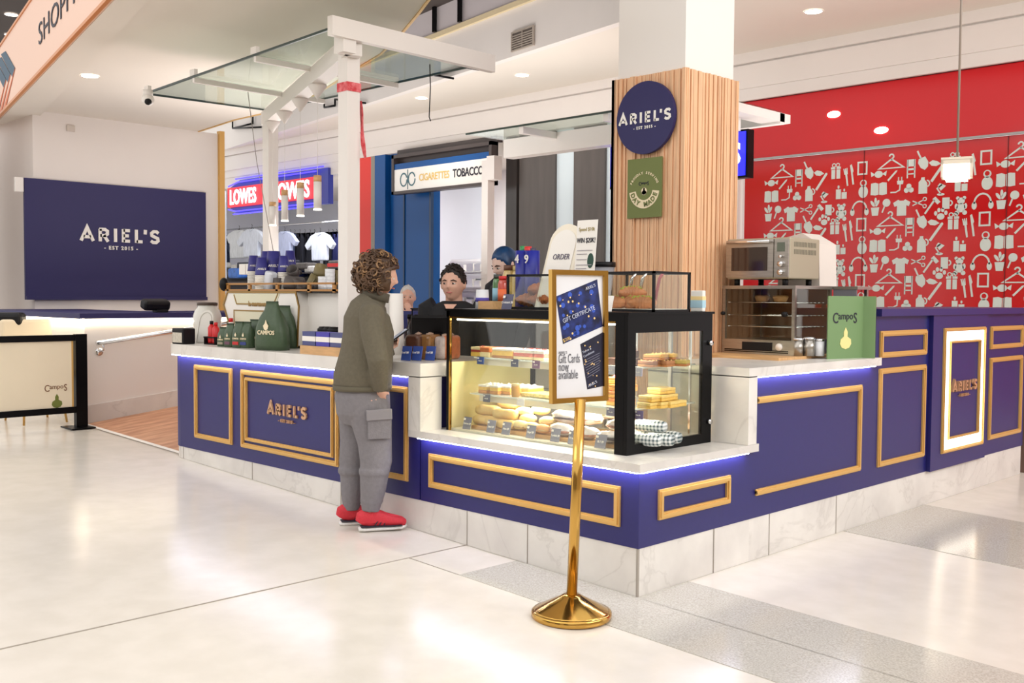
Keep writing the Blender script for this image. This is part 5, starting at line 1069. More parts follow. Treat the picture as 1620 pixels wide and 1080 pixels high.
part('side_door_frame', M_black, P, lambda m: (m.box(kx1-.018, kx1+.003, ky0, ky0+.062, kz0, kz1-.012), m.box(kx1-.018, kx1+.003, ky1-.085, ky1, kz0, kz1-.012), m.box(kx1-.018, kx1+.003, ky0+.062, ky1-.085, kz0, kz0+.05), m.box(kx1-.018, kx1+.003, ky0+.062, ky1-.085, kz1-.10, kz1-.012)))
for z in (.745, 1.16): part('door_knob', M_chrome, P, lambda m: m.cyl((kx1+.003, ky1-.03, z), (kx1+.025, ky1-.03, z), .013, 16))
part('gold_edge', M_brass, P, lambda m: (m.box(kx0+.024, kx0+.032, ky0-.002, ky0+.01, kz0, kz1-.04), m.box(kx0+.03, kx1-.075, ky0+.004, ky0+.012, kz1-.055, kz1-.045)))
part('front_glass', M_glass, P, lambda m: m.box(kx0+.022, kx1-.07, ky0+.004, ky0+.009, kz0, kz1-.045))
part('side_glass', M_glass, P, lambda m: m.box(kx1-.008, kx1-.003, ky0+.06, ky1-.08, kz0+.05, kz1-.1))
part('back_glass', M_glass, P, lambda m: m.box(kx0+.022, kx1-.02, ky1-.012, ky1-.007, kz0+.04, kz1-.045))
part('deck', mat('deck_white', (230, 224, 208), .3), P, lambda m: m.box(kx0+.02, kx1-.02, ky0+.012, ky1-.02, kz0+.001, kz0+.012))
part('inner_side_panel', mat('inner_yellow', (238, 226, 168), .5), P, lambda m: m.box(kx0+.004, kx0+.01, ky0+.03, ky1-.03, kz0, 1.02))
sx0, sx1 = kx0+.09, kx1-.06
SH = [(1.05, .25), (.845, .22)]
for z, y0 in SH:
    part('glass_shelf', mat('shelf_frost', (226, 234, 230), .12, coat=.5), P, lambda m: m.box(sx0, sx1, y0, ky1-.06, z-.008, z))
    part('ticket_rail', mat('rail_pale', (236, 230, 214), .3), P, lambda m: (m.box(sx0+.05, sx1-.06, y0+.03, y0+.05, z-.045, z-.008)))
    part('led_tube', M_ledw2, P, lambda m: m.cyl((sx0+.06, y0+.06, z-.022), (sx1-.08, y0+.06, z-.022), .006, 8))
part('led_tube', M_ledw2, P, lambda m: m.cyl((kx0+.05, ky0+.04, kz1-.06), (kx1-.09, ky0+.04, kz1-.06), .006, 8))
part('shelf_ladder', M_chrome, P, lambda m: [m.box(x, x+.012, ky1-.05, ky1-.04, kz0+.01, kz1-.05) for x in (sx0+.3, sx0+.75, sx1-.05)])
part('sliding_door_post', mat('alu', (170, 168, 166), .3, metal=.8), P, lambda m: [m.box(x, x+.02, ky1-.03, ky1-.014, kz0+.01, kz1-.05) for x in (sx0+.22, sx0+.5, sx1-.2)])
for (x, y, e) in [(-.85, .45, 9), (-.45, .45, 6)]: area_light('display_case_light', (x, .3, kz1-.075), .9 if x < -.6 else .3, 7 if x < -.6 else 4, (1, .92, .76), sy=.05)
area_light('display_case_light', (-.7, .32, 1.02), 1.0, 4, (1, .93, .78), sy=.05)
area_light('display_case_light', (-.7, .32, .82), 1.0, 4, (1, .93, .78), sy=.05)
# ---- food
def slice_(x, y, z, w, d, h, layers, label, grp, rz=0, name='cake_slice', top=None, cat='cake'):
    P = T(name, label, cat, (x, y, z), rz, group=grp)
    hh = 0
    for i, (c, f) in enumerate(layers):
        m = MB(); m.rbox((0, 0, hh+h*f/2), (w, d, h*f), r=min(.004, h*f*.3)); hh += h*f
        m.build(['base_layer', 'filling', 'upper_layer', 'icing'][i], mat('food%d_%d_%d' % c, c, .5, noise=.15, scale=60), P, world=False)
    if top:
        m = MB(); r = random.Random(int(abs(x*1000))); 
        for _ in range(top[1]): m.ico((r.uniform(-w*.38, w*.38), r.uniform(-d*.38, d*.38), h), top[2]*r.uniform(.7, 1.2), 1)
        m.build('topping', mat('top%d_%d' % (top[0][0], top[0][1]), top[0], .5), P, world=False)
    return P
def xs(px, y): return on(px, 600, 1, y).x
z1, z2, z0 = 1.0505, .8455, kz0+.013
YEL, CRM, PIN, BRN, CHO, WHT = (232, 190, 92), (240, 222, 176), (214, 120, 110), (176, 116, 66), (72, 40, 32), (246, 240, 230)
# top shelf
for i, (px, lay, top, la) in enumerate([(763, [(YEL, .45), ((160, 50, 40), .25), (CRM, .3)], ((150, 60, 44), 8, .006), 'berry topped slice, leftmost on the top shelf of the cake display'), (777, [(CRM, .5), ((196, 110, 60), .5)], None, 'thin caramel slice on the top shelf next to the berry slice'),
                                    (797, [(BRN, .25), (YEL, .5), (WHT, .25)], None, 'yellow slice with white icing, third on the top shelf'), (813, [(BRN, .25), (YEL, .5), (WHT, .25)], None, 'yellow slice with white icing, fourth on the top shelf'),
                                    (831, [(CRM, .3), (PIN, .35), (WHT, .35)], ((130, 40, 40), 10, .006), 'pink layered slice with red crumbs, fifth on the top shelf'), (847, [(CRM, .3), (PIN, .35), (WHT, .35)], ((130, 40, 40), 10, .006), 'pink layered slice with red crumbs, sixth on the top shelf'), (862, [(CRM, .3), (PIN, .35), (WHT, .35)], ((130, 40, 40), 10, .006), 'pink layered slice closest to the poster stand on the top shelf')]):
    for dy in (0,): slice_(xs(px, .33), .34, z1, .085, .13, .055, lay, la, None, top=top)
for i, (px, y, dz, la) in enumerate([(968, .32, 0, 'dark brownie at the left, right of the poster stand'), (987, .32, 0, 'dark brownie in front, against the black corner post'), (985, .34, .037, 'dark brownie stacked on top behind the black corner post')]):
    slice_(xs(px, y), y+.04, z1+dz, .075, .09, .036, [(CHO, 1)], la, 'brownies on the top shelf', name='brownie')
for i, (px, y, dz, c, la) in enumerate([(1021, .34, 0, (150, 96, 64), 'nutty brown slice just right of the black corner post, top shelf'), (1040, .40, 0, (176, 120, 76), 'nutty slice behind, middle of the side window, top shelf'), (1030, .38, .032, (206, 160, 96), 'pale nut slice lying on the others, top shelf'), (1046, .46, .032, (214, 176, 100), 'highest almond slice, top shelf seen through the side window'), (1066, .50, 0, (190, 170, 90), 'greenish pistachio slice, farthest right on the top shelf')]):
    slice_(xs(px, y), y+.04, z1+dz, .10, .085, .030, [(BRN, .4), (c, .6)], la, 'nut slices on the top shelf', rz=.1*i, top=((230, 200, 130), 12, .005))
# middle shelf
for i, (px, y, la) in enumerate([(775, .30, 'cream topped meringue slice, leftmost on the middle shelf'), (793, .31, 'cream topped meringue slice, second on the middle shelf'), (812, .34, 'cream topped meringue slice in the middle of the middle shelf'), (826, .36, 'tallest cream topped slice on the middle shelf'), (842, .38, 'cream slice beside the poster stand on the middle shelf')]):
    slice_(xs(px, y), y, z2, .07, .12, .05, [((214, 150, 80), .35), (YEL, .4), (WHT, .25)], la, None, top=(WHT, 9, .011))
q = xs(817, .25); P = T('pudding_pot', 'small glass pudding pot in front of the cream slices on the middle shelf', 'pot', (q, .245, z2)); m = MB(); m.lathe((0, 0, 0), [(.022, 0), (.025, .05), (.023, .06)], 16); m.build('pot', mat('caramel', (190, 140, 70), .3), P, world=False); m = MB(); m.lathe((0, 0, .06), [(.024, 0), (.024, .012)], 16); m.build('lid', mat('lid_tan', (214, 190, 140), .5), P, world=False)
tag(part('crumble_tray', mat('crumble', (232, 206, 130), .7, noise=.4, scale=60, bump=.6), None, lambda m: m.rbox((xs(860, .33), .36, z2+.012), (.26, .16, .022), r=.006)), 'flat yellow crumble slab at the right of the cream slices on the middle shelf', 'cake')
for i, (px, y, dz, c, la) in enumerate([(975, .30, 0, (222, 130, 70), 'orange brown slice, bottom of the stack right of the poster stand'), (972, .31, .036, (226, 150, 90), 'orange slice with pink icing, second in the stack right of the poster stand'), (978, .32, .072, (230, 160, 80), 'orange slice, third in the stack right of the poster stand'), (976, .33, .108, (214, 130, 80), 'slice with pink fruit on top of the stack right of the poster stand')]):
    slice_(xs(px, y), y+.04, z2+dz, .115, .10, .034, [((236, 180, 90), .6), (c, .4)], la, 'orange slices stacked on the middle shelf', top=((214, 70, 80), 3, .01) if i in (1, 3) else None)
i = 0; LB = ['front left', 'front middle', 'front right', 'back right corner', 'second layer left', 'second layer middle', 'second layer right', 'top layer left', 'top layer right']
for (px, y, dz) in [(1020, .30, 0), (1037, .36, 0), (1052, .42, 0), (1064, .50, 0), (1022, .31, .033), (1038, .38, .033), (1050, .46, .033), (1036, .40, .066), (1046, .45, .066)]:
    slice_(xs(px, y), y+.03, z2+dz, .085, .075, .031, [(YEL, .5), ((238, 206, 120), .5)], 'yellow lemon slice in the stack seen through the side window, '+LB[i], 'yellow lemon slices on the middle shelf', name='lemon_slice'); i += 1
# bottom deck: wooden boards, rolls, packets, wraps
for i, (pa, pb, la) in enumerate([(748, 905, 'long light timber board under the filled rolls on the bottom of the cake display'), (912, 1000, 'timber board under the white wrapped sandwiches by the black corner'), ]):
    xa_, xb_2 = xs(pa, .2), xs(pb, .2); tag(part('serving_board', mat('board_tan', (214, 168, 112), .5, noise=.2, scale=8, stretch=(1, 6, 1)), None, lambda m: m.box(xa_, xb_2-.01, .19, .62, z0, z0+.02)), la, 'board')
tag(part('serving_board', mat('board_tan', (214, 168, 112), .5), None, lambda m: m.box(xs(1002, .2), -.25, .19, .7, z0, z0+.02)), 'timber board under the gingham wraps behind the side window', 'board')
z0b = z0+.0205
def roll(px, y, dz, L, r, rz, c, fill, label, grp, name='filled_roll', patt=None, tilt=0, flat=.85):
    P = T(name, label, 'sandwich', (xs(px, y), y, z0b+dz), rz, group=grp)
    m = MB(); n = 9; pts = [(-L/2+L*i/(n-1), 0, r*flat) for i in range(n)]; rr = [r*(.82 if i in (0, n-1) else 1-.04*math.cos(i*1.7)) for i in range(n)]
    m.tube(pts, rr, 14); 
    for v in m.v: v.z = (v.z-r*flat)*flat+r*flat
    m.build('bread' if not patt else 'wrapper', mat('roll%d_%d' % (c[0], c[2]), c, .5, noise=.12, scale=14, bump=.2) if not patt else patt, P, world=False)
    m = MB()
    for s in (-1,): m.ico((s*(L/2), 0, r*flat), r*.66, 2, (.25, 1, 1), nz=.3, seed=px)
    m.build('filling', mat('fill%d_%d' % (fill[0], fill[1]), fill, .6, noise=.5, scale=50, dark=(120, 70, 50)), P, world=False)
    return P
for (px, y, dz, L, r, rz, fill, la) in [(765, .25, 0, .12, .032, .1, (190, 120, 110), 'filled roll at the front left corner, bottom layer'), (785, .25, 0, .12, .032, .2, (200, 150, 110), 'filled roll in the bottom layer, second from the left'), (773, .28, .052, .15, .035, .15, (150, 84, 70), 'filled roll on top at the left with its dark filling showing'),
                                    (801, .26, .045, .15, .034, .2, (120, 140, 90), 'filled roll with green filling in front'), (806, .40, .085, .14, .034, .1, (206, 120, 90), 'highest filled roll, lying behind the others'), (803, .22, 0, .12, .03, .1, (150, 150, 90), 'small filled roll beneath the green filled one')]:
    roll(px, y, dz, L, r, rz, (236, 202, 130), fill, la, 'filled rolls on the bottom deck')
for (px, y, dz, w, la) in [(830, .33, .06, .13, 'pale round bun, left of the pair on top'), (856, .38, .075, .13, 'pale round bun, right of the pair on top'), (824, .24, 0, .12, 'pale bun in the front row, left'), (843, .24, 0, .11, 'pale bun in the front row, middle'), (836, .31, .03, .12, 'pale bun between the layers'), (868, .30, .03, .12, 'cream bun close to the wrapped sandwiches'), (860, .22, .0, .11, 'orange topped open bun in the front row')]:
    P = T('bread_bun', la, 'bun', (xs(px, y), y, z0b+dz), group='pale buns on the bottom deck'); c = (240, 220, 160) if 'orange' not in la else (226, 170, 110)
    m = MB(); m.ico((0, 0, .028), w/2, 3, (1, .62, .45), nz=.08, seed=px); m.build('bun', mat('bun%d' % c[2], c, .5, noise=.12, scale=20), P, world=False)
    m = MB(); m.ico((0, -.004, .022), w/2, 2, (1.0, .63, .14), nz=.2, seed=px+3); m.build('filling', mat('bunfill', (222, 190, 140), .6, noise=.4, scale=50), P, world=False)
M_wrap = mat('clear_wrap', (240, 238, 244), .18, noise=.22, scale=14, dark=(206, 190, 180), coat=.6, bump=.5, bscale=25)
for (px, y, dz, w, la) in [(886, .22, 0, .16, 'clear wrapped sandwich in the front row behind the brass pole'), (893, .30, .06, .17, 'white wrapped sandwich on top, left of the brass pole'), (931, .33, .062, .16, 'white wrapped sandwich on top, right of the brass pole'), (925, .22, 0, .15, 'wrapped sandwich with pink filling right of the brass pole'), (951, .42, .09, .18, 'highest wrapped sandwich with a lilac sheen'),
                        (976, .26, .055, .14, 'wrapped sandwich with dark filling touching the black corner post'), (962, .2, 0, .14, 'wrapped sandwich with green filling at the front'), (984, .2, .0, .10, 'wrapped sandwich at the front right tight in the corner')]:
    P = T('wrapped_sandwich', la, 'sandwich', (xs(px, y), y+.02, z0b+dz), .15, group='clear wrapped sandwiches')
    m = MB(); m.ico((0, 0, .033), w/2, 3, (1, .6, .44), nz=.25, seed=px); m.build('wrapping', M_wrap, P, world=False)
    m = MB(); m.ico((0, -.012, .026), w/2*.93, 2, (1, .56, .16), nz=.3, seed=px+1); m.build('filling', mat('fillg%d' % (px % 3), [(150, 150, 80), (206, 150, 130), (90, 80, 90)][px % 3], .6, noise=.5, scale=40), P, world=False)
# gingham wrap material
mg = bpy.data.materials.new('gingham'); mg.use_nodes = True; nt = mg.node_tree; pb_ = nt.nodes['Principled BSDF']
tc = nt.nodes.new('ShaderNodeTexCoord'); sp_ = nt.nodes.new('ShaderNodeSeparateXYZ'); nt.links.new(tc.outputs['Object'], sp_.inputs[0]); prev = []
for ax in ('X', 'Z'):
    f_ = nt.nodes.new('ShaderNodeMath'); f_.operation = 'MULTIPLY'; f_.inputs[1].default_value = 52; nt.links.new(sp_.outputs[ax], f_.inputs[0])
    g_ = nt.nodes.new('ShaderNodeMath'); g_.operation = 'FRACT'; nt.links.new(f_.outputs[0], g_.inputs[0])
    h_ = nt.nodes.new('ShaderNodeMath'); h_.operation = 'GREATER_THAN'; h_.inputs[1].default_value = .55; nt.links.new(g_.outputs[0], h_.inputs[0]); prev.append(h_)
ad = nt.nodes.new('ShaderNodeMath'); ad.operation = 'ADD'; nt.links.new(prev[0].outputs[0], ad.inputs[0]); nt.links.new(prev[1].outputs[0], ad.inputs[1])
dv = nt.nodes.new('ShaderNodeMath'); dv.operation = 'MULTIPLY'; dv.inputs[1].default_value = .5; nt.links.new(ad.outputs[0], dv.inputs[0])
rp = nt.nodes.new('ShaderNodeValToRGB'); rp.color_ramp.elements[0].color = srgb(236, 240, 238); rp.color_ramp.elements[1].color = srgb(70, 92, 96); nt.links.new(dv.outputs[0], rp.inputs[0]); nt.links.new(rp.outputs[0], pb_.inputs['Base Color']); pb_.inputs['Roughness'].default_value = .5
for (px, y, dz, L, rz, la) in [(1022, .27, 0, .16, .3, 'gingham wrapped roll, front left behind the side window'), (1045, .34, 0, .14, .3, 'gingham wrapped roll, front right behind the side window'), (1030, .36, .058, .16, .25, 'gingham wrapped roll on top with orange filling'), (1057, .44, .0, .14, .2, 'gingham wrapped roll farthest right with green filling'), (1012, .40, .0, .14, .1, 'gingham wrapped roll at the back near the corner post')]:
    roll(px, y, dz, L, .036, rz, (236, 236, 236), (206, 130, 60) if 'orange' in la else (120, 150, 70), la, 'gingham wrapped rolls', name='gingham_wrap', patt=mg)
# price cards: bottom row, then rails
WD = ['Chicken', 'Salad', 'Ham', 'Bagel', 'Turkish', 'Wrap', 'BLT', 'Vegan', 'Roll']
for i, px in enumerate((739, 777, 801, 840, 879, 907, 951, 989)):
    card(xs(px, .15), .145, z0, .062 if i != 6 else .07, .07, 'grey price card standing along the bottom front glass, %s from the left' % ORD[i], 'price cards along the bottom front glass', t=WD[i]+' $9', mt=mat('card_grey', (132, 132, 150), .5))
for px, c, la in [(760, (60, 90, 160), 'bright blue price card clipped to the left of the top shelf rail'), (814, (70, 74, 100), 'slate price card at the middle of the top shelf rail'), (848, (120, 84, 120), 'plum tinted price card on the top shelf rail by the poster stand'), (966, (190, 190, 206), 'pale price card on the top shelf rail right of the poster stand'), (982, (96, 96, 120), 'small slate price card behind the pale ones on the top shelf rail'), (1009, (200, 198, 214), 'wide pale price card on the top shelf rail at the corner')]:
    card(xs(px, .24), .235, z1-.04, .055, .042, la, None, t='Slice $6', mt=mat('cc%d' % c[0], c, .5), tip=.05)
for px, c, la in [(770, (80, 84, 104), 'slate price card at the left end of the middle shelf rail'), (824, (236, 234, 236), 'white price card on the middle shelf rail below the pudding pot'), (967, (112, 112, 140), 'slate price card on the middle shelf rail, just right of the poster stand'), (984, (122, 122, 148), 'slate price card on the middle shelf rail, next to the black post'), (1011, (116, 106, 140), 'slate violet price card on the middle shelf rail inside the side window')]:
    card(xs(px, .21), .205, z2-.042, .055, .042, la, None, t='Slice $6', mt=mat('cd%d' % c[0], c, .5), tip=.05)
# ================================================================== POSTER STAND
sb = fl(904, 975); bx, by = sb.x, sb.y
P = T('poster_stand', 'polished brass poster stand with a gift card poster, in front of the kiosk corner', 'sign stand', (bx, by, fz(bx)))
m = MB(); m.lathe((0, 0, 0), [(.172, 0), (.176, .004), (.176, .024), (.170, .030)], 48); 
m.lathe((0, 0, .028), [(.167, 0), (.160, .006), (.055, .060), (.045, .066), (.036, .072)], 48); m.build('base', M_brass, P, world=False)
m = MB(); m.lathe((0, 0, -.0), [(.150, 0.0), (.150, .004)], 40); m.build('rubber_ring', M_blackp, P, world=False)
ptop = on(918, 642, 1, by-.01); pbot = V((bx, by, fz(bx)+.08)); 
part('pole', M_brass, P, lambda m: m.cyl(pbot, ptop+V((0, 0, .03)), .0235, 28))
# frame plane: seen turned to the left; corners from the photo at the stand's depth
FA = (ptop-CP).dot(FW)
cTL, cTR, cBR, cBL = at(874, 424, FA-.005), at(965, 431, FA+.02), at(956, 631, FA+.02), at(868, 641, FA-.005)
fu = ((cTR-cTL)+(cBR-cBL)).normalized(); 
# the board turns about its pole: keep its width plausible by yawing it
ce = (cTL+cTR+cBR+cBL)/4; fv = ((cTL-cBL)+(cTR-cBR)); fh = fv.length/2; fv.normalize()
yaw = math.radians(33); u0 = RT.copy(); u0.z = 0; u0.normalize(); fw3 = V((FW.x, FW.y, 0)).normalized()
fu = (u0*math.cos(yaw)+fw3*math.sin(yaw)).normalized()
tl_ = fv-fu*fv.dot(fu); fv = tl_.normalized(); Nn = fu.cross(fv)
fwid = .300; O = ce-fu*fwid/2-fv*fh/2
part('frame', M_brass, P, lambda m: (m.stroke([(.011, .011), (fwid-.011, .011), (fwid-.011, fh-.011), (.011, fh-.011)], .022, O-Nn*.012, fu, fv, .026, True)))
part('neck', M_brass, P, lambda m: m.cyl(ptop-V((0, 0, .01)), O+fu*fwid/2+fv*.008-Nn*.0, .016, 16))
M_post = mat('poster_white', (228, 228, 232), .35, noise=.03, scale=8)
PO = part('poster', M_post, P, lambda m: m.prism([(.02, .02), (fwid-.02, .02), (fwid-.02, fh-.02), (.02, fh-.02)], O-Nn*.004, fu, fv, .006))
iw, ih = fwid-.044, fh-.044; O2 = O+fu*.022+fv*.022+Nn*.0022
def pp(a, b): return (a*iw, (1-b)*ih)
c1_ = [pp(.02, .175), pp(.88, .03), pp(1.0, .42), pp(.165, .56)]; c2_ = [pp(.52, .565), pp(1.0, .47), pp(1.0, .92), pp(.665, .94)]
M_b1 = mat('gift_blue', (34, 52, 120), .3, noise=.75, scale=22, dark=(14, 20, 52)); M_b2 = mat('gift_dark', (34, 36, 60), .3, noise=.3, scale=30)
part('blue_card_print', M_b1, PO, lambda m: m.prism(c1_, O2, fu, fv, .001))
part('dark_card_print', M_b2, PO, lambda m: m.prism(c2_, O2, fu, fv, .001))
def inpoly(p, poly):
    s_ = [((poly[(i+1) % 4][0]-poly[i][0])*(p[1]-poly[i][1])-(poly[(i+1) % 4][1]-poly[i][1])*(p[0]-poly[i][0])) for i in range(4)]
    return all(v > 0 for v in s_) or all(v < 0 for v in s_)
r = random.Random(11)
def dots(poly, n, r0, r1, seed):
    rr = random.Random(seed); out = []
    while len(out) < n:
        p = (rr.uniform(0, iw), rr.uniform(0, ih)); q = rr.uniform(r0, r1)
        if all(inpoly((p[0]+a*q*1.1, p[1]+b*q*1.1), poly) for a, b in ((1, 0), (-1, 0), (0, 1), (0, -1))): out.append((p, q))
    return out
part('bokeh_blue_dots', mat('bokeh_blue', (48, 84, 186), .35), PO, lambda m: [m.disc(p, q, O2+Nn*.001, fu, fv, .0004, 16) for p, q in dots(c1_, 20, .007, .013, 2)])
part('bokeh_gold_dots', mat('bokeh_gold', (244, 206, 140), .35), PO, lambda m: [m.disc(p, q, O2+Nn*.0016, fu, fv, .0004, 14) for p, q in dots(c1_, 16, .002, .0055, 5)+dots(c2_, 18, .0015, .004, 6)])
d1 = V((c1_[1][0]-c1_[0][0], c1_[1][1]-c1_[0][1])).normalized(); d2 = V((c2_[1][0]-c2_[0][0], c2_[1][1]-c2_[0][1])).normalized()
def prt(s_, size, a, b, m_, dr=None, sx=1, ctr=True, bold=0):
    dr = dr or V((1, 0)); U = fu*dr.x+fv*dr.y; Vv = fv*dr.x-fu*dr.y; p = pp(a, b)
    return text('printed_text', s_, size, O2+fu*p[0]+fv*p[1]+Nn*.0022, U, Vv, .0006, m_, PO, bold=bold, sx=sx, center=ctr)
M_pw = mat('print_silver', (200, 206, 226), .4)
prt('GIFT CERTIFICATE', .026, .50, .335, M_pw, d1, sp if False else .85)
prt("ARIEL'S", .018, .74, .105, M_pw, d1); prt('$200', .02, .24, .535, mat('ltr_yellow', (232, 196, 110), .5), d1)
prt('Terms &', .014, .66, .625, M_pw, d2); prt('Conditions', .014, .70, .655, M_pw, d2); prt("ARIEL'S", .016, .78, .905, M_pw, d2)
part('printed_lines', mat('print_dim', (140, 140, 160), .5), PO, lambda m: [m.prism([(pp(.6+.01*i, .70+.02*i)[0], pp(.6, .70+.02*i)[1]), (pp(.93, .64+.02*i)[0], pp(.9, .64+.02*i)[1]), (pp(.93, .643+.02*i)[0], pp(.9, .643+.02*i)[1]), (pp(.6+.01*i, .703+.02*i)[0], pp(.6, .703+.02*i)[1])], O2+Nn*.001, fu, fv, .0005) for i in range(8)])
M_pi = mat('print_ink', (92, 92, 100), .5)
prt("ARIEL'S", .016, .065, .64, M_pi, None, .9, False); 
prt('Gift Cards', .056, .065, .715, M_pi, None, .48, False, -.004); prt('now', .056, .065, .78, M_pi, None, .55, False, -.004); prt('available', .056, .065, .845, M_pi, None, .55, False, -.004)
# ================================================================== PEOPLE
def head_mesh(m, c, R3, s=1.0, w=1.0, female=False):
    """skull with face; local axes x=right y=forward z=up, c centre, R3 3x3 rotation"""
    n, k = 40, 30; vs = []
    for j in range(k+1):
        ph = pi*j/k
        for i in range(n):
            th = 2*pi*i/n; x, y, z = math.sin(ph)*math.cos(th), math.sin(ph)*math.sin(th), math.cos(ph)
            X_, Y_, Z_ = x*.075*w, y*.096, z*.118
            if z < 0: X_ *= 1-.30*(-z)**1.5; Y_ *= 1-.10*(-z) if y > 0 else 1-.35*(-z)
            if y > 0:
                X_ *= 1-.04*y
                g = lambda cx, cz, sx, sz: math.exp(-((X_-cx)/sx)**2-((Z_-cz)/sz)**2)
                Y_ += .020*g(0, -.022, .011, .012)+.012*g(0, -.004, .008, .022)   # nose
                Y_ += .004*g(0, .022, .045, .010)                                  # brow
                for e in (-1, 1): Y_ -= .011*g(e*.031, .0, .015, .012)            # eye sockets
                for e in (-1, 1): Y_ += .004*g(e*.04, -.025, .018, .018)          # cheeks
                Y_ += .006*g(0, -.055, .018, .006)+.005*g(0, -.066, .016, .006)-.003*g(0, -.0605, .02, .003)
                Y_ += .010*g(0, -.095, .020, .016)                                 # chin
            vs.append(V(c)+R3 @ (V((X_, Y_, Z_))*s))
    m.smooth = True
    m.add(vs, [[j*n+i, (j+1)*n+i, (j+1)*n+(i+1) % n, j*n+(i+1) % n] for j in range(k) for i in range(n)])
    for e in (-1, 1): m.ico(V(c)+R3 @ V((e*.077*w*s, -.004*s, -.008*s)), .03*s, 2, (.35, .6, 1.05), M=None)
    m.smooth = False
def face_bits(P, c, R3, s, eye=(60, 40, 30), brow=(50, 36, 28), lip=(190, 110, 104), down=False):
    f = lambda x, y, z: V(c)+R3 @ (V((x, y, z))*s)
    for e in (-1, 1):
        if not down:
            part('eye', mat('eye_white', (226, 220, 214), .3), P, lambda m: m.ico(f(e*.030, .078, .0), .0115*s, 2, (1.1, .7, .6)))
            part('iris', mat('iris%d' % eye[0], eye, .2), P, lambda m: m.ico(f(e*.030-.003, .0855, .0), .0058*s, 2))
        part('eyebrow', mat('brow%d' % brow[0], brow, .7), P, lambda m: m.tube([f(e*.014, .0925, .018), f(e*.03, .089, .024), f(e*.048, .076, .017)], [.0025*s, .0035*s, .002*s], 6))
    part('lips', mat('lip%d' % lip[0], lip, .5), P, lambda m: m.tube([f(-.022, .083, -.060), f(-.008, .0945, -.057), f(0, .095, -.0585), f(.008, .0945, -.057), f(.022, .083, -.060)], [.002*s, .0045*s, .005*s, .0045*s, .002*s], 8))
def hand(m, wrist, d, palm_n, s=1.0, curl=.6, side=1, spread=.0):
    """palm + five bent fingers. d = direction of the fingers, palm_n = out of the palm, side=+1 thumb towards d x palm_n"""
    d = V(d).normalized(); n = V(palm_n); n = (n-d*n.dot(d)).normalized(); t = d.cross(n)*side; w = V(wrist)
    m.loft([w, w+d*.03*s, w+d*.07*s, w+d*.09*s], [(.022*s, .015*s), (.036*s, .016*s), (.041*s, .015*s), (.038*s, .012*s)], t, 12)
    for i, (o, L) in enumerate([(.028, .072), (.010, .080), (-.009, .074), (-.027, .058)]):
        b = w+d*.082*s+t*o*s; pts = [b]; a = 0; p = b
        for q, cl in ((.45, curl*.5), (.32, curl*1.0), (.23, curl*.7)):
            a += cl; p = p+(d*math.cos(a)+n*math.sin(a)+t*spread*(o*8))*L*q*s; pts.append(p)
        m.tube(pts, [.0090*s, .0086*s, .008*s, .006*s], 10)
    b = w+d*.028*s+t*.030*s; p1 = b+(d*.6+t*.6+n*.35).normalized()*.035*s; p2 = p1+(d*.8+t*.1+n*.5).normalized()*.030*s; p3 = p2+(d*.8-t*.15+n*.5).normalized()*.022*s
    m.tube([b-t*.012*s, p1, p2, p3], [.013*s, .0105*s, .0095*s, .007*s], 10)
def torus_curl(m, c, r, t, ax, n=10):
    ax = V(ax).normalized(); a = ax.orthogonal().normalized(); b = ax.cross(a)
    m.tube([V(c)+a*r*math.cos(2*pi*.8*i/n)+b*r*math.sin(2*pi*.8*i/n)+ax*t*1.2*i/n for i in range(n+1)], [t*(.5+.5*math.sin(pi*(i+.5)/(n+1))) for i in range(n+1)], 6)

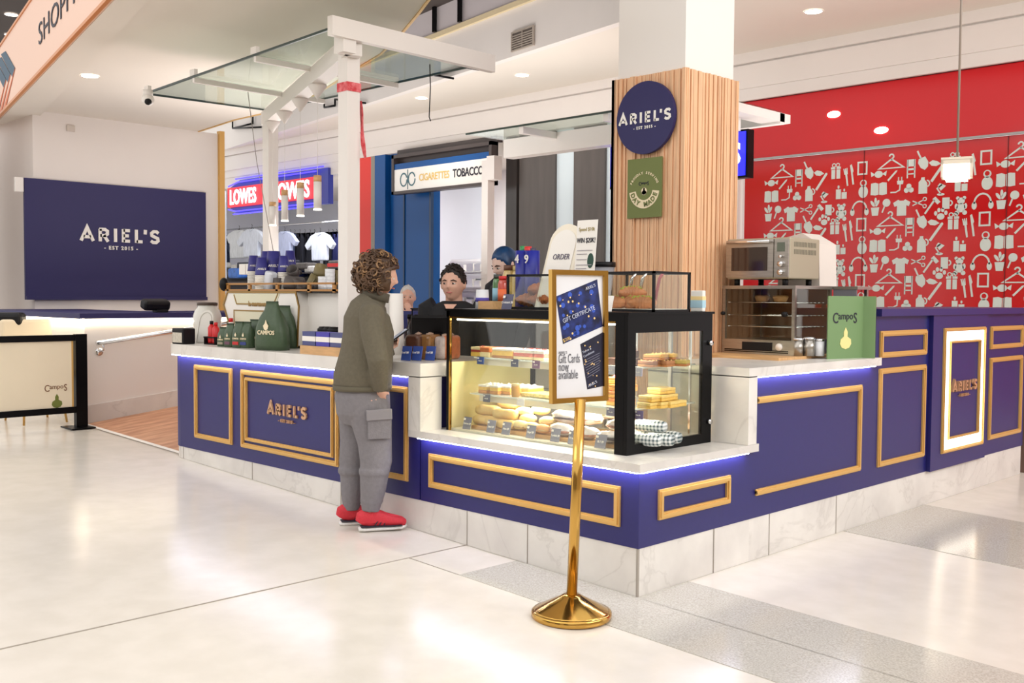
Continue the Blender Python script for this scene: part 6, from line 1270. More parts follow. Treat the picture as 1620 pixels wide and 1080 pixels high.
# ---- the woman customer. local: x right, y forward, z up ----
def woman():
    D0 = 5.93
    g = lambda px, py, D: at(px, py, D)
    hx = at(580, 838, D0)
    root = T('person', 'woman with curly brown hair in olive jacket and grey cargo pants, holding a phone', 'person', (-1.83, -.17, fz(-1.83)), math.radians(63-90))
    Mi = wm(root).inverted()
    L = lambda px, py, D=D0, dx=0: Mi @ at(px, py, D)
    # local forward (y) is world (.45,.89); image right ~ forward
    def J(px, py, x):       # point of the body seen at px,py lying x metres to the right of her midline
        # intersect pixel ray with the local plane x = const
        o = Mi @ CP; d = Mi.to_3x3() @ ray(px, py); t = (x-o.x)/d.x; return o+d*t
    hipR, hipL = J(583, 640, .085), J(574, 640, -.085)
    kneeR, kneeL = J(592, 742, .10), J(558, 735, -.10)
    ankR, ankL = J(586, 812, .09), J(556, 808, -.09)
    waist, chest, neck = J(576, 608, 0), J(585, 525, 0), J(592, 470, 0)
    hc = J(602, 437, 0)
    shR, shL = J(588, 492, .155), J(592, 490, -.155)
    elR, elL = J(598, 570, .235), J(610, 565, -.22)
    wrR = J(602, 616, .17)
    phone = J(628, 540, -.11)
    wrL = phone+V((.0, -.10, -.03))
    side = V((1, 0, 0))
    b = MB()
    Rh = (Matrix.Rotation(math.radians(-6), 3, 'Z') @ Matrix.Rotation(math.radians(-10), 3, 'X'))
    head_mesh(b, hc, Rh, .93)
    b.loft([neck-Z*.06, neck, hc-V((0, .02, .06))], [(.07, .055), (.052, .052), (.05, .052)], side)
    b.loft([waist-Z*.12, waist, chest, neck-Z*.09, neck-Z*.03], [(.13, .09), (.12, .08), (.13, .08), (.10, .05), (.05, .045)], side)
    for hp, kn, an in ((hipR, kneeR, ankR), (hipL, kneeL, ankL)):
        b.loft([hp+Z*.04, hp, kn, an+Z*.02], [(.08, .09), (.085, .09), (.055, .058), (.036, .04)], side)
        f0 = V((an.x, an.y, .045)); b.loft([an+Z*.03, f0+V((0, -.0, .01)), f0+V((0, .08, -.01)), f0+V((0, .15, -.02))], [(.033, .036), (.026, .028), (.024, .016), (.018, .010)], side)
    for sh, el, wr in ((shR, elR, wrR), (shL, elL, wrL)):
        b.loft([sh-V((math.copysign(.03, sh.x), .01, .02)), el, wr], [.038, .034, .026], side)
    hand(b, wrR, (-.75, .25, -1), (-1, .3, 0), .72, .7, 1)
    hand(b, wrL, (.10, 1, .12), (.5, -.0, .8), .92, .9, -1)
    b.build('body', M_skin, root, world=False, remesh=.0055)
    # phone (own thing)
    # jacket
    M_jk = mat('jacket_olive', (102, 95, 79), .85, noise=.12, scale=60, bump=.25, bscale=160)
    j = MB()
    wst = J(573, 611, 0)
    j.loft([J(573, 613, 0)+Z*.002, J(574, 596, 0), J(580, 560, 0), J(583, 525, 0), J(580, 500, 0), J(582, 484, 0), J(588, 473, 0)], [(.175, .165), (.182, .168), (.170, .152), (.172, .145), (.165, .130), (.13, .10), (.075, .07)], side, 28)
    for sh, el, wr in ((shR, elR, wrR), (shL, elL, wrL)):
        j.loft([sh+V((0, 0, .015))-V((math.copysign(.05, sh.x), 0, 0)), sh, sh.lerp(el, .5)+V((0, -.01, 0)), el, el.lerp(wr, .5), wr], [.05, .072, .066, .060, .053, .042], side)
    j.loft([J(588, 480, 0), J(593, 466, 0)], [(.082, .078), (.074, .074)], side, 20)
    j.build('jacket', M_jk, root, world=False, remesh=.007)
    cl = MB(); c0, c1_ = J(592, 474, 0), J(595, 461, 0)
    cl.loft([c0, c1_], [(.084, .083), (.080, .082)], side, 24); cl.build('collar', mat('collar_dark', (84, 78, 66), .9), root, world=False)
    hm = MB(); hm.loft([J(573, 616, 0), J(573, 608, 0)], [(.177, .167), (.182, .171)], side, 28); hm.build('hem_band', mat('jacket_hem', (98, 92, 76), .9), root, world=False)
    cf = MB(); cf.loft([wrR+Z*.035, wrR-Z*.005], [.046, .042], side, 16); cf.build('cuff', mat('jacket_hem', (98, 92, 76), .9), root, world=False)
    # trousers
    M_tr = mat('trousers_grey', (128, 124, 128), .85, noise=.10, scale=50, bump=.25, bscale=120)
    t = MB()
    t.loft([J(573, 606, 0), J(573, 625, 0), J(575, 650, 0), J(576, 668, 0)], [(.155, .145), (.168, .158), (.165, .155), (.13, .12)], side, 24)
    t.loft([J(580, 636, .08), J(588, 665, .085), J(593, 700, .09), J(595, 730, .10), J(592, 752, .10), J(590, 775, .095), J(587, 798, .09), J(586, 808, .09)], [(.09, .125), (.092, .118), (.086, .098), (.080, .092), (.074, .082), (.068, .074), (.055, .058), (.048, .050)], side, 20)
    t.loft([J(568, 636, -.08), J(568, 665, -.085), J(563, 700, -.09), J(559, 730, -.10), J(558, 752, -.10), J(557, 775, -.095), J(556, 796, -.09), J(556, 806, -.09)], [(.09, .125), (.092, .118), (.085, .092), (.078, .084), (.070, .074), (.064, .066), (.052, .054), (.046, .048)], side, 20)
    for z, yy, cx in ((745, 592, .10), (790, 588, .09)): t.loft([J(yy, z+4, cx), J(yy, z-4, cx)], [(.083, .088) if z < 760 else (.062, .066)]*2, side, 18)
    t.loft([J(558, 748, -.1), J(558, 740, -.1)], [(.082, .086)]*2, side, 18)
    t.build('trousers', M_tr, root, world=False, remesh=.007)
    pk = MB(); a = J(600, 672, .186); pk.rbox(a, (.016, .13, .16), rz=-.02, r=.006); pk.build('cargo_pocket', M_tr, root, world=False)
    fp = MB(); a = J(600, 656, .196); fp.rbox(a, (.016, .145, .06), rx=.04, r=.005); fp.build('pocket_flap', mat('trousers_flap', (136, 132, 136), .85), root, world=False)
    # shoes
    M_shoe = mat('shoe_red', (210, 46, 60), .65, noise=.12, scale=120); 
    for (heel, toe, cx) in (((569, 836), (633, 836), .09), ((538, 832), (596, 833), -.09)):
        h_, t2 = J(heel[0], heel[1], cx), J(toe[0], toe[1], cx); zz = fz(-1.8)-root.location.z
        h_.z = t2.z = 0; Ls = .265; y0_ = h_.y; y1_ = y0_+Ls
        sh = MB(); pr = [(0, .030, .03, .034), (.05, .034, .05, .055), (.14, .036, .058, .062), (.25, .036, .06, .066), (.38, .036, .052, .058), (.55, .040, .042, .046), (.75, .043, .034, .036), (.9, .038, .028, .030), (1.0, .022, .018, .018)]
        sh.loft([V((cx, y0_+q*Ls, .018+hh)) for q, w_, hh, _ in pr], [(w_, hh) for q, w_, hh, _ in pr], side, 16)
        sh.loft([V((cx, y0_+.075, .05)), V((cx, y0_+.07, .115))], [(.036, .045), (.036, .040)], side, 16)
        S_ = T('shoe', 'x', 'shoe'); bpy.data.objects.remove(S_)
        so = sh.build('shoe', M_shoe, root, world=False, remesh=.005)
        sl = MB(); sl.loft([V((cx, y0_-.005+q*(Ls+.01), .013+(.008 if q > .9 else 0))) for q in (0, .12, .4, .7, .9, 1)], [(.030, .012), (.038, .014), (.034, .014), (.045, .013), (.038, .011), (.018, .008)], side, 12); sl.build('sole', mat('sole_white', (232, 230, 226), .6), so, world=False)
        ds = MB(); ds.loft([V((cx, y0_+q*Ls, .028)) for q in (.02, .15, .4, .7, .9)], [(.034, .006), (.040, .007), (.037, .006), (.047, .006), (.040, .005)], side, 12); ds.build('midsole_stripe', M_ink, so, world=False)
        lc = MB(); [lc.tube([(cx-.022, y0_+Ls*(.42+.07*i), .085-.010*i), (cx, y0_+Ls*(.44+.07*i), .098-.012*i), (cx+.022, y0_+Ls*(.42+.07*i), .085-.010*i)], .004, 6) for i in range(4)]; lc.tube([(cx, y0_+Ls*.38, .10), (cx+.02, y0_+Ls*.34, .13), (cx, y0_+Ls*.32, .10), (cx-.02, y0_+Ls*.36, .125)], .003, 6); lc.build('laces', mat('lace_navy', (34, 36, 66), .7), so, world=False)
        st = MB(); [st.tube([(cx+.037, y0_+Ls*(.30+.10*i), .035), (cx+.030, y0_+Ls*(.40+.08*i), .068)], .0035, 6) for i in range(3)]; st.build('side_marking', M_ink, so, world=False)
    # hair
    M_h = mat('hair_brown', (104, 76, 54), .55, noise=.3, scale=12, dark=(70, 48, 34)); M_h2 = mat('hair_blonde', (142, 108, 74), .5)
    h = MB(); hcc = hc+V((0, -.018, .012))
    h.ico(hcc, .118, 4, (.93, 1.06, 1.04), nz=.16, seed=4, fr=7)
    # keep the face clear
    keep = []
    for v in h.v:
        p = v-hc
        if p.y > .045 and p.z < .035: v.y = hc.y+.045-.2*max(0, p.y-.045)
        if p.z < -.085: v.z = hc.z-.085
    r = random.Random(8)
    hm2 = MB()
    for i in range(430):
        a = r.uniform(0, 2*pi); u = r.uniform(-.78, 1); q = V((math.cos(a)*math.sqrt(1-u*u), math.sin(a)*math.sqrt(1-u*u), u))
        if q.y > .35 and q.z < .45: continue
        if q.z < -.3 and q.y > .1: continue
        k_ = r.uniform(.97, 1.12); c = hcc+V((q.x*.112, q.y*.122, q.z*.118))*k_; 
        mm = h if r.random() < .70 else hm2
        torus_curl(mm, c, r.uniform(.012, .026), r.uniform(.0035, .0065), q+V((r.uniform(-.8, .8), r.uniform(-.8, .8), r.uniform(-.8, .8))))
    ho = h.build('hair', M_h, root, world=False); hm2.build('hair_highlights', M_h2, ho, world=False)
    for p_ in ho.data.polygons: p_.use_smooth = True
    face_bits(root, (Matrix.Identity(3) @ hc), Rh, .93) if False else None
    fb = lambda c, x, y, z: c+Rh @ (V((x, y, z))*.93)
    for e in (-1, 1):
        m = MB(); m.ico(fb(hc, e*.030, .078, 0), .011, 2, (1.1, .7, .6)); m.build('eye', mat('eye_white', (226, 220, 214), .3), root, world=False)
    m = MB(); m.tube([fb(hc, -.02, .083, -.06), fb(hc, 0, .095, -.0585), fb(hc, .02, .083, -.06)], [.002, .0045, .002], 8); m.build('lips', mat('lip190', (190, 110, 104), .5), root, world=False)
    # phone
    ph = T('phone', 'dark smartphone held up by the woman in the olive jacket', 'phone', (0, 0, 0))
    W_ = wm(root); pc = W_ @ (phone+V((.005, -.0, .03)))
    ph.location = pc; Rw = W_.to_3x3()
    m = MB(); m.rbox((0, 0, 0), (.072, .009, .15), r=.003); R_p = Matrix.Rotation(root.rotation_euler.z, 4, 'Z') @ Matrix.Rotation(math.radians(-55), 4, 'X') 
    m.v = [R_p.to_3x3() @ v for v in m.v]; m.build('body', M_blackp, ph, world=False)
    m = MB(); m.box(-.032, .032, -.0062, -.0045, -.07, .07); m.v = [R_p.to_3x3() @ v for v in m.v]; m.build('screen', mat('phone_screen', (150, 160, 180), .1, emit=(170, 180, 200), es=.3), ph, world=False)
woman()
# ---- upper-body figures behind the counter (full bodies, standing or seated)
def standing(name_label, px, ptop, D, face_px, H, top_col, hair, build=1.0, skin=M_skin, pitch=0, yawd=0, female=False, hairf=None, seated=False, chin=False, longs=True):
    tp = at(px, ptop, D); x, y = tp.x, tp.y; z0 = fz(x)
    c = at(face_px[0], face_px[1], D)-V((tp.x, tp.y, 0)); fwd = (CP-tp); base = math.atan2(fwd.y, fwd.x)+math.radians(yawd)
    root = T('person', name_label, 'person', (x, y, z0), base-pi/2)
    Ht = tp.z-z0
    Rh = Matrix.Rotation(math.radians(hairf[0] if hairf else 0), 3, 'Z') @ Matrix.Rotation(math.radians(pitch), 3, 'X')
    s = build; side = V((1, 0, 0))
    hc = V((0, 0, Ht-.13*s)); nk = hc+V((0, -.03, -.105*s)); 
    if seated: hip = V((0, -.12, .50)); kn = [V((e*.12, .32, .48)) for e in (-1, 1)]; an = [V((e*.12, .34, .08)) for e in (-1, 1)]
    else: hip = V((0, -.02, Ht*.53)); kn = [V((e*.10, .01, Ht*.28)) for e in (-1, 1)]; an = [V((e*.10, -.01, .08)) for e in (-1, 1)]
    b = MB(); head_mesh(b, hc, Rh, s, 1.0)
    b.loft([nk-Z*.08, nk, hc-V((0, .015, .05))], [(.075, .06), (.056*s, .056*s), (.055*s, .055*s)], side)
    chest = nk.lerp(hip, .35)
    b.loft([hip-Z*.05, hip, nk.lerp(hip, .7), chest, nk-Z*.06], [(.14, .10), (.15, .11), (.13, .1), (.165, .115), (.11, .07)], side, 20)
    shs = [nk+V((e*.180*s, -.01, -.055)) for e in (-1, 1)]
    if chin:
        els = [shs[0]+V((-.02, .25, -.18)), shs[1]+V((.03, .12, -.25))]; wrs = [hc+V((-.03, .13, -.17)), els[1]+V((-.1, .22, .02))]
    else:
        els = [sh+V((e*.03, .02, -.27)) for sh, e in zip(shs, (-1, 1))]; wrs = [el+V((-e*.02, .07, -.23)) for el, e in zip(els, (-1, 1))]
    for i, e in enumerate((-1, 1)):
        b.loft([shs[i], els[i], wrs[i]], [.05, .042, .028], side)
        if chin and i == 0: hand(b, wrs[0], (.35, -.05, 1), (.1, -1, .1), .9, .6, 1)
        else: hand(b, wrs[i], (wrs[i]-els[i]), (0, 0, -1), .95, .4, e)
        b.loft([V((e*.09, hip.y, hip.z)), kn[i], an[i]], [(.085, .09), (.058, .06), (.04, .042)], side)
        b.loft([an[i], an[i]+V((0, .05, -.045)), an[i]+V((0, .14, -.055))], [.04, (.045, .03), (.04, .02)], side)
    b.build('body', skin, root, world=False, remesh=.006)
    j = MB()
    j.loft([hip-Z*.08, hip, nk.lerp(hip, .7), chest, nk-Z*.06, nk-Z*.030, nk-Z*.008], [(.165, .125), (.17, .13), (.155, .12), (.19, .135), (.18, .105), (.13, .085), (.082, .066)], side, 24)
    for i, e in enumerate((-1, 1)):
        ee = wrs[i] if longs else shs[i].lerp(els[i], .75)
        j.loft([shs[i]-V((e*.05, 0, -.02)), shs[i], els[i] if longs else shs[i].lerp(els[i], .4), ee], [.06, .070, .056, .042 if longs else .058], side)
    j.build('shirt', mat('shirt%d%d' % top_col[:2], top_col, .8, noise=.08, scale=40), root, world=False, remesh=.008)
    t = MB()
    for i, e in enumerate((-1, 1)): t.loft([V((e*.07, hip.y, hip.z+.02)), V((e*.09, hip.y, hip.z-.06)) if not seated else V((e*.1, hip.y+.05, hip.z)), kn[i], an[i]+Z*.02], [(.10, .12), (.10, .11), (.075, .078), (.058, .06)], side)
    t.build('trousers', mat('trousers_dark', (44, 44, 54), .8), root, world=False, remesh=.009)
    for i, e in enumerate((-1, 1)): q = MB(); q.loft([an[i]+V((0, -.05, -.045)), an[i]+V((0, .03, -.03)), an[i]+V((0, .10, -.045)), an[i]+V((0, .17, -.055))], [(.04, .03), (.05, .048), (.05, .032), (.036, .02)], side); q.build('shoe', M_blackp, root, world=False)
    F_ = lambda x, y, z: hc+Rh @ (V((x, y, z))*s)
    for e in (-1, 1):
        if pitch > -25:
            m = MB(); m.ico(F_(e*.030, .079, 0), .0115*s, 2, (1.15, .7, .55)); m.build('eye', mat('eye_white', (226, 220, 214), .3), root, world=False)
            m = MB(); m.ico(F_(e*.030+.003, .0865, 0), .0062*s, 2); m.build('iris', mat('iris_d', (44, 32, 26), .3), root, world=False)
        m = MB(); m.tube([F_(e*.013, .0945, .017), F_(e*.03, .091, .023), F_(e*.05, .077, .015)], [.003, .0042, .002], 6); m.build('eyebrow', mat('brow%d' % hair[0], hair, .7), root, world=False)
    m = MB(); m.tube([F_(-.022, .083, -.060), F_(-.008, .096, -.057), F_(0, .0965, -.0585), F_(.008, .096, -.057), F_(.022, .083, -.060)], [.002, .0045, .005, .0045, .002], 8); m.build('lips', mat('lip190', (190, 110, 104), .5), root, world=False)
    return root, hc, Rh, s, F_
def cap_hair(root, hc, Rh, s, m_, front=.035, low=-.05, fr_z=.055, th=1.0, nz=.05, curls=0, c2=None, seed=1):
    h = MB(); h.ico((0, 0, 0), 1, 4, (1, 1, 1))
    n = len(h.v); out = []
    for i, v in enumerate(h.v):
        p = v.copy(); k = 1+nz*noise.noise(p*4+V((seed, 0, 0)))
        q = V((p.x*.084*k, p.y*.106*k-.004, p.z*.128*k*th))
        if q.y > front+.75*(q.z if low > -.05 else max(0, q.z)): q = q*.80
        if q.z < low: q.z = low; q.x *= .9; q.y *= .9
        h.v[i] = hc+Rh @ (q*s)
    if curls:
        r = random.Random(seed)
        for i in range(curls):
            a = r.uniform(0, 2*pi); u = r.uniform(.1, 1); q = V((math.cos(a)*math.sqrt(1-u*u), math.sin(a)*math.sqrt(1-u*u), u))
            if q.y*.103 > .02+.75*q.z*.128: continue
            torus_curl(h, hc+Rh @ (V((q.x*.083, q.y*.103, q.z*.128))*s), .008, .005, q+V((r.uniform(-.5, .5), r.uniform(-.5, .5), 0)), 8)
    return h.build('hair', m_, root, world=False)
rt, hc, Rh, s, F_ = standing('young man with short dark hair in a black v neck top behind the counter', 717, 417, 7.2, (717, 452), 1.6, (24, 24, 28), (36, 26, 22), 1.07, yawd=-14, hairf=(-4,), longs=True)
cap_hair(rt, hc, Rh, s, mat('hair_dark', (40, 28, 24), .6, noise=.3, scale=60), front=.026, low=-.012, fr_z=.060, nz=.08, curls=120, seed=3)
m = MB(); nk_ = hc+V((0, -.02, -.13)); m.prism([(-.045, .010), (.045, .010), (0, -.075)], nk_+V((0, .104, -.02)), V((1, 0, 0)), V((0, -.75, 1)), .004); m.build('neckline_skin', M_skin, rt, world=False)
rt, hc, Rh, s, F_ = standing('girl with blue and black swept hair looking down behind the jars', 800, 388, 7.5, (798, 420), 1.7, (36, 36, 44), (60, 44, 40), 1.05, skin=M_skinp, pitch=-22, yawd=-52, hairf=(-6,))
hh = cap_hair(rt, hc, Rh, s, mat('hair_blue', (30, 80, 134), .35, noise=.5, scale=9, dark=(20, 24, 40), stretch=(1, 1, .4)), front=.030, low=-.10, fr_z=.062, nz=.02, seed=5)
rt, hc, Rh, s, F_ = standing('older man with white hair resting his chin on his hand at the tables behind', 645, 450, 10.6, (645, 470), 1.3, (40, 44, 70), (210, 206, 200), 1.0, seated=True, chin=True, yawd=0)
cap_hair(rt, hc, Rh, s, mat('hair_white', (216, 212, 208), .6, noise=.2, scale=40), front=.016, low=-.02, fr_z=.07, nz=.06, seed=7)
rl = rt.location
P = T('cafe_chair', 'navy cafe seat under the older man behind the kiosk', 'chair', (rl.x, rl.y, rl.z), rt.rotation_euler.z)
m = MB(); m.rbox((0, -.1, .42), (.5, .5, .07), r=.02); m.build('seat', mat('seat_navy', (46, 50, 110), .6), P, world=False)
m = MB(); m.rbox((0, -.36, .68), (.5, .05, .5), r=.02); m.build('backrest', mat('seat_navy', (46, 50, 110), .6), P, world=False)
for ex in (-1, 1):
    for ey in (-.32, .12): m = MB(); m.cyl((ex*.2, ey, 0), (ex*.2, ey, .39), .015, 10); m.build('leg', M_black, P, world=False)
q = at(680, 492, 8.6)
P = T('booth_back', 'navy booth backrest in front of the older man', 'seat', (q.x, q.y, fz(q.x)))
part('backrest', mat('seat_navy', (46, 50, 110), .6), P, lambda m: m.rbox((q.x, q.y, (q.z+fz(q.x))/2), (1.3, .12, q.z-fz(q.x)), rz=YAW-pi/2, r=.03))
# ================================================================== BACKGROUND CLOTHES, CEILING FITTINGS
def shirt(x, y, z, w, h, c, label, name='hanging_shirt', long_=False, chk=False):
    P = T(name, label, 'shirt', (x, y, z))
    pl = [(-.26, -.5), (.26, -.5), (.27, .05), (.42, -.12), (.52, .06), (.30, .40), (.12, .5), (-.12, .5), (-.30, .40), (-.52, .06), (-.42, -.12), (-.27, .05)]
    if long_: pl = [(-.26, -.5), (.26, -.5), (.28, .1), (.40, -.45), (.52, -.42), (.36, .38), (.12, .5), (-.12, .5), (-.36, .38), (-.52, -.42), (-.40, -.45), (-.28, .1)]
    mt = mat('cloth%d_%d' % (c[0], c[2]), c, .85, noise=.14, scale=6, stretch=(3, 3, 1))
    m = MB(); m.prism([(a*w, b*h-h*.5) for a, b in pl], (0, .06, 0), X, Z, .10); o = m.build('cloth', mt, P, world=False, bevel=.02)
    m = MB(); m.stroke([(-.1*w, -.01), (0, -.09*h), (.1*w, -.01)], .03, (0, -.045, 0), X, Z, .012); m.build('collar', mt, P, world=False)
    m = MB(); m.tube([(-.26*w, .02, -.10*h), (0, .02, .02), (.26*w, .02, -.10*h)], .010, 6); m.tube([(0, .01, .03), (0.02, .01, .09), (-.01, .01, .12)], .006, 6); m.build('hanger', M_blackp, P, world=False)
    return P
YS = 10.6
def hs(px, pt, pb, pw, c, la, y=YS, **k):
    a, b = on(px, pt, 1, y), on(px, pb, 1, y); w = abs(on(px+pw/2, pt, 1, y).x-on(px-pw/2, pt, 1, y).x); shirt(a.x, y, a.z, w, a.z-b.z, c, la, **k)
hs(378, 364, 408, 50, (232, 236, 240), 'pale grey shirt hanging at the front left of the clothes shop')
hs(398, 362, 406, 44, (222, 228, 240), 'white short sleeved shirt beside the canopy post in the clothes shop', y=YS-.35)
hs(450, 366, 405, 40, (206, 214, 244), 'pale blue shirt just right of the thin canopy post')
hs(506, 368, 412, 44, (226, 232, 246), 'checked white shirt hanging alone right of the dark garments')
hs(355, 372, 420, 22, (34, 44, 70), 'dark navy jacket at the left end of the rack with a red edge')
for i, (px, c) in enumerate([(459, (96, 112, 150)), (466, (90, 104, 140)), (474, (40, 40, 50)), (482, (36, 34, 44)), (490, (30, 30, 40)), (497, (44, 44, 60)), (519, (26, 26, 36)), (526, (40, 44, 90)), (532, (36, 40, 100)), (538, (30, 30, 40)), (545, (60, 66, 100)), (344, (210, 220, 200)), (350, (196, 210, 180))]):
    hs(px, 370, 426, 13, c, ('dark' if sum(c) < 200 else 'blue grey' if c[2] > 100 else 'pale green')+' garment on the clothes shop rack, %s from the left' % (ORD[min(i, 14)]), y=YS+.45+.12*(i % 2), long_=True, name='hanging_garment')
a, b = on(345, 366, 1, YS+.1), on(548, 366, 1, YS+.1)
tag(part('garment_rail', M_chrome, None, lambda m: m.cyl((a.x, YS+.3, a.z+.05), (b.x, YS+.3, a.z+.05), .02, 8)), 'long chrome garment rail in the clothes shop', 'rail')
r = random.Random(21)
for i in range(15):
    px = 352+i*13.2; py = 416+r.uniform(0, 22); c = r.choice([(60, 60, 70), (40, 60, 130), (90, 84, 80), (30, 30, 44), (150, 80, 70), (70, 90, 150), (200, 196, 190), (60, 76, 60)])
    q = on(px, py, 1, YS-.6)
    tag(part('folded_garment', mat('fold%d_%d' % (c[0], c[2]), c, .85, noise=.3, scale=9), None, lambda m: (m.rbox((q.x, q.y, q.z), (r.uniform(.38, .6), .3, r.uniform(.10, .2)), rz=r.uniform(-.3, .3), r=.03))), 'folded garment on the low shelves of the clothes shop, %s from the left' % ORD[i], 'clothes', 'folded clothes in the clothes shop')
P = T('shop_table', 'long low display unit carrying folded clothes in the clothes shop', 'table', (-16, YS-.6, .4))
ta, tb = on(345, 440, 1, YS-.6), on(556, 440, 1, YS-.6)
part('shelf', mat('shop_dark', (60, 54, 56), .6), P, lambda m: (m.box(ta.x, tb.x, YS-.8, YS-.3, ta.z-.15, ta.z-.1), m.box(ta.x, tb.x, YS-.35, YS-.3, fz(-16), ta.z+.3), m.box(ta.x, tb.x, YS-.8, YS-.3, ta.z+.08, ta.z+.10), m.box(ta.x, tb.x, YS-.8, YS-.3, fz(-16), fz(-16)+.1)))
q = on(376, 432, 1, YS-1); tag(part('blue_tub', mat('tub_blue', (60, 110, 190), .5, noise=.4, scale=10), None, lambda m: m.rbox((q.x, q.y, q.z), (.5, .3, .25), r=.06)), 'bright blue bundle of clothes low at the left of the clothes shop', 'clothes')
q = on(528, 419, 1, YS-1); tag(part('red_sale_strip', M_red, None, lambda m: m.box(q.x-.25, q.x+.2, q.y, q.y+.03, q.z-.04, q.z+.04)), 'small red ticket strip above the clothes by the big canopy post', 'ticket')
P = T('glass_door_frame', 'grey glazed frame at the left side of the clothes shop front', 'frame', (-18.3, 8, fz(-18)))
part('frame', mat('alu2', (180, 186, 194), .3, metal=.5), P, lambda m: (m.box(-18.05, -17.99, YB, YB+.06, fz(-18), 3.7),))
part('pane', M_glass, P, lambda m: m.box(-18.9, -18.05, YB+.02, YB+.03, fz(-18), 3.7))
# downlights
def downlight(x, y, z, r, label, e=30, cone=True, group=None, c=(1, .93, .84)):
    P = T('downlight', label, 'downlight', (x, y, z), group=group)
    m = MB(); m.lathe((0, 0, -.006), [(r*.98, .006), (r*1.0, 0), (r*1.12, 0), (r*1.12, .006)], 28, cap=False); m.build('rim', M_white, P, world=False)
    m = MB(); m.lathe((0, 0, -.004), [(r, 0), (r, .002)], 28); m.build('lens', M_ledw2, P, world=False)
    if e: spot('downlight_beam', (x, y, z-.03), e, c, ang=2.3, r=r)
p = on(142, 120, 2, CZ-.003); downlight(p.x, p.y, p.z-.001, .075, 'round downlight in the lower ceiling above the navy wall panel', 40)
for (px, py, la) in [(667, 155, 'downlight in the rear soffit beside the dangling wire'), (826, 119, 'downlight in the rear soffit left of the timber column'), (1287, 18, 'downlight in the rear soffit above the red shop')]:
    p = on(px, py, 2, 4.547); downlight(p.x, p.y, p.z, .095, la, 60)
for (px, py, la) in [(1319, 181, 'downlight in front of the red fascia, left one'), (1394, 206, 'downlight in front of the red fascia, right one')]:
    p = on(px, py, 2, 4.547); y2 = 2*(YB-.03)-p.y
    if y2 > bl(p.x)+.1: downlight(p.x, y2, 4.547, .09, la, 50)
for (px, py, z, la) in [(432, 301, 3.9, 'shop downlight left of the neon sign'), (851, 257, 0, '')][:0]: pass
for (px, py, la) in [(361, 298, 'ceiling light in the clothes shop, upper left of the neon sign'), (515, 285, 'ceiling light in the clothes shop, right of the neon sign')]:
    q = on(px, py, 2, 4.04); downlight(min(q.x, -13.6), max(min(q.y, 13.2), 8.4), 4.04, .1, la, 0)
for (px, py, la) in [(442, 321, 'small bright downlight under the clothes shop bulkhead, left'), (496, 344, 'small bright downlight under the clothes shop bulkhead, right')]:
    q = on(px, py, 2, 2.995); downlight(min(max(q.x, -17), -13.4), min(max(q.y, 11.9), 13.2), 2.995, .11, la, 0)
for (px, py) in [(18, 23), (17, 55)]:
    q = on(px, py, 2, 5.59); downlight(q.x, q.y, 5.59, .09, 'small downlight in the dark ceiling behind the SHOPPING banner, %s one' % ('upper' if py < 40 else 'lower'), 0)
# pendant box lamp at right
pc = at(1514, 268, 7.2)
P = T('pendant_box_lamp', 'square cream box lamp hanging on a long rod in front of the red shop glass', 'pendant lamp', (pc.x, pc.y, pc.z-.1))
ang2 = .35
def rb(m, x0, x1, y0, y1, z0, z1):
    k = MB(); k.box(x0, x1, y0, y1, z0, z1); M = Matrix.Translation(pc) @ Matrix.Rotation(ang2, 4, 'Z'); m.add([M @ v for v in k.v], k.f)
part('shade', mat('shade_cream', (236, 224, 204), .5), P, lambda m: (rb(m, -.1, .1, -.1, .1, .055, .075), rb(m, -.1, -.085, -.1, .1, -.06, .06), rb(m, .085, .1, -.1, .1, -.06, .06), rb(m, -.1, .1, .085, .1, -.06, .06), rb(m, -.1, .1, -.1, -.085, .03, .06)))
part('glowing_core', mat('core', (255, 250, 235), .5, emit=(255, 244, 220), es=6), P, lambda m: rb(m, -.07, .07, -.07, .07, -.08, .03))
part('rod', mat('rod_taupe', (150, 136, 124), .4), P, lambda m: m.cyl(pc+Z*.07, (pc.x, pc.y, 4.6), .008, 10))
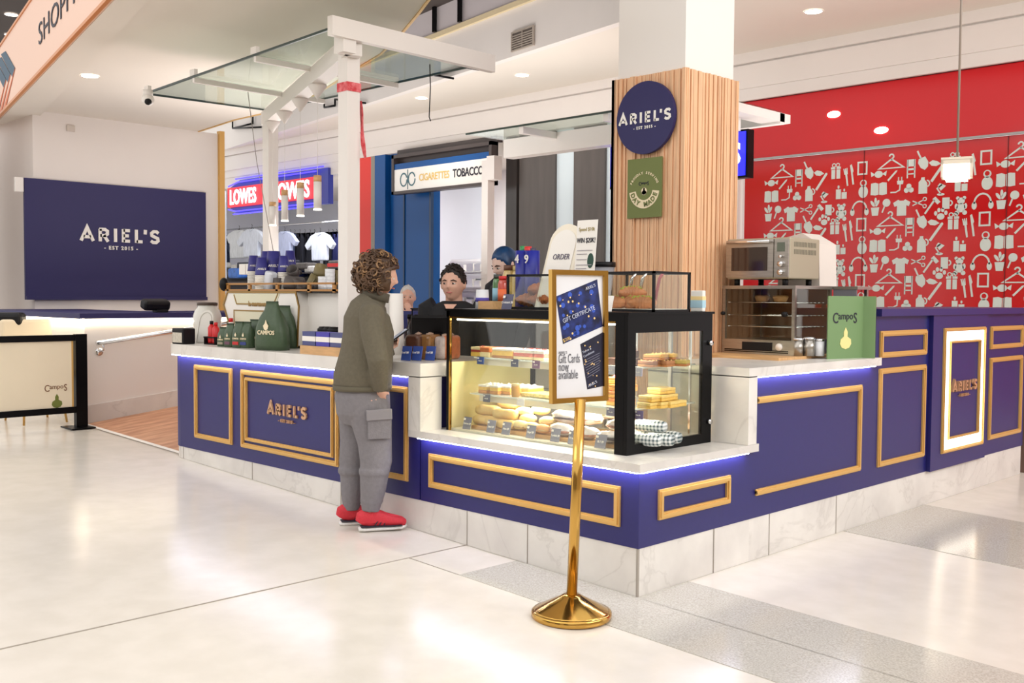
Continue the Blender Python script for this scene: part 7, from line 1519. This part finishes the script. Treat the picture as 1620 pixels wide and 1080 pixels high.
# vent grille and rods on the bulkhead
def onb(px, py, off=-.06):
    n = V((.174, 1, 0)).normalized(); p0 = V((-10.47, 6.548+off, 0)); d = ray(px, py); t = (p0-CP).dot(n)/d.dot(n); return CP+d*t
ub = V((1, -.174, 0)).normalized()
va, vb = onb(811, 66, -.01), onb(845, 56, -.01); zt2, zb2 = onb(828, 47, -.01).z, onb(828, 76, -.01).z; vw = (vb-va).dot(ub)
P = T('vent_grille', 'square grey vent grille on the white bulkhead above the rear soffit', 'vent', (va.x, va.y, zb2))
part('backing', mat('vent_back', (96, 86, 80), .7), P, lambda m: m.prism([(0, 0), (vw, 0), (vw, zt2-zb2), (0, zt2-zb2)], V((va.x, va.y, zb2)), ub, Z, .01))
part('slats', mat('vent_slat', (176, 164, 152), .5), P, lambda m: [m.prism([(0, k*.03), (vw, k*.03), (vw, k*.03+.012), (0, k*.03+.012)], V((va.x, va.y, zb2)), ub, Z, .022) for k in range(int((zt2-zb2)/.03))]+[m.stroke([(0, 0), (vw, 0), (vw, zt2-zb2), (0, zt2-zb2)], .02, V((va.x, va.y, zb2)), ub, Z, .024, True), m.prism([(vw/2-.006, 0), (vw/2+.006, 0), (vw/2+.006, zt2-zb2), (vw/2-.006, zt2-zb2)], V((va.x, va.y, zb2)), ub, Z, .024)])
for px, la in ((688, 'slim black vertical mullion on the upper wall, left one'), (728, 'slim black vertical mullion on the upper wall, right one')):
    a = onb(px, 40, -.06); tag(part('wall_mullion', M_black, None, lambda m: m.box(a.x-.03, a.x+.03, a.y-.03, a.y+.01, 5.235, 7.6)), la, 'mullion')
# black steel brackets hanging in the void
def brk(name, pts, D, la, r=.018):
    P3 = [onb(px, py, -.05) for px, py in pts]
    tag(part(name, M_black, None, lambda m: [m.cyl(a, b, r, 6) for a, b in zip(P3[:-1], P3[1:])]), la, 'bracket')
brk('steel_bracket', [(413, 201), (368, 203), (368, 178), (400, 172), (400, 195), (368, 203)], 13.5, 'black steel frame bracket hanging in the void at the left of the canopy')
brk('steel_bracket', [(757, 110), (735, 106), (688, 119), (717, 124)], 13.0, 'black open bracket seen past the right tip of the canopy')
brk('steel_bracket', [(513, 158), (513, 170), (530, 167), (530, 157), (578, 163)], 13.2, 'black bracket half hidden by the thick canopy post')
# unseen mall walls and dark fronts, added behind the viewer for the brass to reflect
m = MB(); m.box(-9, 8, -10.2, -10, -.4, 3.2); m.box(8, 8.2, -10, 9, -.4, 3.2); struct(m.build('wall_opposite', mat('opp_wall', (190, 176, 158), .7), keep=True))
for i, x in enumerate((-4.5, .5, 5.0)):
    tag(part('added_dark_front', mat('front_dark', (52, 48, 46), .3), None, lambda m: m.box(x-1.2, x+1.2, -9.99, -9.9, fz(x), 2.9)), 'unseen dark shopfront added across the mall for reflections, %s one' % ('left', 'middle', 'right')[i], 'shopfront')
